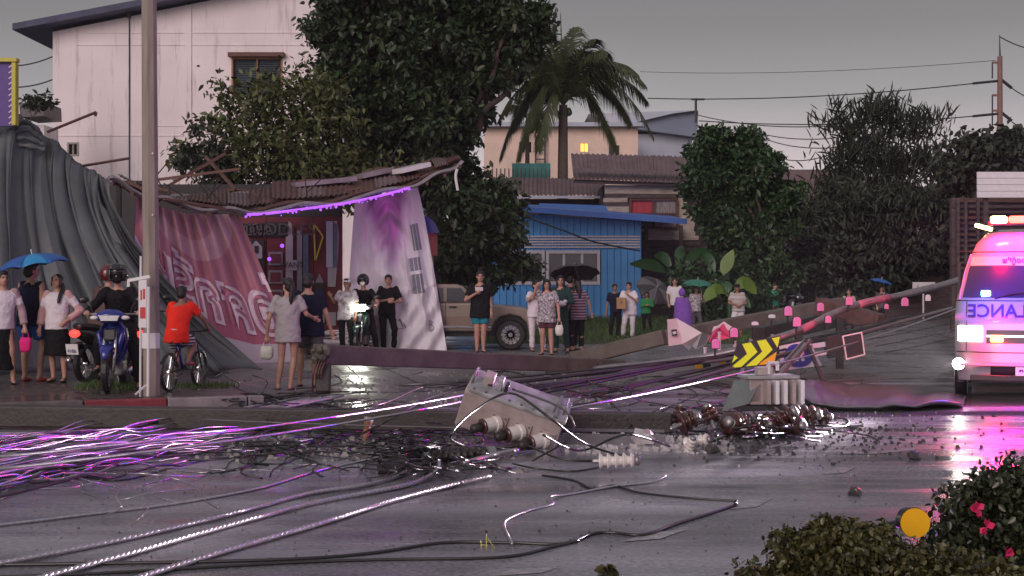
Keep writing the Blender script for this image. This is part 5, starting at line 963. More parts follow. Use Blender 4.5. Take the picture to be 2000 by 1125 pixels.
def insulator(c, axis, s, mt, label, kind=0):
    rt = empty('insulator', c, 0, label, 'insulator', 'insulators strewn on the road'); rt.rotation_euler = Vector(axis).to_track_quat('Z', 'Y').to_euler(); rt.scale = (s, s, s)
    pr = []
    nd = 3 if kind == 0 else 5
    for k in range(nd):
        z = -.10 + .07 * k if kind == 0 else -.16 + .07 * k; R0 = .12 - .012 * k if kind == 0 else .075
        pr += [(z, .04), (z + .005, R0), (z + .018, R0 * .97), (z + .04, .045)]
    lathe(pr).build('skirt', mt, rt, smooth=True); lathe([(-.22, .02), (-.21, .025), (-.10, .025)], 8).build('pin', 'steel', rt); lathe([(pr[-1][0], .045), (pr[-1][0] + .03, .05), (pr[-1][0] + .05, .03)], 12).build('cap', 'steel', rt, smooth=True)
INS = [((1345, 822, .16), (1, .3, .4), 1.0, 'large dark ribbed insulator at the left end of the insulator heap'), ((1385, 808, .26), (-.3, .6, 1), .8, 'small dark insulator standing behind the left end of the heap'), ((1430, 828, .14), (-.5, -1, .3), 1.2, 'dark insulator with pale round core facing the camera'),
       ((1530, 815, .22), (.8, -.2, .5), 1.25, 'big dark insulator leaning against the finned transformer'), ((1552, 832, .12), (.6, -.8, .1), 1.1, 'dark insulator in the front of the heap, below the fins'), ((1578, 812, .18), (1, -.5, .2), 1.15, 'dark ribbed insulator lying near the right end of the heap'), ((1602, 815, .14), (1, .2, 0), 1.05, 'rightmost dark disc insulator of the heap'), ((1480, 838, .10), (1, -.3, .1), 1.0, 'flat lying dark insulator in the middle of the heap'), ((1328, 805, .22), (.2, .4, 1), .7, 'small upright dark insulator left behind the heap')]
for (x, y, z), ax, s, lb in INS: insulator(G(x, y, z), ax, s, 'porcelain_brown', lb)
MB_c = G(1427, 838, .12); 
insulator(G(1205, 900, .09), (1, -.15, .05), .95, 'porcelain', 'pale porcelain insulator lying alone on the road right of the tilted transformer', 1)
insulator(G(1362, 862, .09), (.7, -.6, .2), .8, 'porcelain', 'dirty white insulator at the front of the insulator heap', 1)
insulator(G(1348, 872, .06), (.2, -.6, .8), .6, 'porcelain', 'small chipped white insulator next to the dirty white one', 1)
rc = empty('fuse_cutout', G(900, 905), 0, 'grey ribbed fuse cutout lying on the thick cables before the transformer', 'fuse'); rc.location.z = .07; rc.rotation_euler = (0, R(88), R(22))
pr = []
for k in range(9): z = -.28 + .06 * k; pr += [(z, .035), (z + .006, .065), (z + .02, .06), (z + .035, .035)]
lathe(pr).build('skirt', 'concrete_dark', rc, smooth=True); lathe([(.24, .04), (.25, .06), (.32, .06), (.33, .03)], 10).build('end_fitting', 'steel', rc); lathe([(-.36, .03), (-.35, .05), (-.29, .05), (-.28, .03)], 10).build('end_fitting', 'steel', rc)
bx = empty('control_box', G(765, 924), R(8), 'small black metal box lying on the wet road by the cable ends', 'box'); MB().box((0, 0, .045), (.24, .14, .085)).build('case', 'plastic_black', bx, bevel=.01); MB().box((0, -.072, .06), (.20, .006, .03)).build('lid_seam', 'steel_dark', bx); MB().cyl((.12, 0, .05), (.17, .01, .05), .018).build('cable_gland', 'steel_dark', bx)
cn = empty('orange_fitting', G(712, 862), 0, 'small brown fitting standing beside the fallen pole', 'fitting'); MB().tube([(0, 0, .0), (.03, .02, .16), (.035, .022, .2)], [.03, .035, .05], 10).build('body', 'soffit_wood', cn); MB().tube([(.035, .022, .2), (.04, .025, .24)], [.05, .045], 10).build('cap', 'concrete', cn)
mat('sheet_grey', (0.19, 0.185, 0.20), 0.22, var=0.2, scale=3, metal=.3)
mb = MB(); 
def sheet(u, v):
    a = lin([(1545, 800), (1600, 806), (1680, 806), (1760, 806), (1880, 800)], u); c = lin([(1560, 760), (1620, 758), (1690, 757), (1770, 757), (1890, 765)], u); x = a[0] + (c[0] - a[0]) * v; y = a[1] + (c[1] - a[1]) * v
    p = G(x, y); n_ = noise.noise(Vector((u * 5, v * 2, 3))); return p + Vector((0, 0, .03 + .10 * abs(n_) + .18 * math.exp(-((u - .12) / .14) ** 2) * (.3 + .7 * math.sin(math.pi * v)) + .04 * (v < .04)))
mb.grid(sheet, 60, 14); tag(mb.build('fallen_sheet', 'sheet_grey', smooth=True, solid=.02), 'crumpled wet grey metal sheet on the road in front of the ambulance', 'sheet')
tag(MB().box(G(1200, 860) + Vector((0, 0, .10)), (1.0, .03, .03), (0, R(.5), R(-3))).box(G(1200, 868) + Vector((0, 0, .05)), (1.0, .05, .10), (0, 0, R(-3))).build('white_edged_trough', 'sheet_grey'), 'grey cable trough lying along the front of the fallen pole', 'trough')

def cab(pts, r, mt, label, z=None, group='fallen cables', n=6, sag=0):
    """pts: (px, py, height above ground) -> tube on the ground plane seen there"""
    w_ = [G(x, y, zz + r) for x, y, zz in pts]; w_ = catmull(w_, 8)
    w_ = [p + Vector((noise.noise(p * .9), noise.noise(p * 1.1 + Vector((5, 0, 0))), 0)) * .018 for p in w_]
    return tag(MB().tube(w_, r, n).build('cable', mt, smooth=True), label, 'cable', group)
C = 'cable_black'
def twisted(pts, r, mt, label, pitch=.15):
    w_ = [G(x, y, zz + r) for x, y, zz in pts]; w_ = catmull(w_, 8); L_ = [0.0]
    for i in range(1, len(w_)): L_.append(L_[-1] + (w_[i] - w_[i - 1]).length)
    n_ = int(L_[-1] / .03); t = empty('twisted_cable', w_[len(w_) // 2] * 1, 0, label, 'cable', 'fallen cables'); ax = []
    A = np.array([tuple(p) for p in w_]); S = np.linspace(0, L_[-1], n_); Q = np.stack([np.interp(S, L_, A[:, k]) for k in range(3)], 1)
    Q[:, 0] += [noise.noise(Vector((s_ * .8, 0, r * 99))) * .02 for s_ in S]
    for k in range(3):
        ph = 2 * math.pi * k / 3; P_ = []
        for i in range(n_):
            d = Vector(Q[min(i + 1, n_ - 1)] - Q[max(i - 1, 0)]).normalized(); x = d.cross(Vector((0, 0, 1))).normalized(); y = x.cross(d); a = 2 * math.pi * S[i] / pitch + ph; P_.append(Vector(Q[i]) + (x * math.cos(a) + y * math.sin(a)) * r * .36)
        MB().tube(P_, r * .62, 6).build('strand', mt, t, world=True, smooth=True)
    return t
twisted([(-40, 1108, 0), (200, 1062, 0), (420, 1012, 0), (600, 965, 0), (700, 950, 0), (770, 932, 0), (798, 912, .02), (790, 903, .06)], .020, 'cable_alu', 'thick grey cable curving to the black box, uppermost of the three bright foreground cables')
twisted([(40, 1140, 0), (240, 1085, 0), (450, 1025, 0), (600, 985, 0), (720, 962, 0), (800, 945, 0), (852, 920, .03), (858, 900, .08)], .022, 'cable_alu', 'thick grey cable, middle of the three bright foreground cables')
twisted([(220, 1145, 0), (420, 1082, 0), (600, 1030, 0), (760, 980, 0), (880, 948, 0), (955, 930, .01)], .022, 'cable_alu', 'thick grey cable, lowest of the three bright foreground cables')
cab([(-40, 1030, 0), (130, 1010, 0), (330, 985, 0), (500, 955, 0), (620, 920, 0), (700, 902, 0), (745, 892, .02)], .012, 'cable_alu', 'single cable across the open road left, above the bright foreground cables')
cab([(-40, 1103, 0), (250, 1100, 0), (560, 1092, 0), (720, 1080, 0), (860, 1060, 0), (1000, 1060, 0), (1100, 1062, 0), (1160, 1042, 0), (1200, 1040, 0), (1260, 1044, 0), (1330, 1020, 0), (1430, 988, 0), (1435, 982, .03)], .011, C, 'long black cable waving across the bottom of the photo, ending at a lane mark')
cab([(-40, 1128, 0), (200, 1120, 0), (540, 1100, 0), (760, 1092, 0), (980, 1088, 0), (1080, 1068, 0), (1130, 1056, 0)], .010, C, 'lowest black cable along the bottom edge')
cab([(1000, 1062, .02), (992, 1045, 0), (988, 1018, 0), (1030, 998, 0), (1078, 985, 0), (1076, 970, .02), (1110, 966, 0), (1200, 950, 0), (1270, 942, 0), (1300, 930, .02)], .010, 'cable_alu', 'kinked cable with pale end in the lower centre')
cab([(1060, 928, 0), (1120, 938, 0), (1160, 955, 0), (1200, 948, 0), (1250, 962, 0), (1340, 972, 0), (1440, 978, 0)], .009, C, 'thin black cable trailing right across the kinked cable')
cab([(1030, 870, .1), (1090, 895, .02), (1150, 900, 0), (1200, 895, 0)], .009, C, 'black lead from the tilted transformer to the lone pale insulator')
cab([(1000, 905, .05), (1050, 915, 0), (1120, 920, 0), (1180, 910, 0)], .008, C, 'thin lead below the lone pale insulator')
cab([(905, 905, .05), (960, 890, .05), (1010, 880, .12)], .026, 'cable_alu', 'short thick pale cable end under the bushings')
cab([(-40, 940, 0), (120, 925, 0), (230, 938, 0), (330, 915, 0), (430, 895, 0), (640, 882, 0), (760, 890, 0)], .008, C, 'thin cable wandering over the road left of the black box')
# suspended lines from the left towards the wreck
def line(p0, p1, r, mt, label, sag=.05, n=14):
    p0 = Vector(p0); p1 = Vector(p1); pts = [p0.lerp(p1, i / n) + Vector((0, 0, -sag * 4 * (i / n) * (1 - i / n))) for i in range(n + 1)]
    return tag(MB().tube(pts, r, 6).build('cable', mt, smooth=True), label, 'cable', 'fallen cables')
BS = ['lowest', 'second lowest', 'third lowest', 'fourth lowest', 'second highest', 'highest']
for k in range(6):
    line(G(-60, 872 - k * 5, .02 + .012 * k), G(560 + 22 * k, 782 - 2 * k, .06 + .02 * k), .016, C if k == 1 else 'cable_alu', BS[k] + ' strand of the pink lit cable bundle at the left edge', .03 + .02 * k)
line(G(-60, 898, .42), P(905, 772, 15.6), .012, 'cable_alu', 'long straight cable from the left edge to the tilted transformer, upper of two', .05)
line(G(-60, 922, .36), P(905, 784, 14.6), .012, 'cable_alu', 'long straight cable from the left edge to the tilted transformer, lower of two', .05)
line(G(370, 818, .2), P(1120, 838, 13.9), .008, 'cable_grey', 'thin pale wire running level in front of the fallen pole', .02)
line(P(1100, 800, 15), P(1900, 590, 26), .013, 'cable_alu', 'bright cable from the tilted transformer up towards the ambulance', .15)
NW = 'one two three four five six seven eight nine ten eleven twelve thirteen'.split()
for k in range(13):
    y0 = 742 + k * 5; line(P(860 + 22 * k, y0, 21.5 - .25 * k) if k > 2 else G(780 + 50 * k, 752, .05), P(1480 + 30 * k, 690 - 7 * k + random.uniform(-5, 5), 22 + .3 * k), 0.018 + .010 * (k % 3 == 0), C if k % 4 else 'cable_grey', 'cable running up to the chevron sign, number %s from the sheaf top' % NW[k], random.uniform(.0, .12))
for k in range(5): line(P(1650 + 20 * k, 640 + 12 * k, 22.5), P(2020, 560 + 14 * k, 27), .009, C, ('topmost', 'second', 'middle', 'fourth', 'lowest')[k] + ' of five thin lines behind the ambulance headlight', .05)
for k, (a, b_, c_) in enumerate((((830, 755), (760, 722), (690, 690)), ((720, 770), (700, 735), (660, 700)), ((1140, 742), (1080, 760), (1010, 742)), ((1330, 800), (1480, 770), (1600, 745)), ((1060, 742), (980, 725), (900, 752)))): cab([a + (.03,), b_ + (.10,), c_ + (.12,)], .010, C, ('loose black wire looping by the broken pole, right one', 'loose black wire looping by the broken pole, left one', 'slack wire over the tilted transformer', 'slack wire behind the finned transformer', 'slack wire lying left of the tilted transformer')[k])
for pts, lb in (([(905, 870, .15), (880, 850, .35), (930, 800, .5), (1000, 768, .62), (1080, 820, .45), (1150, 870, .15), (1250, 900, .01)], 'black wire draped over the front of the tilted transformer'), ([(1310, 872, .02), (1240, 850, .3), (1200, 855, .25), (1130, 880, .05), (1060, 850, .4)], 'black wire arched in front of the trough'), ([(1000, 760, .6), (1100, 800, .42), (1115, 850, .2), (1040, 900, .02)], 'black wire looping round the right end of the transformer'), ([(640, 800, .3), (740, 790, .35), (830, 755, .4), (900, 750, .5), (960, 752, .6)], 'black wire from the fallen pole up to the transformer cover'), ([(700, 850, .1), (760, 820, .3), (860, 770, .3), (1000, 745, .2), (1150, 728, .1)], 'black wire crossing behind the transformer')): cab(pts, .011, C, lb)
def tangle(name, label, n_, box, zmax, r, mt, seed, step=60):
    rr = random.Random(seed); mb = MB()
    for k in range(n_):
        cx_, cy_ = (box[0] + box[2]) / 2, (box[1] + box[3]) / 2; x, y = rr.gauss(cx_, (box[2] - box[0]) / 4.5), rr.gauss(cy_, (box[3] - box[1]) / 5); a = rr.choice((0, math.pi)) + rr.gauss(0, .5); pts = []
        for i in range(6):
            pts.append(G(x, max(y, 640), zmax * rr.random() ** 2 * math.exp(-((x - cx_) / (box[2] - box[0]) * 2) ** 2) if 0 < i < 5 else .01)); a += rr.gauss(0, .7); x += step * math.cos(a); y += step * .22 * math.sin(a)
        mb.tube(catmull(pts, 5), r * rr.uniform(.6, 1.3), 5)
    tag(mb.build(name, mt, smooth=True), label, 'cables', kind='stuff')
tangle('wire_tangle', 'dense tangle of thin black wires around the tilted transformer', 55, (640, 830, 1010, 925), .22, .007, C, 3, 38)
tangle('bright_wire_tangle', 'pale loose wire ends among the tangle', 26, (700, 840, 1000, 930), .16, .006, 'cable_bare', 4, 34)
def strands(name, label, n_, mt, seed, r):
    rr = random.Random(seed); mb = MB()
    for k in range(n_):
        y0 = rr.uniform(880, 968); a_ = G(rr.uniform(-120, 60), y0, rr.uniform(.01, .10)); ln = rr.uniform(1.8, 4.2) * (1 - (y0 - 880) / 240); ang = R(64 + rr.gauss(0, 5)); d = Vector((math.cos(ang), math.sin(ang), 0)); pts = [a_ - d * .6 + Vector((0, 0, -.0))]
        for i in range(1, 7): pts.append(a_ + d * ln * i / 6 + Vector((rr.gauss(0, .014), rr.gauss(0, .012), rr.uniform(-.01, .07) * (i < 6))))
        pts = [Vector((p.x, p.y, max(p.z, .01))) for p in pts]; mb.tube(catmull(pts, 5), r * rr.uniform(.6, 1.3), 5)
    tag(mb.build(name, mt, smooth=True), label, 'cables', kind='stuff')
strands('left_wire_strands', 'dark parallel cable strands on the road at the left edge', 30, C, 5, .012)
strands('left_bright_strands', 'bright pink lit cable strands on the road at the left edge', 32, 'cable_alu', 15, .009)
tangle('left_wire_tangle', 'loose wires crossing the strands at the left edge', 14, (-40, 860, 330, 960), .25, .006, 'cable_alu', 25, 90)
tangle('kerb_wire_tangle', 'wires heaped on the kerb below the women with the plastic bag', 34, (400, 765, 640, 800), .16, .011, C, 6, 60)
tangle('strip_wire_tangle', 'wires lying along the foot of the fallen pole', 40, (330, 850, 700, 885), .08, .008, C, 7, 60)
tangle('far_wire_tangle', 'net of dark wires under the chevron sign', 34, (1000, 715, 1460, 790), .22, .010, C, 8, 75)
tangle('heap_wire_tangle', 'wires wound through the insulator heap', 36, (1300, 800, 1620, 855), .26, .010, C, 9, 36)
# rubble ------------------------------------------------------------------
def rubble(name, label, n_, box, s0, s1, mt, seed, gauss=None):
    rr = random.Random(seed); mb = MB()
    for k in range(n_):
        x, y = (rr.gauss(gauss[0], gauss[2]), rr.gauss(gauss[1], gauss[3])) if gauss else (rr.uniform(box[0], box[2]), rr.uniform(box[1], box[3]))
        if y < 640: continue
        s = s0 + (s1 - s0) * rr.random() ** 3; p = G(x, y, s * .3); v = [p + Vector((rr.gauss(0, 1), rr.gauss(0, 1), rr.gauss(0, .6))).normalized() * s * rr.uniform(.6, 1) for _ in range(4)] 
        v = [p + Vector((s * a_, s * b2_, s * c2_)) * rr.uniform(.7, 1.2) for a_, b2_, c2_ in ((-.6, -.5, -.3), (.6, -.4, -.3), (.1, .6, -.3), (-.3, -.1, .5), (.4, 0, .4))]; mb.add(v, [(0, 2, 1), (0, 1, 4, 3), (1, 2, 4), (2, 0, 3), (2, 3, 4)])
    tag(mb.build(name, mt), label, 'rubble', kind='stuff')
mat('rubble_dark', (0.05, 0.045, 0.048), .35, var=.4); mat('rubble_pale', (0.45, 0.42, 0.43), .4, var=.3)
rubble('dark_rubble', 'dark broken bits strewn over the road in front of the ambulance', 900, (1250, 815, 1860, 905), .006, .045, 'rubble_dark', 1, (1600, 848, 150, 26)); rubble('pale_rubble', 'pale shards glinting on the road in front of the ambulance', 800, (1250, 810, 1860, 905), .004, .022, 'rubble_pale', 2, (1610, 845, 150, 24))
rubble('heap_rubble', 'broken porcelain and concrete around the insulator heap', 420, (1100, 845, 1430, 885), .010, .06, 'rubble_pale', 3); rubble('tangle_rubble', 'bits of concrete among the wire tangle', 420, (380, 850, 1010, 900), .008, .05, 'concrete', 4); rubble('left_debris', 'small dark debris under the fallen pole', 300, (420, 850, 900, 890), .01, .06, 'rubble_dark', 5); rubble('road_grit', 'scattered grit over the wet road', 700, (60, 880, 1780, 1100), .003, .016, 'rubble_dark', 6); rubble('forecourt_grit', 'gravel scattered on the forecourt', 900, (640, 725, 1250, 790), .008, .04, 'concrete', 7)
for k, (x, y, s, lb) in enumerate(((1255, 868, .11, 'whitish concrete lump on the road right of the trough'), (1785, 898, .06, 'dark lump on the road below the ambulance headlight'), (1670, 968, .05, 'small dark block alone on the road in the lower right'), (1390, 885, .06, 'dark chip left of the insulator heap'), (1340, 876, .07, 'pale lump beside the dirty white insulator'))):
    rr = random.Random(k); mb = MB(); mb.ell(G(x, y) + Vector((0, 0, s * .6)), (s * 1.2, s, s * .75), 9, 6, (0, 0, k)); mb.v = [p + Vector((rr.uniform(-.2, .2), rr.uniform(-.2, .2), rr.uniform(-.2, .2))) * s for p in mb.v]; tag(mb.build('concrete_lump', 'rubble_pale' if k in (0, 4) else 'rubble_dark'), lb, 'rubble')
ye = empty('yellow_tripod', G(950, 1072), 0, 'tiny yellow bent wire bracket standing on the road in the lower centre', 'bracket')
for a, b_ in (((-.03, 0, 0), (-.035, 0, .05)), ((0, 0, .0), (0, 0, .09)), ((.05, .02, 0), (.01, 0, .06)), ((-.035, 0, .03), (.0, 0, .02))): MB().tube([a, b_], .003, 5).build('leg', 'yellow_frame', ye)
MB().ell((0, 0, .105), .010, 6, 5).build('knob', 'rubber', ye)
tr_ = empty('delineator_sign', P(1788, 1060, 6.4), 0, 'round orange yellow reflective sign half hidden by the flower bush', 'sign'); tr_.location.z = 0
c = P(1788, 1022, 6.4); MB().tube([c, c + Vector((.0, .012, 0))], [.066, .066], 28).build('disc', 'sign_orange', tr_, world=True); MB().tube([c + Vector((.0, .014, 0)), c + Vector((-.01, .10, 0))], [.069, .055], 28).build('housing', 'rubber', tr_, world=True); MB().cyl(c + Vector((-.14, .16, -.05)), c + Vector((-.01, .05, 0)), .018, n=8).build('arm', 'rubber', tr_, world=True); MB().cyl((c.x - .14, c.y + .16, 0), c + Vector((-.14, .16, -.05)), .02, n=8).build('post', 'rubber', tr_, world=True)

# far utility pole and its lines
DU = 72; uu = empty('utility_pole', (P(1953, 540, DU).x, DU, 0), 0, 'tall brown utility pole with long insulator arms at the top right', 'utility pole')
mat('pole_brown', (0.22, 0.12, 0.105), .7, var=.2)
pb_ = P(1953, 110, DU); MB().tube([(pb_.x, DU, 0), pb_], [.19, .13], 8).build('shaft', 'pole_brown', uu, world=True); MB().tube([pb_, P(1952, 68, DU)], [.05, .02], 6).build('spike', 'steel_dark', uu, world=True)
for y in (158, 222, 252):
    if y != 252: MB().tube([P(1950, y, DU), P(1900, y + 5, DU)], .07, 6).build('insulator_arm', 'steel_dark', uu, world=True)
    MB().bar(P(1950, y - 36, DU), P(1938, y - 36, DU), .1).build('bracket', 'pole_brown', uu, world=True); MB().tube([P(1938, y - 36, DU), P(1938, y - 5, DU)], .04, 5).build('jumper', 'steel_dark', uu, world=True)
    if y != 252: MB().tube([P(1955, y - 3, DU), P(1976, y + 14, DU)], .08, 6).build('insulator_arm', 'steel_dark', uu, world=True)
OL = [((1265, 192, 80), (1902, 163, 72), 'overhead line running level to the upper arm of the utility pole'), ((1365, 236, 80), (1900, 227, 72), 'overhead line running to the lower arm of the utility pole'), ((1360, 224, 90), (1620, 246, 74), 'overhead line dropping into the wispy tree, upper one'), ((1470, 257, 90), (1660, 266, 74), 'overhead line dropping into the wispy tree, middle one'), ((1490, 270, 90), (1650, 286, 74), 'overhead line dropping into the wispy tree, lower one'), ((1510, 305, 90), (1620, 302, 74), 'overhead line just above the brown far roof'), ((1250, 140, 90), (1945, 118, 72), 'faint topmost overhead line crossing the sky'), ((1976, 172, 72), (2080, 200, 70), 'overhead line leaving the upper arm to the right edge'), ((1976, 238, 72), (2080, 262, 70), 'overhead line leaving the lower arm to the right edge'), ((1953, 72, 72), (2080, 98, 70), 'overhead line from the pole spike to the right edge'), ((-40, 118, 60), (104, 110, 56), 'thin line from the left edge to the pink building, upper'), ((-40, 157, 60), (104, 155, 56), 'thin line from the left edge to the pink building, lower')]
for a, b_, lb in OL: 
    p0, p1 = P(*a), P(*b_); pts = [p0.lerp(p1, i / 10) + Vector((0, 0, -.3 * (i / 10) * (1 - i / 10) * 4)) for i in range(11)]; tag(MB().tube(pts, .028 if 'faint' not in lb else .014, 4).build('overhead_line', 'steel_dark'), lb, 'cable', 'overhead lines')

# ================================================================ AMBULANCE
mat('van_white', (0.36, 0.345, 0.38), 0.28, var=0.04, coat=.5); mat('van_cream', (0.72, 0.62, 0.45), .35, var=.05); mat('letter_blue', (0.04, 0.03, 0.16), .4, var=0); mat('van_stripe', (0.55, 0.03, 0.05), .35, var=.05)
mat('windscreen_glass', (0.03, 0.022, 0.08), .22, var=0, spec=.9); mat('lamp_white', (1, 1, 1), .2, var=0, emit=(1, .95, .85), estr=30); mat('lamp_head', (1, 1, 1), .2, var=0, emit=(1, .97, .85), estr=6); mat('lamp_red', (.8, .05, .02), .3, var=0, emit=(1, .06, .03), estr=9); mat('lamp_amber', (.9, .3, .02), .3, var=0, emit=(1, .24, .03), estr=16); mat('lamp_blue', (.05, .2, .9), .3, var=0, emit=(.05, .25, 1), estr=9); mat('lamp_hot', (1, .9, .5), .3, var=0, emit=(1, .72, .25), estr=14); mat('lamp_cyan', (.3, .9, 1), .3, var=0, emit=(.25, .85, 1), estr=8)
am = empty('ambulance', (6.70, 18.5, 0), R(-19), 'white high roof ambulance van facing the camera with headlights and beacons lit', 'ambulance')
bpy.context.view_layer.update()
ZT = [.28, .5, .8, 1.1, 1.3, 1.36, 1.6, 1.92, 2.1, 2.25, 2.31]; YF = [.06, 0, .03, .10, .24, .28, .48, .78, .98, 1.22, 1.6]; HW = [.90, .94, .95, .95, .94, .93, .86, .77, .69, .56, .40]
def itp(z, A): return float(np.interp(z, ZT, A))
def vs_(x, z, off=0.0): w_ = itp(z, HW); return Vector((x, itp(z, YF) + .22 * min(1, abs(x) / w_) ** 4 - off, z))
mb = MB(); zz = sorted(set(ZT + list(np.linspace(.3, 2.3, 26)))); ring = []
for z in zz:
    w_ = itp(z, HW); r_ = [vs_(w_ * t_, z) for t_ in np.linspace(-1, 1, 17)] + [Vector((w_, y_, z)) for y_ in (1.6, 2.6, 3.6)] + [Vector((w_ * t_, 5.0 - (.1 if z > 2 else 0), z)) for t_ in (1, .5, -.5, -1)] + [Vector((-w_, y_, z)) for y_ in (3.6, 2.6, 1.6)]; ring.append(r_)
N_ = len(ring[0]); mb.v = [p for r_ in ring for p in r_]; mb.f = [(i * N_ + k, i * N_ + (k + 1) % N_, (i + 1) * N_ + (k + 1) % N_, (i + 1) * N_ + k) for i in range(len(ring) - 1) for k in range(N_)] + [tuple(range((len(ring) - 1) * N_, len(ring) * N_)), tuple(range(N_))[::-1]]
mb.build('body', 'van_white', am, smooth=True)
def vpatch(name, x0, x1, z0, z1, mt, off, parent=None, nx=16, nz=8, taper=None):
    g_ = MB(); g_.grid(lambda u, v: vs_((x0 + (x1 - x0) * u) * (1 if taper is None else (1 - taper * v)), z0 + (z1 - z0) * v, off), nx, nz); return g_.build(name, mt, parent or am, smooth=True)
ws = vpatch('windscreen', -.86, .86, 1.37, 1.79, 'windscreen_glass', .012, taper=.10); vpatch('sun_strip', -.765, .765, 1.80, 1.92, 'van_cream', .012, taper=.02)
MB().tube([vs_(-.90, 1.34, .012), vs_(-.835, 1.7, .014), vs_(-.76, 1.95, .014)], .014, 6).build('pillar_trim', 'van_white', am)
for x in (-.45, .15): MB().tube([vs_(x, 1.36, .02), vs_(x + .25, 1.42, .03), vs_(x + .5, 1.44, .03)], .010, 5).build('wiper', 'rubber', am)
def vtext(txt, size, x, z, mt, mirror, off=.016):
    vs, fs = text_mesh(txt, size, mirror, bold=.004); mb = MB(); mb.add([vs_(x + a, z + b_, off) for a, b_ in vs], fs); return mb.build('lettering', mt, am)
vtext('AMBULANCE', .235, -.10, 1.19, 'letter_blue', True); vtext('หน่วยกู้ชีพ', .10, -.15, 1.86, 'letter_blue', True); vtext('1669', .10, .14, 1.03, 'letter_blue', False)
[MB().tube([vs_(x_, z_, .004) for x_ in np.linspace(-.93, .93, 25)], .006, 5).build('panel_seam', 'rubber', am) for z_ in (.66, 1.33, 1.985)]; [MB().tube([vs_(sx * .80, z_, .004) for z_ in (.67, .8, 1.0, 1.15, 1.32)], .005, 5).build('panel_seam', 'rubber', am) for sx in (-1, 1)]; MB().box((0, -.02, .33), (1.5, .04, .08)).build('lower_valance', 'plastic_black', am, bevel=.01)
vpatch('grille', -.55, .55, .78, .95, 'plastic_black', .008); vpatch('grille_bar', -.55, .55, .86, .885, 'chrome', .02, nz=1); vpatch('bumper_intake', -.5, .5, .36, .50, 'plastic_black', .008); MB().box((.0, -.03, .50), (1.75, .06, .03)).build('bumper_lip', 'van_white', am, bevel=.01)
for sx in (-1, 1):
    h = vpatch('headlight', sx * .91, sx * .60, .80, 1.0, 'lamp_head' if sx < 0 else 'chrome', .012); c = vs_(sx * .90, .50, .06)
    fl = MB().tube([c + Vector((0, .08, 0)), c + Vector((0, .02, 0)), c], [.06, .085, .085], 16).build('spot_lamp', 'plastic_black', am); MB().tube([c + Vector((0, -.001, 0)), c + Vector((0, -.012, 0))], [.078, .055], 16).build('lens', 'lamp_white' if sx < 0 else 'lamp_white', fl)
for x, z, mt, s, nm in ((-.42, .84, 'lamp_amber', (.16, .05, .09), 'grille_strobe'), (-.56, 1.425, 'lamp_cyan', (.12, .04, .08), 'dash_strobe'), (.42, .84, 'lamp_blue', (.16, .05, .09), 'grille_strobe'), (.5, 1.425, 'lamp_red', (.12, .04, .08), 'dash_strobe')): MB().box(vs_(x, z, .035), s).build(nm, mt, am, bevel=.015)
MB().box(vs_(.02, .42, .05), (.42, .015, .13)).build('licence_plate', 'plastic_white', am); vtext('กข 1185', .10, .02, .42, 'letter_blue', False, .06)
bar = MB().box((0, 1.25, 2.38), (1.1, .26, .05)).build('beacon_bar', 'plastic_black', am, bevel=.01)
for x, mt, w_ in ((-.40, 'lamp_hot', .22), (-.16, 'lamp_red', .22), (.10, 'lamp_hot', .2), (.40, 'lamp_blue', .26)): MB().box((x, 1.20, 2.43), (w_, .24, .10)).build('beacon', mt, bar, bevel=.03)
MB().tube([vs_(-.5, 2.32, 0) + Vector((0, .1, 0)), vs_(-.72, 2.33, .0) + Vector((0, .2, .06))], .03, 6).build('flare_lamp', 'lamp_hot', am)
for sx in (1,): MB().tube(catmull([(sx * .93, .5, 1.36), (sx * 1.06, .42, 1.42), (sx * 1.08, .40, 1.5)], 4), .016, 6).build('mirror_arm', 'plastic_black', am); MB().box((sx * 1.10, .40, 1.56), (.14, .08, .24)).build('mirror', 'plastic_black', am, bevel=.03)
for sx in (-1, 1):
    for y_ in (.75, 3.9):
        wl_ = MB().tube([(sx * .80, y_, .32), (sx * .96, y_, .32)], .32, 24).build('wheel', 'rubber', am, bevel=.04); MB().tube([(sx * .955, y_, .32), (sx * .968, y_, .32)], .19, 16).build('hubcap', 'steel', wl_)
    MB().box((sx * .925, 3.0, 1.6), (.03, 3.2, .5)).build('side_window', 'glass_dark', am); MB().box((sx * .945, 2.8, 1.1), (.02, 4.2, .12)).build('side_stripe', 'van_stripe', am)
AM = am.matrix_basis
lamp('headlamp_beam', 'SPOT', AM @ Vector((-.90, -.16, .50)), 10000, (1, .86, .92), am, .06, aim=(-1.5, 9.7, 1.35), spot=32, blend=.5); lamp('headlamp_beam', 'SPOT', AM @ Vector((-.86, -.16, .90)), 4500, (1, .78, .90), am, .06, aim=(-4.6, 13.4, 1.3), spot=30, blend=.5); lamp('beacon_beam', 'SPOT', AM @ Vector((-.42, .95, 2.50)), 3000, (1, .0, .10), am, .10, aim=(-4.5, 12.6, 0), spot=24, blend=.7); lamp('beacon_beam', 'SPOT', AM @ Vector((-.10, .95, 2.50)), 3000, (.12, .0, 1), am, .10, aim=(-4.5, 12.6, 0), spot=24, blend=.7)
lamp('headlamp_beam', 'SPOT', AM @ Vector((.90, -.16, .50)), 120, (1, .96, .88), am, .06, aim=(3.5, 4, .0), spot=80, blend=.8)
lamp('beacon_light', 'POINT', AM @ Vector((-.45, .85, 2.55)), 260, (1, .0, .03), am, .12); lamp('beacon_light', 'POINT', AM @ Vector((.4, .95, 2.55)), 360, (.04, .02, 1), am, .12)
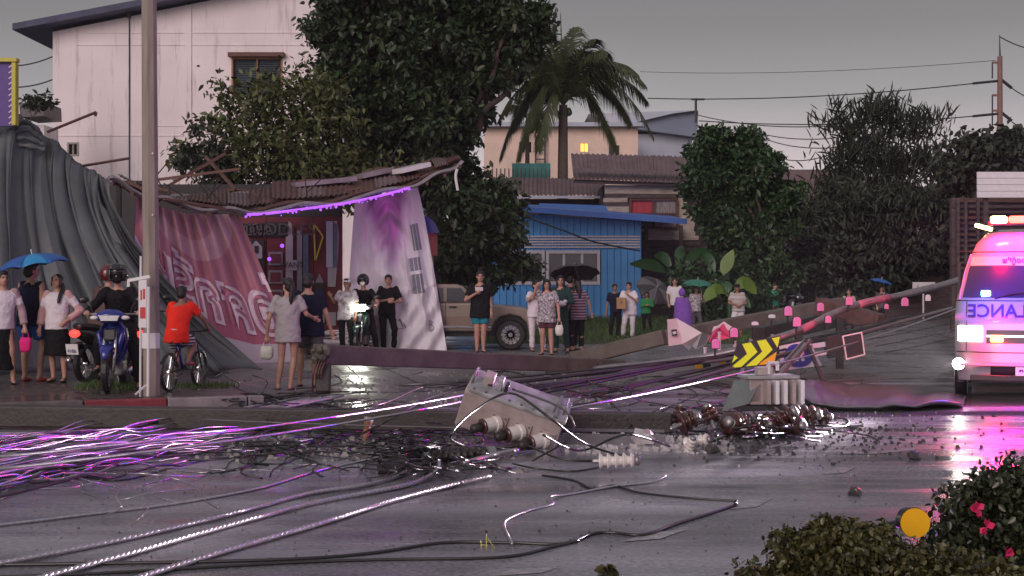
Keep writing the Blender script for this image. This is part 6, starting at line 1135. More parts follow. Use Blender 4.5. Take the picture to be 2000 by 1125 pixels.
lamp('strobe_bloom_fill', 'POINT', AM @ Vector((-.42, -.42, .80)), 34, (1, .0, .06), am, .06); lamp('strobe_bloom_fill', 'POINT', AM @ Vector((-.50, -.12, 1.46)), 40, (.10, .04, 1), am, .06); lamp('strobe_bloom_fill', 'POINT', AM @ Vector((.25, -.45, .75)), 26, (.35, .02, 1), am, .06)  # added lights off the van front, tinting it like bloom around the strobes

# ================================================================ OTHER VEHICLES
def wheel(parent, c, axis, R0, w_, spokes, rim='steel', hub=.62):
    """one wheel: tyre with rim and spokes as its sub-parts; axis 'x' or 'y'"""
    ax = Vector((1, 0, 0)) if axis == 'x' else Vector((0, 1, 0)); c = Vector(c); u = Vector((0, 1, 0)) if axis == 'x' else Vector((1, 0, 0)); n = 28; mb = MB(); prof = [(-.5, hub), (-.5, .9), (-.3, 1), (.3, 1), (.5, .9), (.5, hub)]
    for k in range(n):
        a = 2 * math.pi * k / n; d = u * math.cos(a) + Vector((0, 0, 1)) * math.sin(a); mb.v += [c + ax * (p * w_) + d * (q * R0) for p, q in prof]
    m_ = len(prof); mb.f = [(k * m_ + i, k * m_ + i + 1, ((k + 1) % n) * m_ + i + 1, ((k + 1) % n) * m_ + i) for k in range(n) for i in range(m_ - 1)] + [(k * m_ + m_ - 1, k * m_, ((k + 1) % n) * m_, ((k + 1) % n) * m_ + m_ - 1) for k in range(n)]
    ty = mb.build('wheel', 'rubber', parent, smooth=False); mb = MB()
    for k in range(spokes):
        a = 2 * math.pi * k / spokes; d = u * math.cos(a) + Vector((0, 0, 1)) * math.sin(a); mb.bar(c + d * R0 * .1, c + d * R0 * (hub + .02), w_ * .35 if spokes < 16 else .006, R0 * .11 if spokes < 16 else .006, up=ax)
    mb.tube([c - ax * w_ * .35, c + ax * w_ * .35], R0 * .15, 12); mb.build('rim_spokes', rim, ty); return ty
mat('truck_beige', (0.25, 0.20, 0.165), 0.3, var=.06, coat=.5); mat('truck_lower', (0.20, 0.14, 0.115), .4, var=.1)
pk = empty('pickup_truck', G(930, 684), 0, 'beige pickup truck parked behind the white banner, its front wheel visible', 'pickup truck'); px0 = pk.location.x
def tx(px): return P(px, 0, 32.3).x - px0
def tz(py): return P(0, py, 32.3).z
prof = [(tx(700), .42), (tx(962), .42), (tx(966), .62), (tx(978), .74), (tx(997), .79), (tx(1016), .74), (tx(1028), .62), (tx(1032), .45), (tx(1046), .48), (tx(1046), .72), (tx(1040), .86), (tx(1022), .95), (tx(960), 1.02), (tx(930), 1.06), (tx(700), 1.06)]
MB().prism(prof, 1.72, frame((0, -.0, 0), (1, 0, 0))).build('body', 'truck_beige', pk, bevel=.05, seg=3)
cabp = [(tx(780), 1.05), (tx(936), 1.05), (tx(906), 1.42), (tx(890), 1.48), (tx(800), 1.48)]
MB().prism(cabp, 1.5, frame((0, .11, 0), (1, 0, 0))).build('cab', 'truck_beige', pk, bevel=.05, seg=3)
for nm, q in (('side_window', [(tx(873), 1.08), (tx(922), 1.08), (tx(901), 1.39), (tx(873), 1.39)]), ('side_window', [(tx(800), 1.08), (tx(866), 1.08), (tx(866), 1.39), (tx(800), 1.39)])): MB().prism(q, .02, frame((0, .093, 0), (1, 0, 0))).build(nm, 'glass_dark', pk)
q = [(tx(940), 1.07), (tx(944), 1.07), (tx(911), 1.44), (tx(907), 1.44)]; MB().prism(q, 1.36, frame((0, .18, 0), (1, 0, 0))).build('windscreen', 'glass_dark', pk)
MB().box((tx(870), -.012, .52), (tx(960) - tx(780), .03, .06)).build('side_step', 'chrome', pk, bevel=.01); MB().box((tx(880), -.004, .66), (.02 + tx(955) - tx(800), .012, .20)).build('lower_trim', 'truck_lower', pk)
MB().box((tx(885), -.03, .97), (.17, .04, .035)).build('door_handle', 'rubber', pk, bevel=.01); MB().box((tx(871), -.006, .8), (.012, .012, .5)).build('door_seam', 'rubber', pk); MB().box((tx(934), -.006, .8), (.012, .012, .5)).build('door_seam', 'rubber', pk)
MB().ell((tx(1034), .12, .82), (.07, .16, .09), 12, 8, (0, 0, .3)).build('headlight', 'chrome', pk, smooth=True); MB().ell((tx(1034), 1.6, .82), (.07, .16, .09), 12, 8).build('headlight', 'chrome', pk, smooth=True); MB().box((tx(1046), .86, .55), (.08, 1.66, .22)).build('bumper', 'truck_lower', pk, bevel=.04); MB().box((tx(936), -.12, 1.10), (.12, .2, .15)).build('wing_mirror', 'truck_beige', pk, bevel=.04)
for xx, yy in ((tx(997), .07), (tx(997), 1.65), (tx(997) - 3.0, .07), (tx(997) - 3.0, 1.6)): wheel(pk, (xx, yy, .345), 'y', .345, .24, 12, 'chrome')
MB().tube([(tx(997), .17, .40), (tx(997), 1.7, .40)], .385, 24).build('wheel_arch', 'rubber', pk); MB().box((tx(870), .86, .40), (tx(1040) - tx(720), 1.2, .2)).build('chassis', 'rubber', pk)
p2 = empty('far_pickup', G(1590, 626), 0, 'pale pickup seen from behind far back near the trees', 'pickup truck')
def ft(px): return (px - 1590) * p2.location.y / F
MB().box((0, 1.2, .80), (1.7, 3.6, .55)).build('body', 'van_white', p2, bevel=.06); MB().prism([(-.72, 1.05), (.72, 1.05), (.58, 1.62), (-.58, 1.62)], 1.4, frame((0, 1.0, 0), (1, 0, 0))).build('cab', 'van_white', p2, bevel=.05); MB().prism([(-.6, 1.14), (.6, 1.14), (.5, 1.54), (-.5, 1.54)], .02, frame((0, .975, 0), (1, 0, 0))).build('rear_window', 'glass_dark', p2); MB().box((0, -.63, .95), (1.5, .04, .08)).build('tailgate_rail', 'chrome', p2)
for x in (-.75, .75): MB().box((x, -.62, .85), (.12, .04, .22)).build('tail_light', 'paint_red', p2); wheel(p2, (x, .2, .33), 'x', .33, .2, 8); wheel(p2, (x, 2.6, .33), 'x', .33, .2, 8)
def motorbike(loc, rz, label, body='paint_blue', lit=False, scooter=False, plate=False, name='motorbike'):
    """underbone motorbike facing local -Y"""
    t = empty(name, loc, rz, label, 'motorbike', 'motorbikes'); R0 = .28
    wheel(t, (0, -.62, R0), 'x', R0, .085, 18, 'chrome', .80); wheel(t, (0, .62, R0), 'x', R0, .10, 18, 'chrome', .80)
    for s in (-1, 1): MB().tube([(s * .075, -.62, R0), (s * .075, -.50, .62), (s * .06, -.42, .84)], .022, 8).build('fork_leg', 'chrome', t, smooth=True)
    MB().tube([(0, -.86, .46), (0, -.78, .58), (0, -.62, .62), (0, -.44, .56)], [.03, .07, .085, .06], 10, squash=.35).build('front_mudguard', body, t, smooth=True)
    sh = [(-.06, .34), (.06, .34), (.15, .45), (.20, .68), (.17, .84), (.10, .93), (-.10, .93), (-.17, .84), (-.20, .68), (-.15, .45)]
    ls = MB(); n_ = len(sh)
    for y_, k in ((-.36, .55), (-.43, .9), (-.36, 1.0), (-.24, 1.0)): ls.v += [Vector((x * k, y_ + .25 * (abs(x) / .2) ** 2 * .4 + (z - .6) * .12, .64 + (z - .64) * (.85 + .15 * k))) for x, z in sh]
    ls.f = [(a * n_ + i, a * n_ + (i + 1) % n_, (a + 1) * n_ + (i + 1) % n_, (a + 1) * n_ + i) for a in range(3) for i in range(n_)] + [tuple(range(n_))[::-1], tuple(range(3 * n_, 4 * n_))]
    ls.build('leg_shield', body, t, smooth=False, bevel=.012); MB().box((0, -.475, .76), (.16, .04, .16), (R(-8), 0, 0)).build('front_grille', 'plastic_black', t, bevel=.02)
    for s in (-1, 1): MB().ell((s * .125, -.42, .66), (.04, .05, .16), 10, 8, (0, R(14 * s), 0)).build('side_cowl', body, t, smooth=True)
    hd = MB().ell((0, -.42, 1.0), (.20, .12, .10), 16, 10).build('handlebar_cowl', body, t, smooth=True)
    MB().prism([(-.14, .92), (.14, .92), (.16, 1.06), (-.16, 1.06)] if lit else [(-.11, .94), (.11, .94), (.14, 1.02), (-.14, 1.02)], .03, frame((0, -.545, 0), (1, 0, 0))).build('headlight', 'lamp_white' if lit else 'chrome', hd, bevel=.008)
    for s in (-1, 1): MB().ell((s * .20, -.47, .985), (.06, .04, .03), 10, 6).build('indicator', 'plastic_white', hd, smooth=True)
    MB().tube(catmull([(-.36, -.26, 1.02), (-.2, -.36, 1.03), (.2, -.36, 1.03), (.36, -.26, 1.02)], 5), .014, 8).build('handlebar', 'steel', t)
    for s in (-1, 1):
        MB().tube([(s * .26, -.30, 1.03), (s * .40, -.24, 1.02)], .022, 8).build('grip', 'rubber', t); MB().tube([(s * .24, -.34, 1.03), (s * .27, -.36, 1.14), (s * .33, -.34, 1.20)], .008, 5).build('mirror_stem', 'steel_dark', t); MB().ell((s * .37, -.34, 1.22), (.075, .025, .045), 12, 8).build('mirror', 'plastic_black', t, smooth=True)
        MB().tube([(s * .2, .05, .27), (s * .30, .05, .27)], .018, 6).build('footpeg', 'rubber', t)
    MB().tube(catmull([(0, -.38, .70), (0, -.15, .50), (0, .1, .45), (0, .4, .62), (0, .85, .74)], 5), [.10, .09, .08, .08, .08, .09, .10, .11, .12, .12, .13, .13, .13, .13, .13, .12, .12, .12, .1, .08, .05], 10).build('frame_cover', body, t, smooth=True)
    MB().tube(catmull([(0, .0, .74), (0, .25, .77), (0, .6, .80), (0, .85, .83)], 5), [.07, .09, .1, .11, .12, .12, .12, .12, .12, .12, .12, .11, .11, .1, .1, .06], 10, squash=.5).build('seat', 'rubber', t, smooth=True)
    MB().box((0, .02, .30), (.22, .34, .20)).build('engine', 'steel', t, bevel=.03); MB().tube([(.13, .05, .24), (.15, .4, .26), (.16, .85, .34)], [.025, .045, .04], 8).build('exhaust', 'chrome', t, smooth=True)
    MB().tube([(0, .62, R0), (0, .80, .58), (0, .9, .55)], [.05, .07, .05], 8, squash=.5).build('rear_mudguard', 'plastic_black', t, smooth=True); MB().ell((0, .90, .72), (.09, .05, .055), 12, 8).build('tail_light', 'lamp_tail', t, smooth=True)
    pl = MB().box((0, .955, .50), (.20, .012, .15), (R(-12), 0, 0)).build('licence_plate', 'plastic_white', t)
    if plate:
        for txt, z, s in (('1กข', .535, .07), ('4186', .475, .075)): lettering(txt, s, frame((0, .962, z), (-1, 0, 0), (0, .2, 1)), 'letter_blue', pl, world=False, depth=.006)
    MB().tube([(-.1, .1, .25), (-.22, .16, .01)], .012, 5).build('side_stand', 'steel', t); return t
mat('lamp_tail', (.6, .02, .02), .3, var=0, emit=(1, .04, .03), estr=2.5); mat('paint_black', (.012, .012, .014), .25, var=.05, coat=.5); mat('paint_green', (.01, .05, .035), .3, var=.05, coat=.5)
mbA = motorbike(G(200, 768, PZ) + Vector((.02, .60, 0)), R(5), 'blue motorbike facing the camera, ridden by the person in the black helmet')
mbB = motorbike(G(184, 752, PZ) + Vector((.0, .95, 0)), R(160), 'dark motorbike pointing away with glowing red tail light and white plate', 'paint_black', plate=True)
mbD = motorbike(G(250, 752, PZ) + Vector((.0, .75, 0)), R(195), 'black motorbike parked behind the blue one beside the post', 'paint_black')
sc = motorbike(G(702, 694) + Vector((0, .6, 0)), R(-4), 'dark green scooter with its headlight shining at the camera', 'paint_green', lit=True, name='scooter')
hl = sc.matrix_basis @ Vector((0, -.62, .98)); lamp('headlamp_beam', 'SPOT', hl, 70, (.95, 1, .80), sc, .06, aim=(-2.2, 14, -1.2), spot=75, blend=.9); lamp('headlamp_glow', 'POINT', hl + Vector((0, -.06, 0)), 2.5, (.95, 1, .8), sc, .06)
bc = empty('bicycle', G(348, 764, PZ) + Vector((0, .35, 0)), R(180 - 12), 'small dark bicycle ridden by the child in the red shirt', 'bicycle')
wheel(bc, (0, -.48, .26), 'x', .26, .045, 20, 'chrome', .88); wheel(bc, (0, .46, .26), 'x', .26, .045, 20, 'chrome', .88)
for nm, pts, r_ in (('frame_tube', [(0, .2, .62), (0, .05, .27)], .018), ('frame_tube', [(0, .05, .27), (0, -.30, .62)], .02), ('frame_tube', [(0, .16, .56), (0, -.30, .64)], .018), ('chain_stay', [(.03, .05, .27), (.035, .46, .26)], .01), ('chain_stay', [(-.03, .05, .27), (-.035, .46, .26)], .01), ('seat_stay', [(.02, .17, .56), (.035, .46, .26)], .009), ('seat_stay', [(-.02, .17, .56), (-.035, .46, .26)], .009), ('fork_leg', [(.04, -.33, .60), (.04, -.48, .26)], .012), ('fork_leg', [(-.04, -.33, .60), (-.04, -.48, .26)], .012), ('head_tube', [(0, -.34, .56), (0, -.28, .76)], .022), ('crank', [(.06, .05, .27), (.08, -.06, .20)], .01), ('crank', [(-.06, .05, .27), (-.08, .16, .34)], .01)): MB().tube(pts, r_, 8).build(nm, 'paint_blue' if nm == 'frame_tube' else 'steel_dark', bc, smooth=True)
MB().tube(catmull([(-.27, -.18, .80), (-.12, -.28, .78), (.12, -.28, .78), (.27, -.18, .80)], 5), .012, 8).build('handlebar', 'steel_dark', bc); 
for s in (-1, 1): MB().tube([(s * .2, -.22, .795), (s * .29, -.165, .805)], .018, 8).build('grip', 'rubber', bc); MB().box((s * .12, .05 + s * -.11, .27 - s * .07), (.09, .07, .02)).build('pedal', 'rubber', bc)
MB().ell((0, .24, .66), (.08, .14, .035), 12, 8).build('saddle', 'rubber', bc, smooth=True); MB().tube([(.05, .05, .27), (.055, .05, .27)], .08, 16).build('chainring', 'steel', bc)
# ================================================================ PEOPLE
fold_tex = bpy.data.textures.new('cloth_folds', 'CLOUDS'); fold_tex.noise_scale = .085; fold_tex.noise_depth = 2
def skinned(mb, name, mt, parent, voxel, smooth=3, disp=0.0):
    o = mb.build(name, mt, parent, smooth=True)
    r = o.modifiers.new('remesh', 'REMESH'); r.mode = 'VOXEL'; r.voxel_size = voxel; r.use_smooth_shade = True
    s = o.modifiers.new('smooth', 'SMOOTH'); s.factor = .5; s.iterations = smooth
    if disp:
        d = o.modifiers.new('folds', 'DISPLACE'); d.texture = fold_tex; d.strength = disp; d.mid_level = .5
    return o
def person(loc, rz, h, label, group='bystanders', top=('tee', 'cl_white'), bottom=('shorts', 'cl_black'), pose=None, hair='short', skin='skin', shoes='rubber', head=(0, 0), outer=None, fat=1.0, far=False, hem=0.0, rot_only=None, grip=(0.3, 0.3)):
    s = h / 1.70; t = empty('person', loc, rz, label, 'person', group); V3 = Vector; pose = pose or {}
    J = dict(pel=(0, 0, .93), chest=(0, .0, 1.24), neck=(0, .01, 1.43), head=(0, -.01, 1.585), sha=(-.165, .01, 1.39), ela=(-.215, .03, 1.11), wra=(-.225, -.04, .87), hipa=(-.085, 0, .91), kna=(-.095, -.02, .49), ana=(-.10, .02, .085))
    for k in list(J):
        if k[-1] == 'a' and k[:-1] in ('sh', 'el', 'wr', 'hip', 'kn', 'an'): x, y, z = J[k]; J[k[:-1] + 'b'] = (-x, y, z)
    J = {k: V3(v) * s for k, v in J.items()}
    if any(k in pose for k in ('pel', 'chest', 'neck')):    # shoulders and hips follow the trunk unless given
        for k, v in pose.items(): J[k] = V3(v) if not isinstance(v, (str, bool)) else v
        for sd, sg in (('a', -1), ('b', 1)):
            if 'sh' + sd not in pose: J['sh' + sd] = J['neck'] + V3((sg * .165, 0, -.04)) * s
            if 'hip' + sd not in pose: J['hip' + sd] = J['pel'] + V3((sg * .085, 0, -.02)) * s
        if 'head' not in pose: J['head'] = J['neck'] + V3((0, -.02, .155)) * s
    else:
        for k, v in pose.items(): J[k] = V3(v) if not isinstance(v, (str, bool)) else v
    if not any(k in pose for k in ('pel', 'kna', 'ana')):      # weight on one leg, arms hanging unevenly
        rr = random.Random(label); sg = rr.choice((-1, 1)); a_, b_ = ('a', 'b') if sg < 0 else ('b', 'a'); sh_ = Vector((sg * .035, 0, 0)) * s
        for k in ('pel', 'hipa', 'hipb'): J[k] = J[k] + sh_
        for k in ('chest',): J[k] = J[k] + sh_ * .3
        J['kn' + b_] = J['kn' + b_] + Vector((-sg * .03, -.07, .01)) * s; J['an' + b_] = J['an' + b_] + Vector((-sg * rr.uniform(.02, .08), rr.uniform(-.10, .04), 0)) * s; J['kn' + a_] = J['kn' + a_] + sh_ * .6
        for q in 'ab':
            if 'wr' + q not in pose: J['el' + q] = J['el' + q] + Vector((rr.uniform(-.02, .03) * (-1 if q == 'a' else 1), rr.uniform(-.05, .05), 0)) * s; J['wr' + q] = J['wr' + q] + Vector((rr.uniform(-.05, .03) * (-1 if q == 'a' else 1), rr.uniform(-.14, .03), rr.uniform(0, .04))) * s
    f = fat; vx = (.016 if far else .0115); cvx = (.02 if far else .014)
    # --- body (skin), one continuous surface
    mb = MB(); pel, ch, nk, hd = J['pel'], J['chest'], J['neck'], J['head']
    def trunk(mb, k, lo=0.0, hi=1.0, extra=0.0):
        rings = [(pel + V3((0, 0, -.10 * s)), .135, .10), (pel, .155, .11), (pel.lerp(ch, .4), .135, .095), (pel.lerp(ch, .8), .155, .105), (ch, .165, .11), (ch.lerp(nk, .55), .165, .095), (ch.lerp(nk, .85), .11, .075), (nk + V3((0, 0, .01)), .06, .06)]
        mb.loft([(c, (a * f + extra) * s, (b_ * f + extra) * s) for c, a, b_ in rings], 16)
    trunk(mb, 1); mb.cone(nk - V3((0, 0, .05 * s)), hd - V3((0, -.01 * s, .03 * s)), .055 * s, .05 * s)
    Mh = Euler((R(head[1]), 0, R(head[0]))).to_matrix()
    def hp(x, y, z): return hd + Mh @ (V3((x, y, z)) * s)
    mb.ell(hp(0, .012, .035), (.074 * s, .092 * s, .085 * s), 14, 10, tuple(Euler((R(head[1]), 0, R(head[0]))))); mb.ell(hp(0, -.022, -.035), (.060 * s, .066 * s, .075 * s), 12, 8, (0, 0, R(head[0])))
    mb.cone(hp(0, -.085, .022), hp(0, -.104, -.014), .010 * s, .016 * s, 8)
    for sg in (-1, 1): mb.ell(hp(sg * .076, .015, .0), (.014 * s, .024 * s, .034 * s), 8, 6)
    for sd, sg in (('a', -1), ('b', 1)):
        sh, el, wr = J['sh' + sd], J['el' + sd], J['wr' + sd]; mb.cone(sh, el, .047 * f * s, .037 * f * s); mb.cone(el, wr, .038 * f * s, .027 * s)
        d = (wr - el).normalized(); sw = d.cross(V3((0, 1, 0))); sw = (sw if sw.length > .2 else d.cross(V3((1, 0, 0)))).normalized(); nrm = sw.cross(d).normalized(); cu = grip[0 if sd == 'a' else 1]
        pc = wr + d * .05 * s; mb.cone(wr, wr + d * .085 * s, .026 * s, .034 * s, 8); mb.ell(pc, (.034 * s, .034 * s, .04 * s), 8, 6)
        for q in range(4):
            o_ = sw * (-.027 + .018 * q) * s; L1 = (.042, .047, .045, .036)[q] * s; b0 = wr + d * .085 * s + o_; b1 = b0 + (d * math.cos(cu) + nrm * math.sin(cu)) * L1; b2 = b1 + (d * math.cos(cu * 2.4) + nrm * math.sin(cu * 2.4)) * L1 * .85; mb.cone(b0, b1, .0100 * s, .0095 * s, 7); mb.cone(b1, b2, .0095 * s, .008 * s, 7)
        tb = wr + d * .03 * s - sw * .028 * s; t1 = tb + (d * .7 - sw * .6 + nrm * .4).normalized() * .045 * s; mb.cone(tb, t1, .013 * s, .011 * s, 7); mb.cone(t1, t1 + (d * .9 + nrm * .4).normalized() * .03 * s, .011 * s, .009 * s, 7)
        hi, kn, an = J['hip' + sd], J['kn' + sd], J['an' + sd]; mb.cone(hi, kn, .082 * f * s, .052 * f * s); mid = kn.lerp(an, .35) + V3((0, .015 * s, 0)); mb.cone(kn, mid, .052 * f * s, .053 * f * s); mb.cone(mid, an, .053 * f * s, .036 * s)
        ft = pose.get('ft' + sd); fd = (V3(ft) if ft else V3((sg * .15, -1, 0))).normalized(); mb.cone(an + V3((0, 0, -.035 * s)) - fd * .03 * s, an + fd * .11 * s + V3((0, 0, -.05 * s)), .036 * s, .028 * s, 8); mb.ell(an + fd * .14 * s + V3((0, 0, -.058 * s)), (.038 * s, .038 * s, .024 * s), 8, 6)
    skinned(mb, 'body', skin, t, vx, 3)
    # --- face
    if hair != 'helmet':
        for sg in (-1, 1): MB().ell(hp(sg * .031, -.0815, .018), (.013 * s, .008 * s, .007 * s), 8, 6).build('eye', 'eye_dark', t, smooth=True); MB().ell(hp(sg * .032, -.084, .036), (.020 * s, .007 * s, .005 * s), 8, 5).build('eyebrow', 'hair', t, smooth=True)
        MB().ell(hp(0, -.084, -.046), (.024 * s, .009 * s, .008 * s), 8, 5).build('mouth', 'lip', t, smooth=True)
    # --- clothes
    kind, cm = top; mb = MB()
    if kind != 'none':
        hb = pel + V3((0, 0, (-.10 - hem) * s)); e_ = .031
        mb.loft([(hb, (.168 * f + e_) * s, (.122 * f + e_) * s), (pel, (.160 * f + e_) * s, (.115 * f + e_) * s), (pel.lerp(ch, .4), (.148 * f + e_) * s, (.106 * f + e_) * s), (pel.lerp(ch, .8), (.160 * f + e_) * s, (.112 * f + e_) * s), (ch, (.168 * f + e_) * s, (.114 * f + e_) * s), (ch.lerp(nk, .5), (.168 * f + e_) * s, (.096 * f + e_) * s), (ch.lerp(nk, .82), .125 * s, .088 * s), (ch.lerp(nk, .96), .078 * s, .074 * s)], 18)
        for sd in 'ab':
            sh, el, wr = J['sh' + sd], J['el' + sd], J['wr' + sd]
            if kind == 'tee': mb.cone(sh, sh.lerp(el, .72), .066 * f * s, .068 * f * s, 12, True, False)
            if kind in ('long', 'poncho'): mb.cone(sh, el, .064 * f * s, .054 * f * s, 12, True, True); mb.cone(el, el.lerp(wr, .92), .055 * f * s, .044 * s, 12, True, False)
            if kind == 'tank': mb.cone(sh - (sh - nk) * .25, sh, .05 * s, .058 * s, 10, True, False)
        if kind == 'poncho': mb.loft([(pel + V3((0, 0, -.45 * s)), .33 * s, .27 * s), (pel, .30 * s, .24 * s), (ch, .27 * s, .19 * s), (ch.lerp(nk, .7), .19 * s, .13 * s), (nk, .09 * s, .09 * s)], 18); mb.ell(hp(0, .015, .02), (.115 * s, .125 * s, .14 * s), 12, 8)
        skinned(mb, {'poncho': 'raincoat', 'tank': 'vest'}.get(kind, 'shirt'), cm, t, cvx, 2, .034 * s)
    if outer:
        mb = MB(); e_ = .034; hb = pel + V3((0, .012 * s, (-.16 - hem) * s)); sf = V3((0, .034 * s, 0))
        mb.loft([(hb + sf, (.178 * f + e_) * s, (.098 * f + e_) * s), (pel.lerp(ch, .4) + sf, (.158 * f + e_) * s, (.085 * f + e_) * s), (ch + sf, (.165 * f + e_) * s, (.092 * f + e_) * s), (ch.lerp(nk, .6) + sf, .17 * s, .09 * s), (ch.lerp(nk, .92) + sf, .085 * s, .06 * s)], 18)
        for sd in 'ab': sh, el, wr = J['sh' + sd], J['el' + sd], J['wr' + sd]; mb.cone(sh, el, .070 * s, .060 * s, 12, True, True); mb.cone(el, el.lerp(wr, .88), .060 * s, .056 * s, 12, True, False)
        skinned(mb, 'cardigan', outer, t, cvx, 2, .022 * s)
    kb, cb_ = bottom; mb = MB()
    if kb == 'skirt' or kb == 'long_skirt':
        zl = (.42 if kb == 'skirt' else .22) * s; c0 = pel + V3((0, 0, .10 * s)); lo = V3((pel.x, pel.y, zl)); mb.loft([(lo, .215 * s, .18 * s), (c0.lerp(lo, .6), .20 * s, .165 * s), (c0.lerp(lo, .25), .185 * f * s, .14 * f * s), (c0, .150 * f * s, .112 * f * s)], 22); skinned(mb, 'skirt', cb_, t, cvx, 2, .03 * s); MB().loft([(c0 + V3((0, 0, -.025 * s)), .162 * f * s, .122 * f * s), (c0 + V3((0, 0, .02 * s)), .158 * f * s, .120 * f * s)], 20).build('belt', 'cl_blue' if kb == 'long_skirt' else 'cl_black', t, smooth=True)
    elif kb != 'none':
        mb.loft([(pel + V3((0, 0, -.10 * s)), .165 * f * s, .128 * f * s), (pel, .170 * f * s, .125 * f * s), (pel + V3((0, 0, .09 * s)), .150 * f * s, .112 * f * s)], 16)
        for sd in 'ab':
            hi, kn, an = J['hip' + sd], J['kn' + sd], J['an' + sd]
            if kb == 'shorts': mb.cone(hi, hi.lerp(kn, .72), .098 * f * s, .092 * f * s, 12, True, False)
            elif kb == 'short_shorts': mb.cone(hi, hi.lerp(kn, .42), .098 * f * s, .096 * f * s, 12, True, False)
            else: mb.cone(hi, kn, .096 * f * s, .072 * f * s, 12); mb.cone(kn, kn.lerp(an, .95), .070 * f * s, .060 * s, 12, True, False)
        skinned(mb, 'shorts' if 'short' in kb else 'trousers', cb_, t, cvx, 2, .030 * s)
    for sd, sg in (('a', -1), ('b', 1)):
        an = J['an' + sd]; ft = pose.get('ft' + sd); fd = (V3(ft) if ft else V3((sg * .15, -1, 0))).normalized(); c = an + fd * .07 * s + V3((0, 0, -.066 * s)); ang = math.atan2(fd.x, -fd.y); sm = MB(); sm.ell(c, (.046 * s, .135 * s, .022 * s if shoes != 'rubber' else .034 * s), 14, 8, (0, 0, ang)); sm.build('sandal' if shoes != 'rubber' else 'shoe', shoes, t, smooth=True)
    # --- hair, hats
    if hair in ('short', 'pony', 'long', 'cap', 'bob'):
        mb = MB(); mb.ell(hp(0, .024, .050), (.089 * s, .097 * s, .086 * s), 14, 10); mb.ell(hp(0, .055, -.008), (.082 * s, .068 * s, .088 * s), 12, 8); mb.ell(hp(0, -.040, .095), (.066 * s, .048 * s, .032 * s), 10, 6)
        if hair == 'pony': mb.tube(catmull([hp(0, .09, .03), hp(.02, .14, -.02), hp(.03, .14, -.14), hp(.04, .12, -.30)], 5), [.03 * s, .042 * s] + [.045 * s] * 9 + [.04 * s, .036 * s, .03 * s, .022 * s, .012 * s], 10)
        if hair == 'bob': mb.ell(hp(0, .035, -.03), (.092 * s, .07 * s, .10 * s), 12, 8)
        if hair == 'long': mb.tube(catmull([hp(0, .05, .05), hp(0, .07, -.10), hp(.0, .08, -.26), hp(.0, .085, -.40)], 5), [.08 * s] * 6 + [.09 * s] * 6 + [.08 * s, .07 * s, .06 * s, .03 * s], 12, squash=.7); [mb.cone(hp(sg * .075, .0, .03), hp(sg * .085, .01, -.22), .026 * s, .022 * s, 8) for sg in (-1, 1)]
        skinned(mb, 'hair', 'hair', t, .011, 2, .008)
    if hair == 'side_pony':
        mb = MB(); mb.ell(hp(0, .022, .048), (.084 * s, .093 * s, .082 * s), 14, 10); mb.ell(hp(0, .045, .0), (.078 * s, .070 * s, .085 * s), 12, 8); [mb.cone(hp(sg * .07, -.02, .06), hp(sg * .078, -.02, -.06), .024 * s, .018 * s, 8) for sg in (-1, 1)]; mb.tube(catmull([hp(.06, .06, -.04), hp(.10, .02, -.12), hp(.11, -.07, -.22), hp(.10, -.10, -.36)], 5), [.035 * s] * 8 + [.033 * s] * 4 + [.03 * s, .026 * s, .02 * s, .012 * s], 10); skinned(mb, 'hair', 'hair', t, .011, 2, .008)
    if hair == 'cap': MB().ell(hp(0, .015, .065), (.092 * s, .10 * s, .075 * s), 14, 8).build('cap', pose.get('capmat', 'cl_white'), t, smooth=True); MB().ell(hp(0, -.10, .06), (.07 * s, .07 * s, .010 * s), 12, 6, (R(12), 0, R(head[0]))).build('cap_peak', pose.get('capmat', 'cl_white'), t, smooth=True)
    if hair == 'helmet':
        mb = MB(); n_, m_ = 24, 16
        for j in range(m_ + 1):
            th = R(6) + R(128) * j / m_
            for k in range(n_ + 1):
                ph = R(-90 + 42) + R(360 - 84) * k / n_ if th > R(62) else R(-90 + 42 * th / R(62)) + R(360 - 84 * th / R(62)) * k / n_
                mb.v.append(hp(.128 * math.sin(th) * math.cos(ph), .012 + .150 * math.sin(th) * math.sin(ph), .03 + .142 * math.cos(th)))
        mb.f = [(j * (n_ + 1) + k, j * (n_ + 1) + k + 1, (j + 1) * (n_ + 1) + k + 1, (j + 1) * (n_ + 1) + k) for j in range(m_) for k in range(n_)]
        mb.ell(hp(0, .012, .06), (.115 * s, .135 * s, .108 * s), 16, 8); mb.build('helmet', pose.get('helmat', 'helmet_black'), t, smooth=True, solid=.012)
        MB().tube(catmull([hp(-.10, -.085, .085), hp(0, -.150, .095), hp(.10, -.085, .085)], 6), .016 * s, 8, squash=.5).build('helmet_peak', 'plastic_black', t, smooth=True)
        if not pose.get('mask'):
            MB().ell(hp(0, -.07, -.05), (.075 * s, .06 * s, .055 * s), 12, 8).build('face_cover', 'cl_black', t, smooth=True)
        for sg in (-1, 1): MB().ell(hp(sg * .031, -.0815, .018), (.014 * s, .008 * s, .008 * s), 8, 6).build('eye', 'eye_dark', t, smooth=True)
    if pose.get('mask'): MB().ell(hp(0, -.066, -.035), (.062 * s, .052 * s, .050 * s), 12, 8).build('face_mask', 'plastic_white', t, smooth=True)
    return t
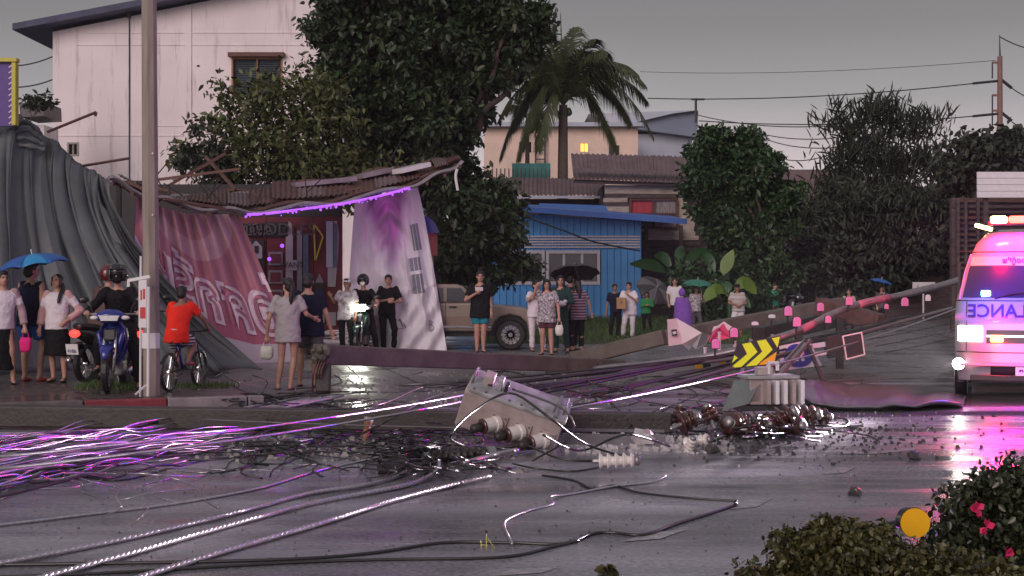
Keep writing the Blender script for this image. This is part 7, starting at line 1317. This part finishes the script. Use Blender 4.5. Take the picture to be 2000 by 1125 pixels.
mat('helmet_red', (.10, .012, .012), .25, var=.1, coat=.6); mat('helmet_black', (.014, .014, .018), .25, var=.1, coat=.6); mat('bag_white', (.70, .70, .62), .4, var=.12, scale=14, bump=.5, bscale=30); mat('cardboard', (.38, .23, .12), .8, var=.12); mat('umb_blue', (.015, .10, .36), .5, var=.08); mat('umb_cyan', (.02, .26, .55), .5, var=.08); mat('umb_black', (.03, .03, .034), .5, var=.15); mat('umb_grey', (.10, .09, .10), .5, var=.15); mat('umb_green', (.02, .17, .11), .5, var=.1); mat('phone_case', (.6, .55, .55), .3, var=0)
WP = lambda o, v: o.matrix_basis @ Vector(v)
def umbrella(c, axis, rad, mats, label, grip_pt):
    """canopy apex at c; axis points up out of the canopy; shaft runs to grip_pt"""
    c = Vector(c); ax = Vector(axis).normalized(); u = ax.orthogonal().normalized(); v = ax.cross(u); t = empty('umbrella', grip_pt, 0, label, 'umbrella', 'open umbrellas')
    def sp_(a, r_): return c + (u * math.cos(a) + v * math.sin(a)) * rad * math.sin(r_ * 1.15) * 1.09 - ax * rad * .62 * (1 - math.cos(r_ * 1.15)) 
    for k in range(8):
        g_ = MB(); a0, a1 = 2 * math.pi * k / 8, 2 * math.pi * (k + 1) / 8
        g_.grid(lambda uu_, vv_: sp_(a0 + (a1 - a0) * uu_, vv_) + ax * (rad * .07 * vv_ ** 2 * math.sin(math.pi * uu_)) - (sp_(a0 + (a1 - a0) * uu_, vv_) - c - ax * (sp_(a0, vv_) - c).dot(ax)) * .05 * math.sin(math.pi * uu_) * vv_, 6, 8); g_.build('canopy_panel', mats[k % len(mats)], t, world=True, smooth=True, solid=.004)
        MB().tube([sp_(a0, .15 * q) - ax * .008 for q in range(0, 7)], .004, 4).build('rib', 'steel_dark', t, world=True)
    MB().tube([c + ax * .05, Vector(grip_pt)], .007, 6).build('shaft', 'steel', t, world=True); MB().tube([Vector(grip_pt) - ax * .06, Vector(grip_pt) + ax * .06], .014, 8).build('handle', 'rubber', t, world=True); MB().cyl(c, c + ax * .07, .008, n=6).build('tip', 'plastic_white', t, world=True); return t
def plastic_bag(p, hgt, w_, mt, label):
    t = empty('carrier_bag', Vector(p) - Vector((0, 0, hgt)), 0, label, 'bag'); mb = MB(); mb.loft([((0, 0, 0), w_ * .7, w_ * .4), ((0, 0, hgt * .15), w_, w_ * .6), ((0, 0, hgt * .45), w_ * 1.02, w_ * .62), ((0, 0, hgt * .66), w_ * .7, w_ * .4)], 14); mb.v = [q + Vector((noise.noise(q * 22), noise.noise(q * 25 + Vector((3, 0, 0))), 0)) * w_ * .25 for q in mb.v]; mb.build('pouch', mt, t, smooth=True)
    for sg in (-1, 1): MB().tube(catmull([(sg * w_ * .5, 0, hgt * .62), (sg * w_ * .42, 0, hgt * .82), (sg * .01, 0, hgt)], 4), [w_ * .26] * 4 + [w_ * .16] * 4 + [w_ * .08], 8, squash=.35).build('handle', mt, t, smooth=True)
    return t
# left group on the pavement
p1 = person(G(6, 750, PZ), R(18), 1.60, 'woman at the left edge with pinkish cardigan and long black skirt', top=('tee', 'cl_white'), bottom=('long_skirt', 'cl_black'), outer='cl_pinkgrey', hair='bob', shoes='plastic_black', pose=dict(elb=(.25, .02, 1.05), wrb=(.29, -.04, .82)), head=(20, 0), grip=(.3, 1.2))
plastic_bag(WP(p1, (.305, -.06, .77)), .32, .085, 'cl_magenta', 'bright pink bag hanging from the hand of the woman at the left edge')
p2_ = person(G(62, 744, PZ), R(165), 1.72, 'man in navy sleeveless vest and blue shorts seen from behind under the blue umbrella', top=('tank', 'cl_navy'), bottom=('shorts', 'cl_blue'), shoes='cl_flop', pose=dict(elb=(.26, -.10, 1.18), wrb=(.17, -.27, 1.36)), head=(-35, 0), hem=.03, fat=1.05, grip=(.3, 1.4))
umbrella(P(62, 496, 20.7), (-.16, -.05, 1), .50, ['umb_blue', 'umb_cyan', 'umb_blue', 'umb_blue'], 'blue umbrella with lighter blue panels held over the man in the vest', WP(p2_, (.17, -.32, 1.40)))
p3_ = person(G(112, 746, PZ), R(-6), 1.56, 'girl with side ponytail, white blouse, open pink cardigan and black skirt, hand on hip', top=('tee', 'cl_white'), bottom=('skirt', 'cl_black'), outer='cl_pink', hair='side_pony', shoes='plastic_black', pose=dict(elb=(.33, .05, 1.03), wrb=(.19, -.07, .90), ela=(-.25, .04, 1.02), wra=(-.24, -.05, .80), ana=(-.07, .03, .08), anb=(.11, .0, .08)), head=(-8, -6), skin='skin')
RP = dict(pel=(0, .30, .90), chest=(0, .20, 1.20), neck=(0, .13, 1.37), head=(0, .08, 1.54), ela=(-.34, -.02, 1.08), wra=(-.34, -.24, 1.05), elb=(.34, -.02, 1.08), wrb=(.34, -.24, 1.05), kna=(-.20, -.14, .66), ana=(-.24, .04, .33), knb=(.26, -.12, .52), anb=(.30, .02, .09))
p4_ = person(mbA.location, mbA.rotation_euler.z, 1.72, 'motorcyclist in black jacket and black helmet astride the blue motorbike', top=('long', 'cl_black'), bottom=('trousers', 'cl_black'), hair='helmet', pose=RP, fat=1.08, grip=(1.2, 1.2))
p5_ = person(mbB.location, mbB.rotation_euler.z, 1.70, 'rider in brownish jacket seated with back turned behind the blue motorbike', top=('long', 'cl_brown'), bottom=('trousers', 'cl_black'), hair='helmet', pose={**RP, 'helmat': 'helmet_red'}, fat=1.05, grip=(1.2, 1.2))
p6_ = person(bc.location, bc.rotation_euler.z, 1.36, 'child in bright red shirt and striped shorts riding the small bicycle away', top=('tee', 'cl_red'), bottom=('shorts', 'cl_stripe_bw'), skin='skin_dark', shoes='cl_flop', pose=dict(pel=(0, .24, .76), chest=(0, .14, 1.02), neck=(0, .08, 1.17), head=(0, .05, 1.30), ela=(-.25, -.02, .98), wra=(-.26, -.17, .84), elb=(.25, -.02, .98), wrb=(.26, -.17, .84), kna=(-.12, -.05, .60), ana=(-.12, .14, .40), knb=(.13, -.10, .50), anb=(.12, -.02, .24)), fat=1.12, grip=(1.3, 1.3), hem=.05)
# couple on the forecourt
p7_ = person(G(562, 762), R(188), 1.62, 'woman in grey T-shirt and denim shorts with long ponytail seen from behind', top=('tee', 'cl_grey'), bottom=('short_shorts', 'cl_denim'), hair='pony', shoes='cl_brown', pose=dict(elb=(.27, .02, 1.04), wrb=(.30, -.06, .80), ela=(-.27, -.0, 1.10), wra=(-.36, -.12, 1.05), ana=(-.04, .03, .08), anb=(.14, -.03, .08)), head=(38, 0), hem=.10, grip=(.3, 1.3))
plastic_bag(WP(p7_, (.305, -.09, .74)), .30, .095, 'bag_white', 'white plastic carrier bag held by the woman in the grey T-shirt')
p8_ = person(G(602, 756), R(176), 1.68, 'man in navy T-shirt and grey shorts standing with back turned beside the woman', top=('tee', 'cl_navy'), bottom=('shorts', 'cl_greydark'), shoes='cl_maroon', pose=dict(ela=(-.27, .0, 1.10), wra=(-.33, -.06, .86)), hem=.06, fat=1.1)
# around the scooter
person(G(668, 698) + Vector((0, .9, 0)), R(-12), 1.60, 'laughing man in white printed T-shirt and white cap left of the scooter', top=('tee', 'cl_print'), bottom=('trousers', 'cl_black'), hair='cap', skin='skin_dark', pose=dict(ela=(-.28, -.02, 1.10), wra=(-.30, -.18, 1.22)), hem=.05)
person(sc.location, sc.rotation_euler.z, 1.68, 'scooter rider with dark helmet and white face mask', top=('tee', 'cl_black'), bottom=('trousers', 'cl_black'), hair='helmet', pose={**RP, 'mask': True}, grip=(1.2, 1.2))
person(G(748, 694) + Vector((0, 1.3, 0)), R(14), 1.68, 'man in black T-shirt standing with folded arms behind the scooter rider', top=('tee', 'cl_black'), bottom=('trousers', 'cl_black'), pose=dict(elb=(.27, -.04, 1.10), wrb=(.08, -.20, 1.10), ela=(-.26, -.05, 1.10), wra=(-.06, -.20, 1.14)), head=(-10, 0))
pm = person(G(938, 688), R(6), 1.76, 'man in black T-shirt and teal shorts filming with a phone before the pickup', top=('tee', 'cl_black'), bottom=('shorts', 'cl_teal'), shoes='cl_black', pose=dict(ela=(-.32, -.06, 1.14), wra=(-.12, -.26, 1.28), ana=(-.07, .02, .085), anb=(.07, .02, .085), kna=(-.07, -.02, .50), knb=(.07, -.02, .50)), hem=.10, fat=1.15, head=(-4, 0), grip=(.9, .3))
ph = empty('phone', WP(pm, (-.05, -.31, 1.38)), R(10), 'phone held up by the man in teal shorts', 'phone'); MB().box((0, 0, 0), (.17, .012, .085)).build('case', 'phone_case', ph, bevel=.006); MB().box((0, .007, 0), (.155, .002, .072)).build('screen', 'glass_dark', ph)
# group by the pickup
ps_ = person(G(1068, 693), R(-8), 1.58, 'woman with long hair in silvery patterned top and dark shorts, hand raised to her head', top=('tee', 'cl_pattern'), bottom=('shorts', 'cl_maroon'), hair='long', shoes='cl_black', pose=dict(ela=(-.30, -.06, 1.18), wra=(-.19, -.20, 1.42), elb=(.24, .0, 1.02), wrb=(.27, -.10, .80), ana=(-.10, .05, .08), anb=(.10, -.02, .08)), hem=.10, fat=1.12, head=(10, 6), grip=(.8, 1.0))
plastic_bag(WP(ps_, (.28, -.12, .75)), .34, .085, 'bag_white', 'white plastic bag swinging from the hand of the woman in the patterned top')
person(G(1048, 690) + Vector((0, .7, 0)), R(25), 1.55, 'person in white holding a phone, mostly hidden behind the woman in the patterned top', top=('tee', 'cl_white'), bottom=('trousers', 'cl_white'), pose=dict(ela=(-.26, -.10, 1.12), wra=(-.16, -.26, 1.26)), head=(10, 0))
pu = person(G(1096, 690) + Vector((0, .35, 0)), R(-14), 1.66, 'person in dark green hooded jacket carrying something white under the black umbrella', top=('long', 'cl_darkgreen'), bottom=('trousers', 'cl_darkgreen'), hair='long', pose=dict(ela=(-.24, -.03, 1.08), wra=(.0, -.24, 1.05), elb=(.27, -.05, 1.10), wrb=(.10, -.26, 1.08)), hem=.12, fat=1.1, head=(12, 0), grip=(.9, .9))
wb_ = empty('white_bundle', WP(pu, (.06, -.30, 1.07)), 0, 'small white bundle carried in the arms of the hooded person', 'bundle'); MB().ell((0, 0, 0), (.13, .07, .06), 12, 8, (0, R(10), 0)).build('wrap', 'cl_white', wb_, smooth=True); MB().ell((.10, -.01, .04), (.05, .05, .045), 10, 7).build('fold', 'cl_white', wb_, smooth=True)
pk2 = person(G(1118, 688) + Vector((0, .9, 0)), R(150), 1.70, 'tall person in black behind the hooded one, holding the black umbrella', top=('long', 'cl_black'), bottom=('trousers', 'cl_black'), pose=dict(ela=(-.24, -.10, 1.14), wra=(-.12, -.24, 1.36)), hair='short', grip=(1.3, .3))
umbrella(P(1122, 520, 31.9), (-.05, .35, 1), .56, ['umb_black'], 'black umbrella over the people beside the pickup', WP(pk2, (-.12, -.27, 1.40)))
person(G(1128, 686) + Vector((0, .15, 0)), R(205), 1.58, 'person in striped purple shirt and black trousers walking away beside the pickup', top=('tee', 'cl_stripe_rb'), bottom=('trousers', 'cl_black'), pose=dict(ela=(-.27, .03, 1.08), wra=(-.34, .0, .86)), hem=.08, fat=1.05, hair='long')
# people on the bank and beyond the wreck
person(G(1203, 664) + Vector((0, .4, 0)), R(12), 1.45, 'boy in black T-shirt with white hem on the bank, left of the man in white', top=('tee', 'cl_navy'), bottom=('trousers', 'cl_black'), skin='skin_dark', far=True, pose=dict(ela=(-.20, .02, .92), wra=(-.24, -.02, .70)))
pwh = person(G(1228, 664), R(-10), 1.50, 'man dressed all in white holding a cardboard box and taking a photo', top=('tee', 'cl_white'), bottom=('trousers', 'cl_white'), far=True, pose=dict(ela=(-.22, -.05, .98), wra=(-.14, -.24, 1.02), elb=(.23, -.06, 1.0), wrb=(.02, -.24, 1.16)), hem=.10, fat=1.1, head=(-10, 0))
bxx = empty('cardboard_box', WP(pwh, (-.16, -.30, .82)), R(-10), 'brown cardboard box carried by the man in white', 'box'); MB().box((0, 0, .14), (.24, .14, .29)).build('carton', 'cardboard', bxx, bevel=.006); MB().box((0, -.073, .16), (.03, .004, .05)).build('hand_hole', 'shop_dark', bxx); MB().box((0, 0, .293), (.05, .142, .004)).build('tape', 'cl_tan', bxx)
pgr = person(G(1266, 655) + Vector((0, .4, 0)), R(-5), 1.22, 'small person in green top standing before the grey umbrella', top=('long', 'cl_green'), bottom=('trousers', 'cl_black'), skin='skin_dark', hair='long', far=True, pose=dict(ela=(-.16, -.05, .80), wra=(-.02, -.16, .84), elb=(.17, -.05, .80), wrb=(.03, -.16, .82)))
umbrella(P(1283, 560, 41.8), (.45, -.75, .75), .58, ['umb_grey', 'umb_black'], 'large tilted grey umbrella behind the small person in green', WP(pgr, (.12, .18, .75)))
person(P(1318, 540, 40.5) * Vector((1, 1, 0)) if False else Vector((P(1318, 540, 40.5).x, 40.5, gz(4.6, 40.5))), R(-10), 1.52, 'man with white collar standing behind the purple raincoat', top=('tee', 'cl_white'), bottom=('trousers', 'cl_black'), far=True, skin='skin')
def stand(px, D): x = P(px, 540, D).x; return Vector((x, D, max(.004, gz(x, D)) if -1 < x < 7 and 34.6 < D < 50 else .004))
person(stand(1332, 36), R(185), 1.30, 'person in hooded purple raincoat seen from behind', top=('poncho', 'cl_purple'), bottom=('trousers', 'cl_black'), far=True)
pgu = person(stand(1360, 38.5), R(10), 1.36, 'person in grey checked shirt under the green umbrella', top=('tee', 'cl_pattern'), bottom=('trousers', 'cl_greydark'), far=True, skin='skin_dark', pose=dict(elb=(.20, -.08, .92), wrb=(.10, -.18, 1.08)), grip=(.3, 1.3))
umbrella(P(1363, 546, 38.4), (.05, -.1, 1), .42, ['umb_green'], 'green umbrella above the person in the checked shirt', WP(pgu, (.10, -.2, 1.1)))
person(stand(1440, 38), R(-4), 1.42, 'man in dark cap and pale striped T-shirt with white shorts beyond the fallen poles', top=('tee', 'cl_stripe_tan'), bottom=('shorts', 'cl_white'), hair='cap', skin='skin_dark', far=True, pose=dict(capmat='cl_navy', ela=(-.22, -.02, .92), wra=(-.04, -.17, .88), elb=(.22, -.02, .92), wrb=(.05, -.17, .86)), fat=1.1)
person(stand(1512, 46), R(60), 1.42, 'person in bright green raincoat near the far pickup', top=('long', 'cl_bgreen'), bottom=('trousers', 'cl_greydark'), far=True, fat=1.2)
motorbike(stand(1535, 46), R(60), 'small motorbike standing beside the green raincoat', 'paint_black')
pfu = person(stand(1722, 44), R(-10), 1.36, 'dim figure under the dark blue umbrella at the far right', top=('tee', 'cl_greydark'), bottom=('trousers', 'cl_black'), far=True, pose=dict(elb=(.20, -.08, .92), wrb=(.08, -.18, 1.08)))
umbrella(P(1722, 545, 43.8), (.25, 0, 1), .36, ['umb_blue'], 'dark blue umbrella at the far right behind the fallen poles', WP(pfu, (.08, -.2, 1.1)))
person(stand(1658, 40), R(-20), 1.30, 'person in pinkish top behind the crossing of the fallen poles', top=('tee', 'cl_pink'), bottom=('trousers', 'cl_black'), far=True)
HAZE = 0.0003
# ================================================================ DAMP EVENING AIR
hz_m = bpy.data.materials.new('damp_air'); hz_m.use_nodes = True; hn = hz_m.node_tree.nodes; hn.clear()
ho = hn.new('ShaderNodeOutputMaterial'); hv = hn.new('ShaderNodeVolumePrincipled'); hv.inputs['Color'].default_value = (.92, .90, .94, 1); hv.inputs['Density'].default_value = HAZE; hv.inputs['Anisotropy'].default_value = .2
hz_m.node_tree.links.new(hv.outputs[0], ho.inputs['Volume']); MATS['damp_air'] = hz_m
hz = MB().box((0, 435, 7.5), (1040, 960, 17)).build('haze', 'damp_air'); tag(hz, 'thin damp evening haze filling the air over the road', 'haze', kind='stuff')
cy.volume_bounces = 0; cy.volume_step_rate = 4
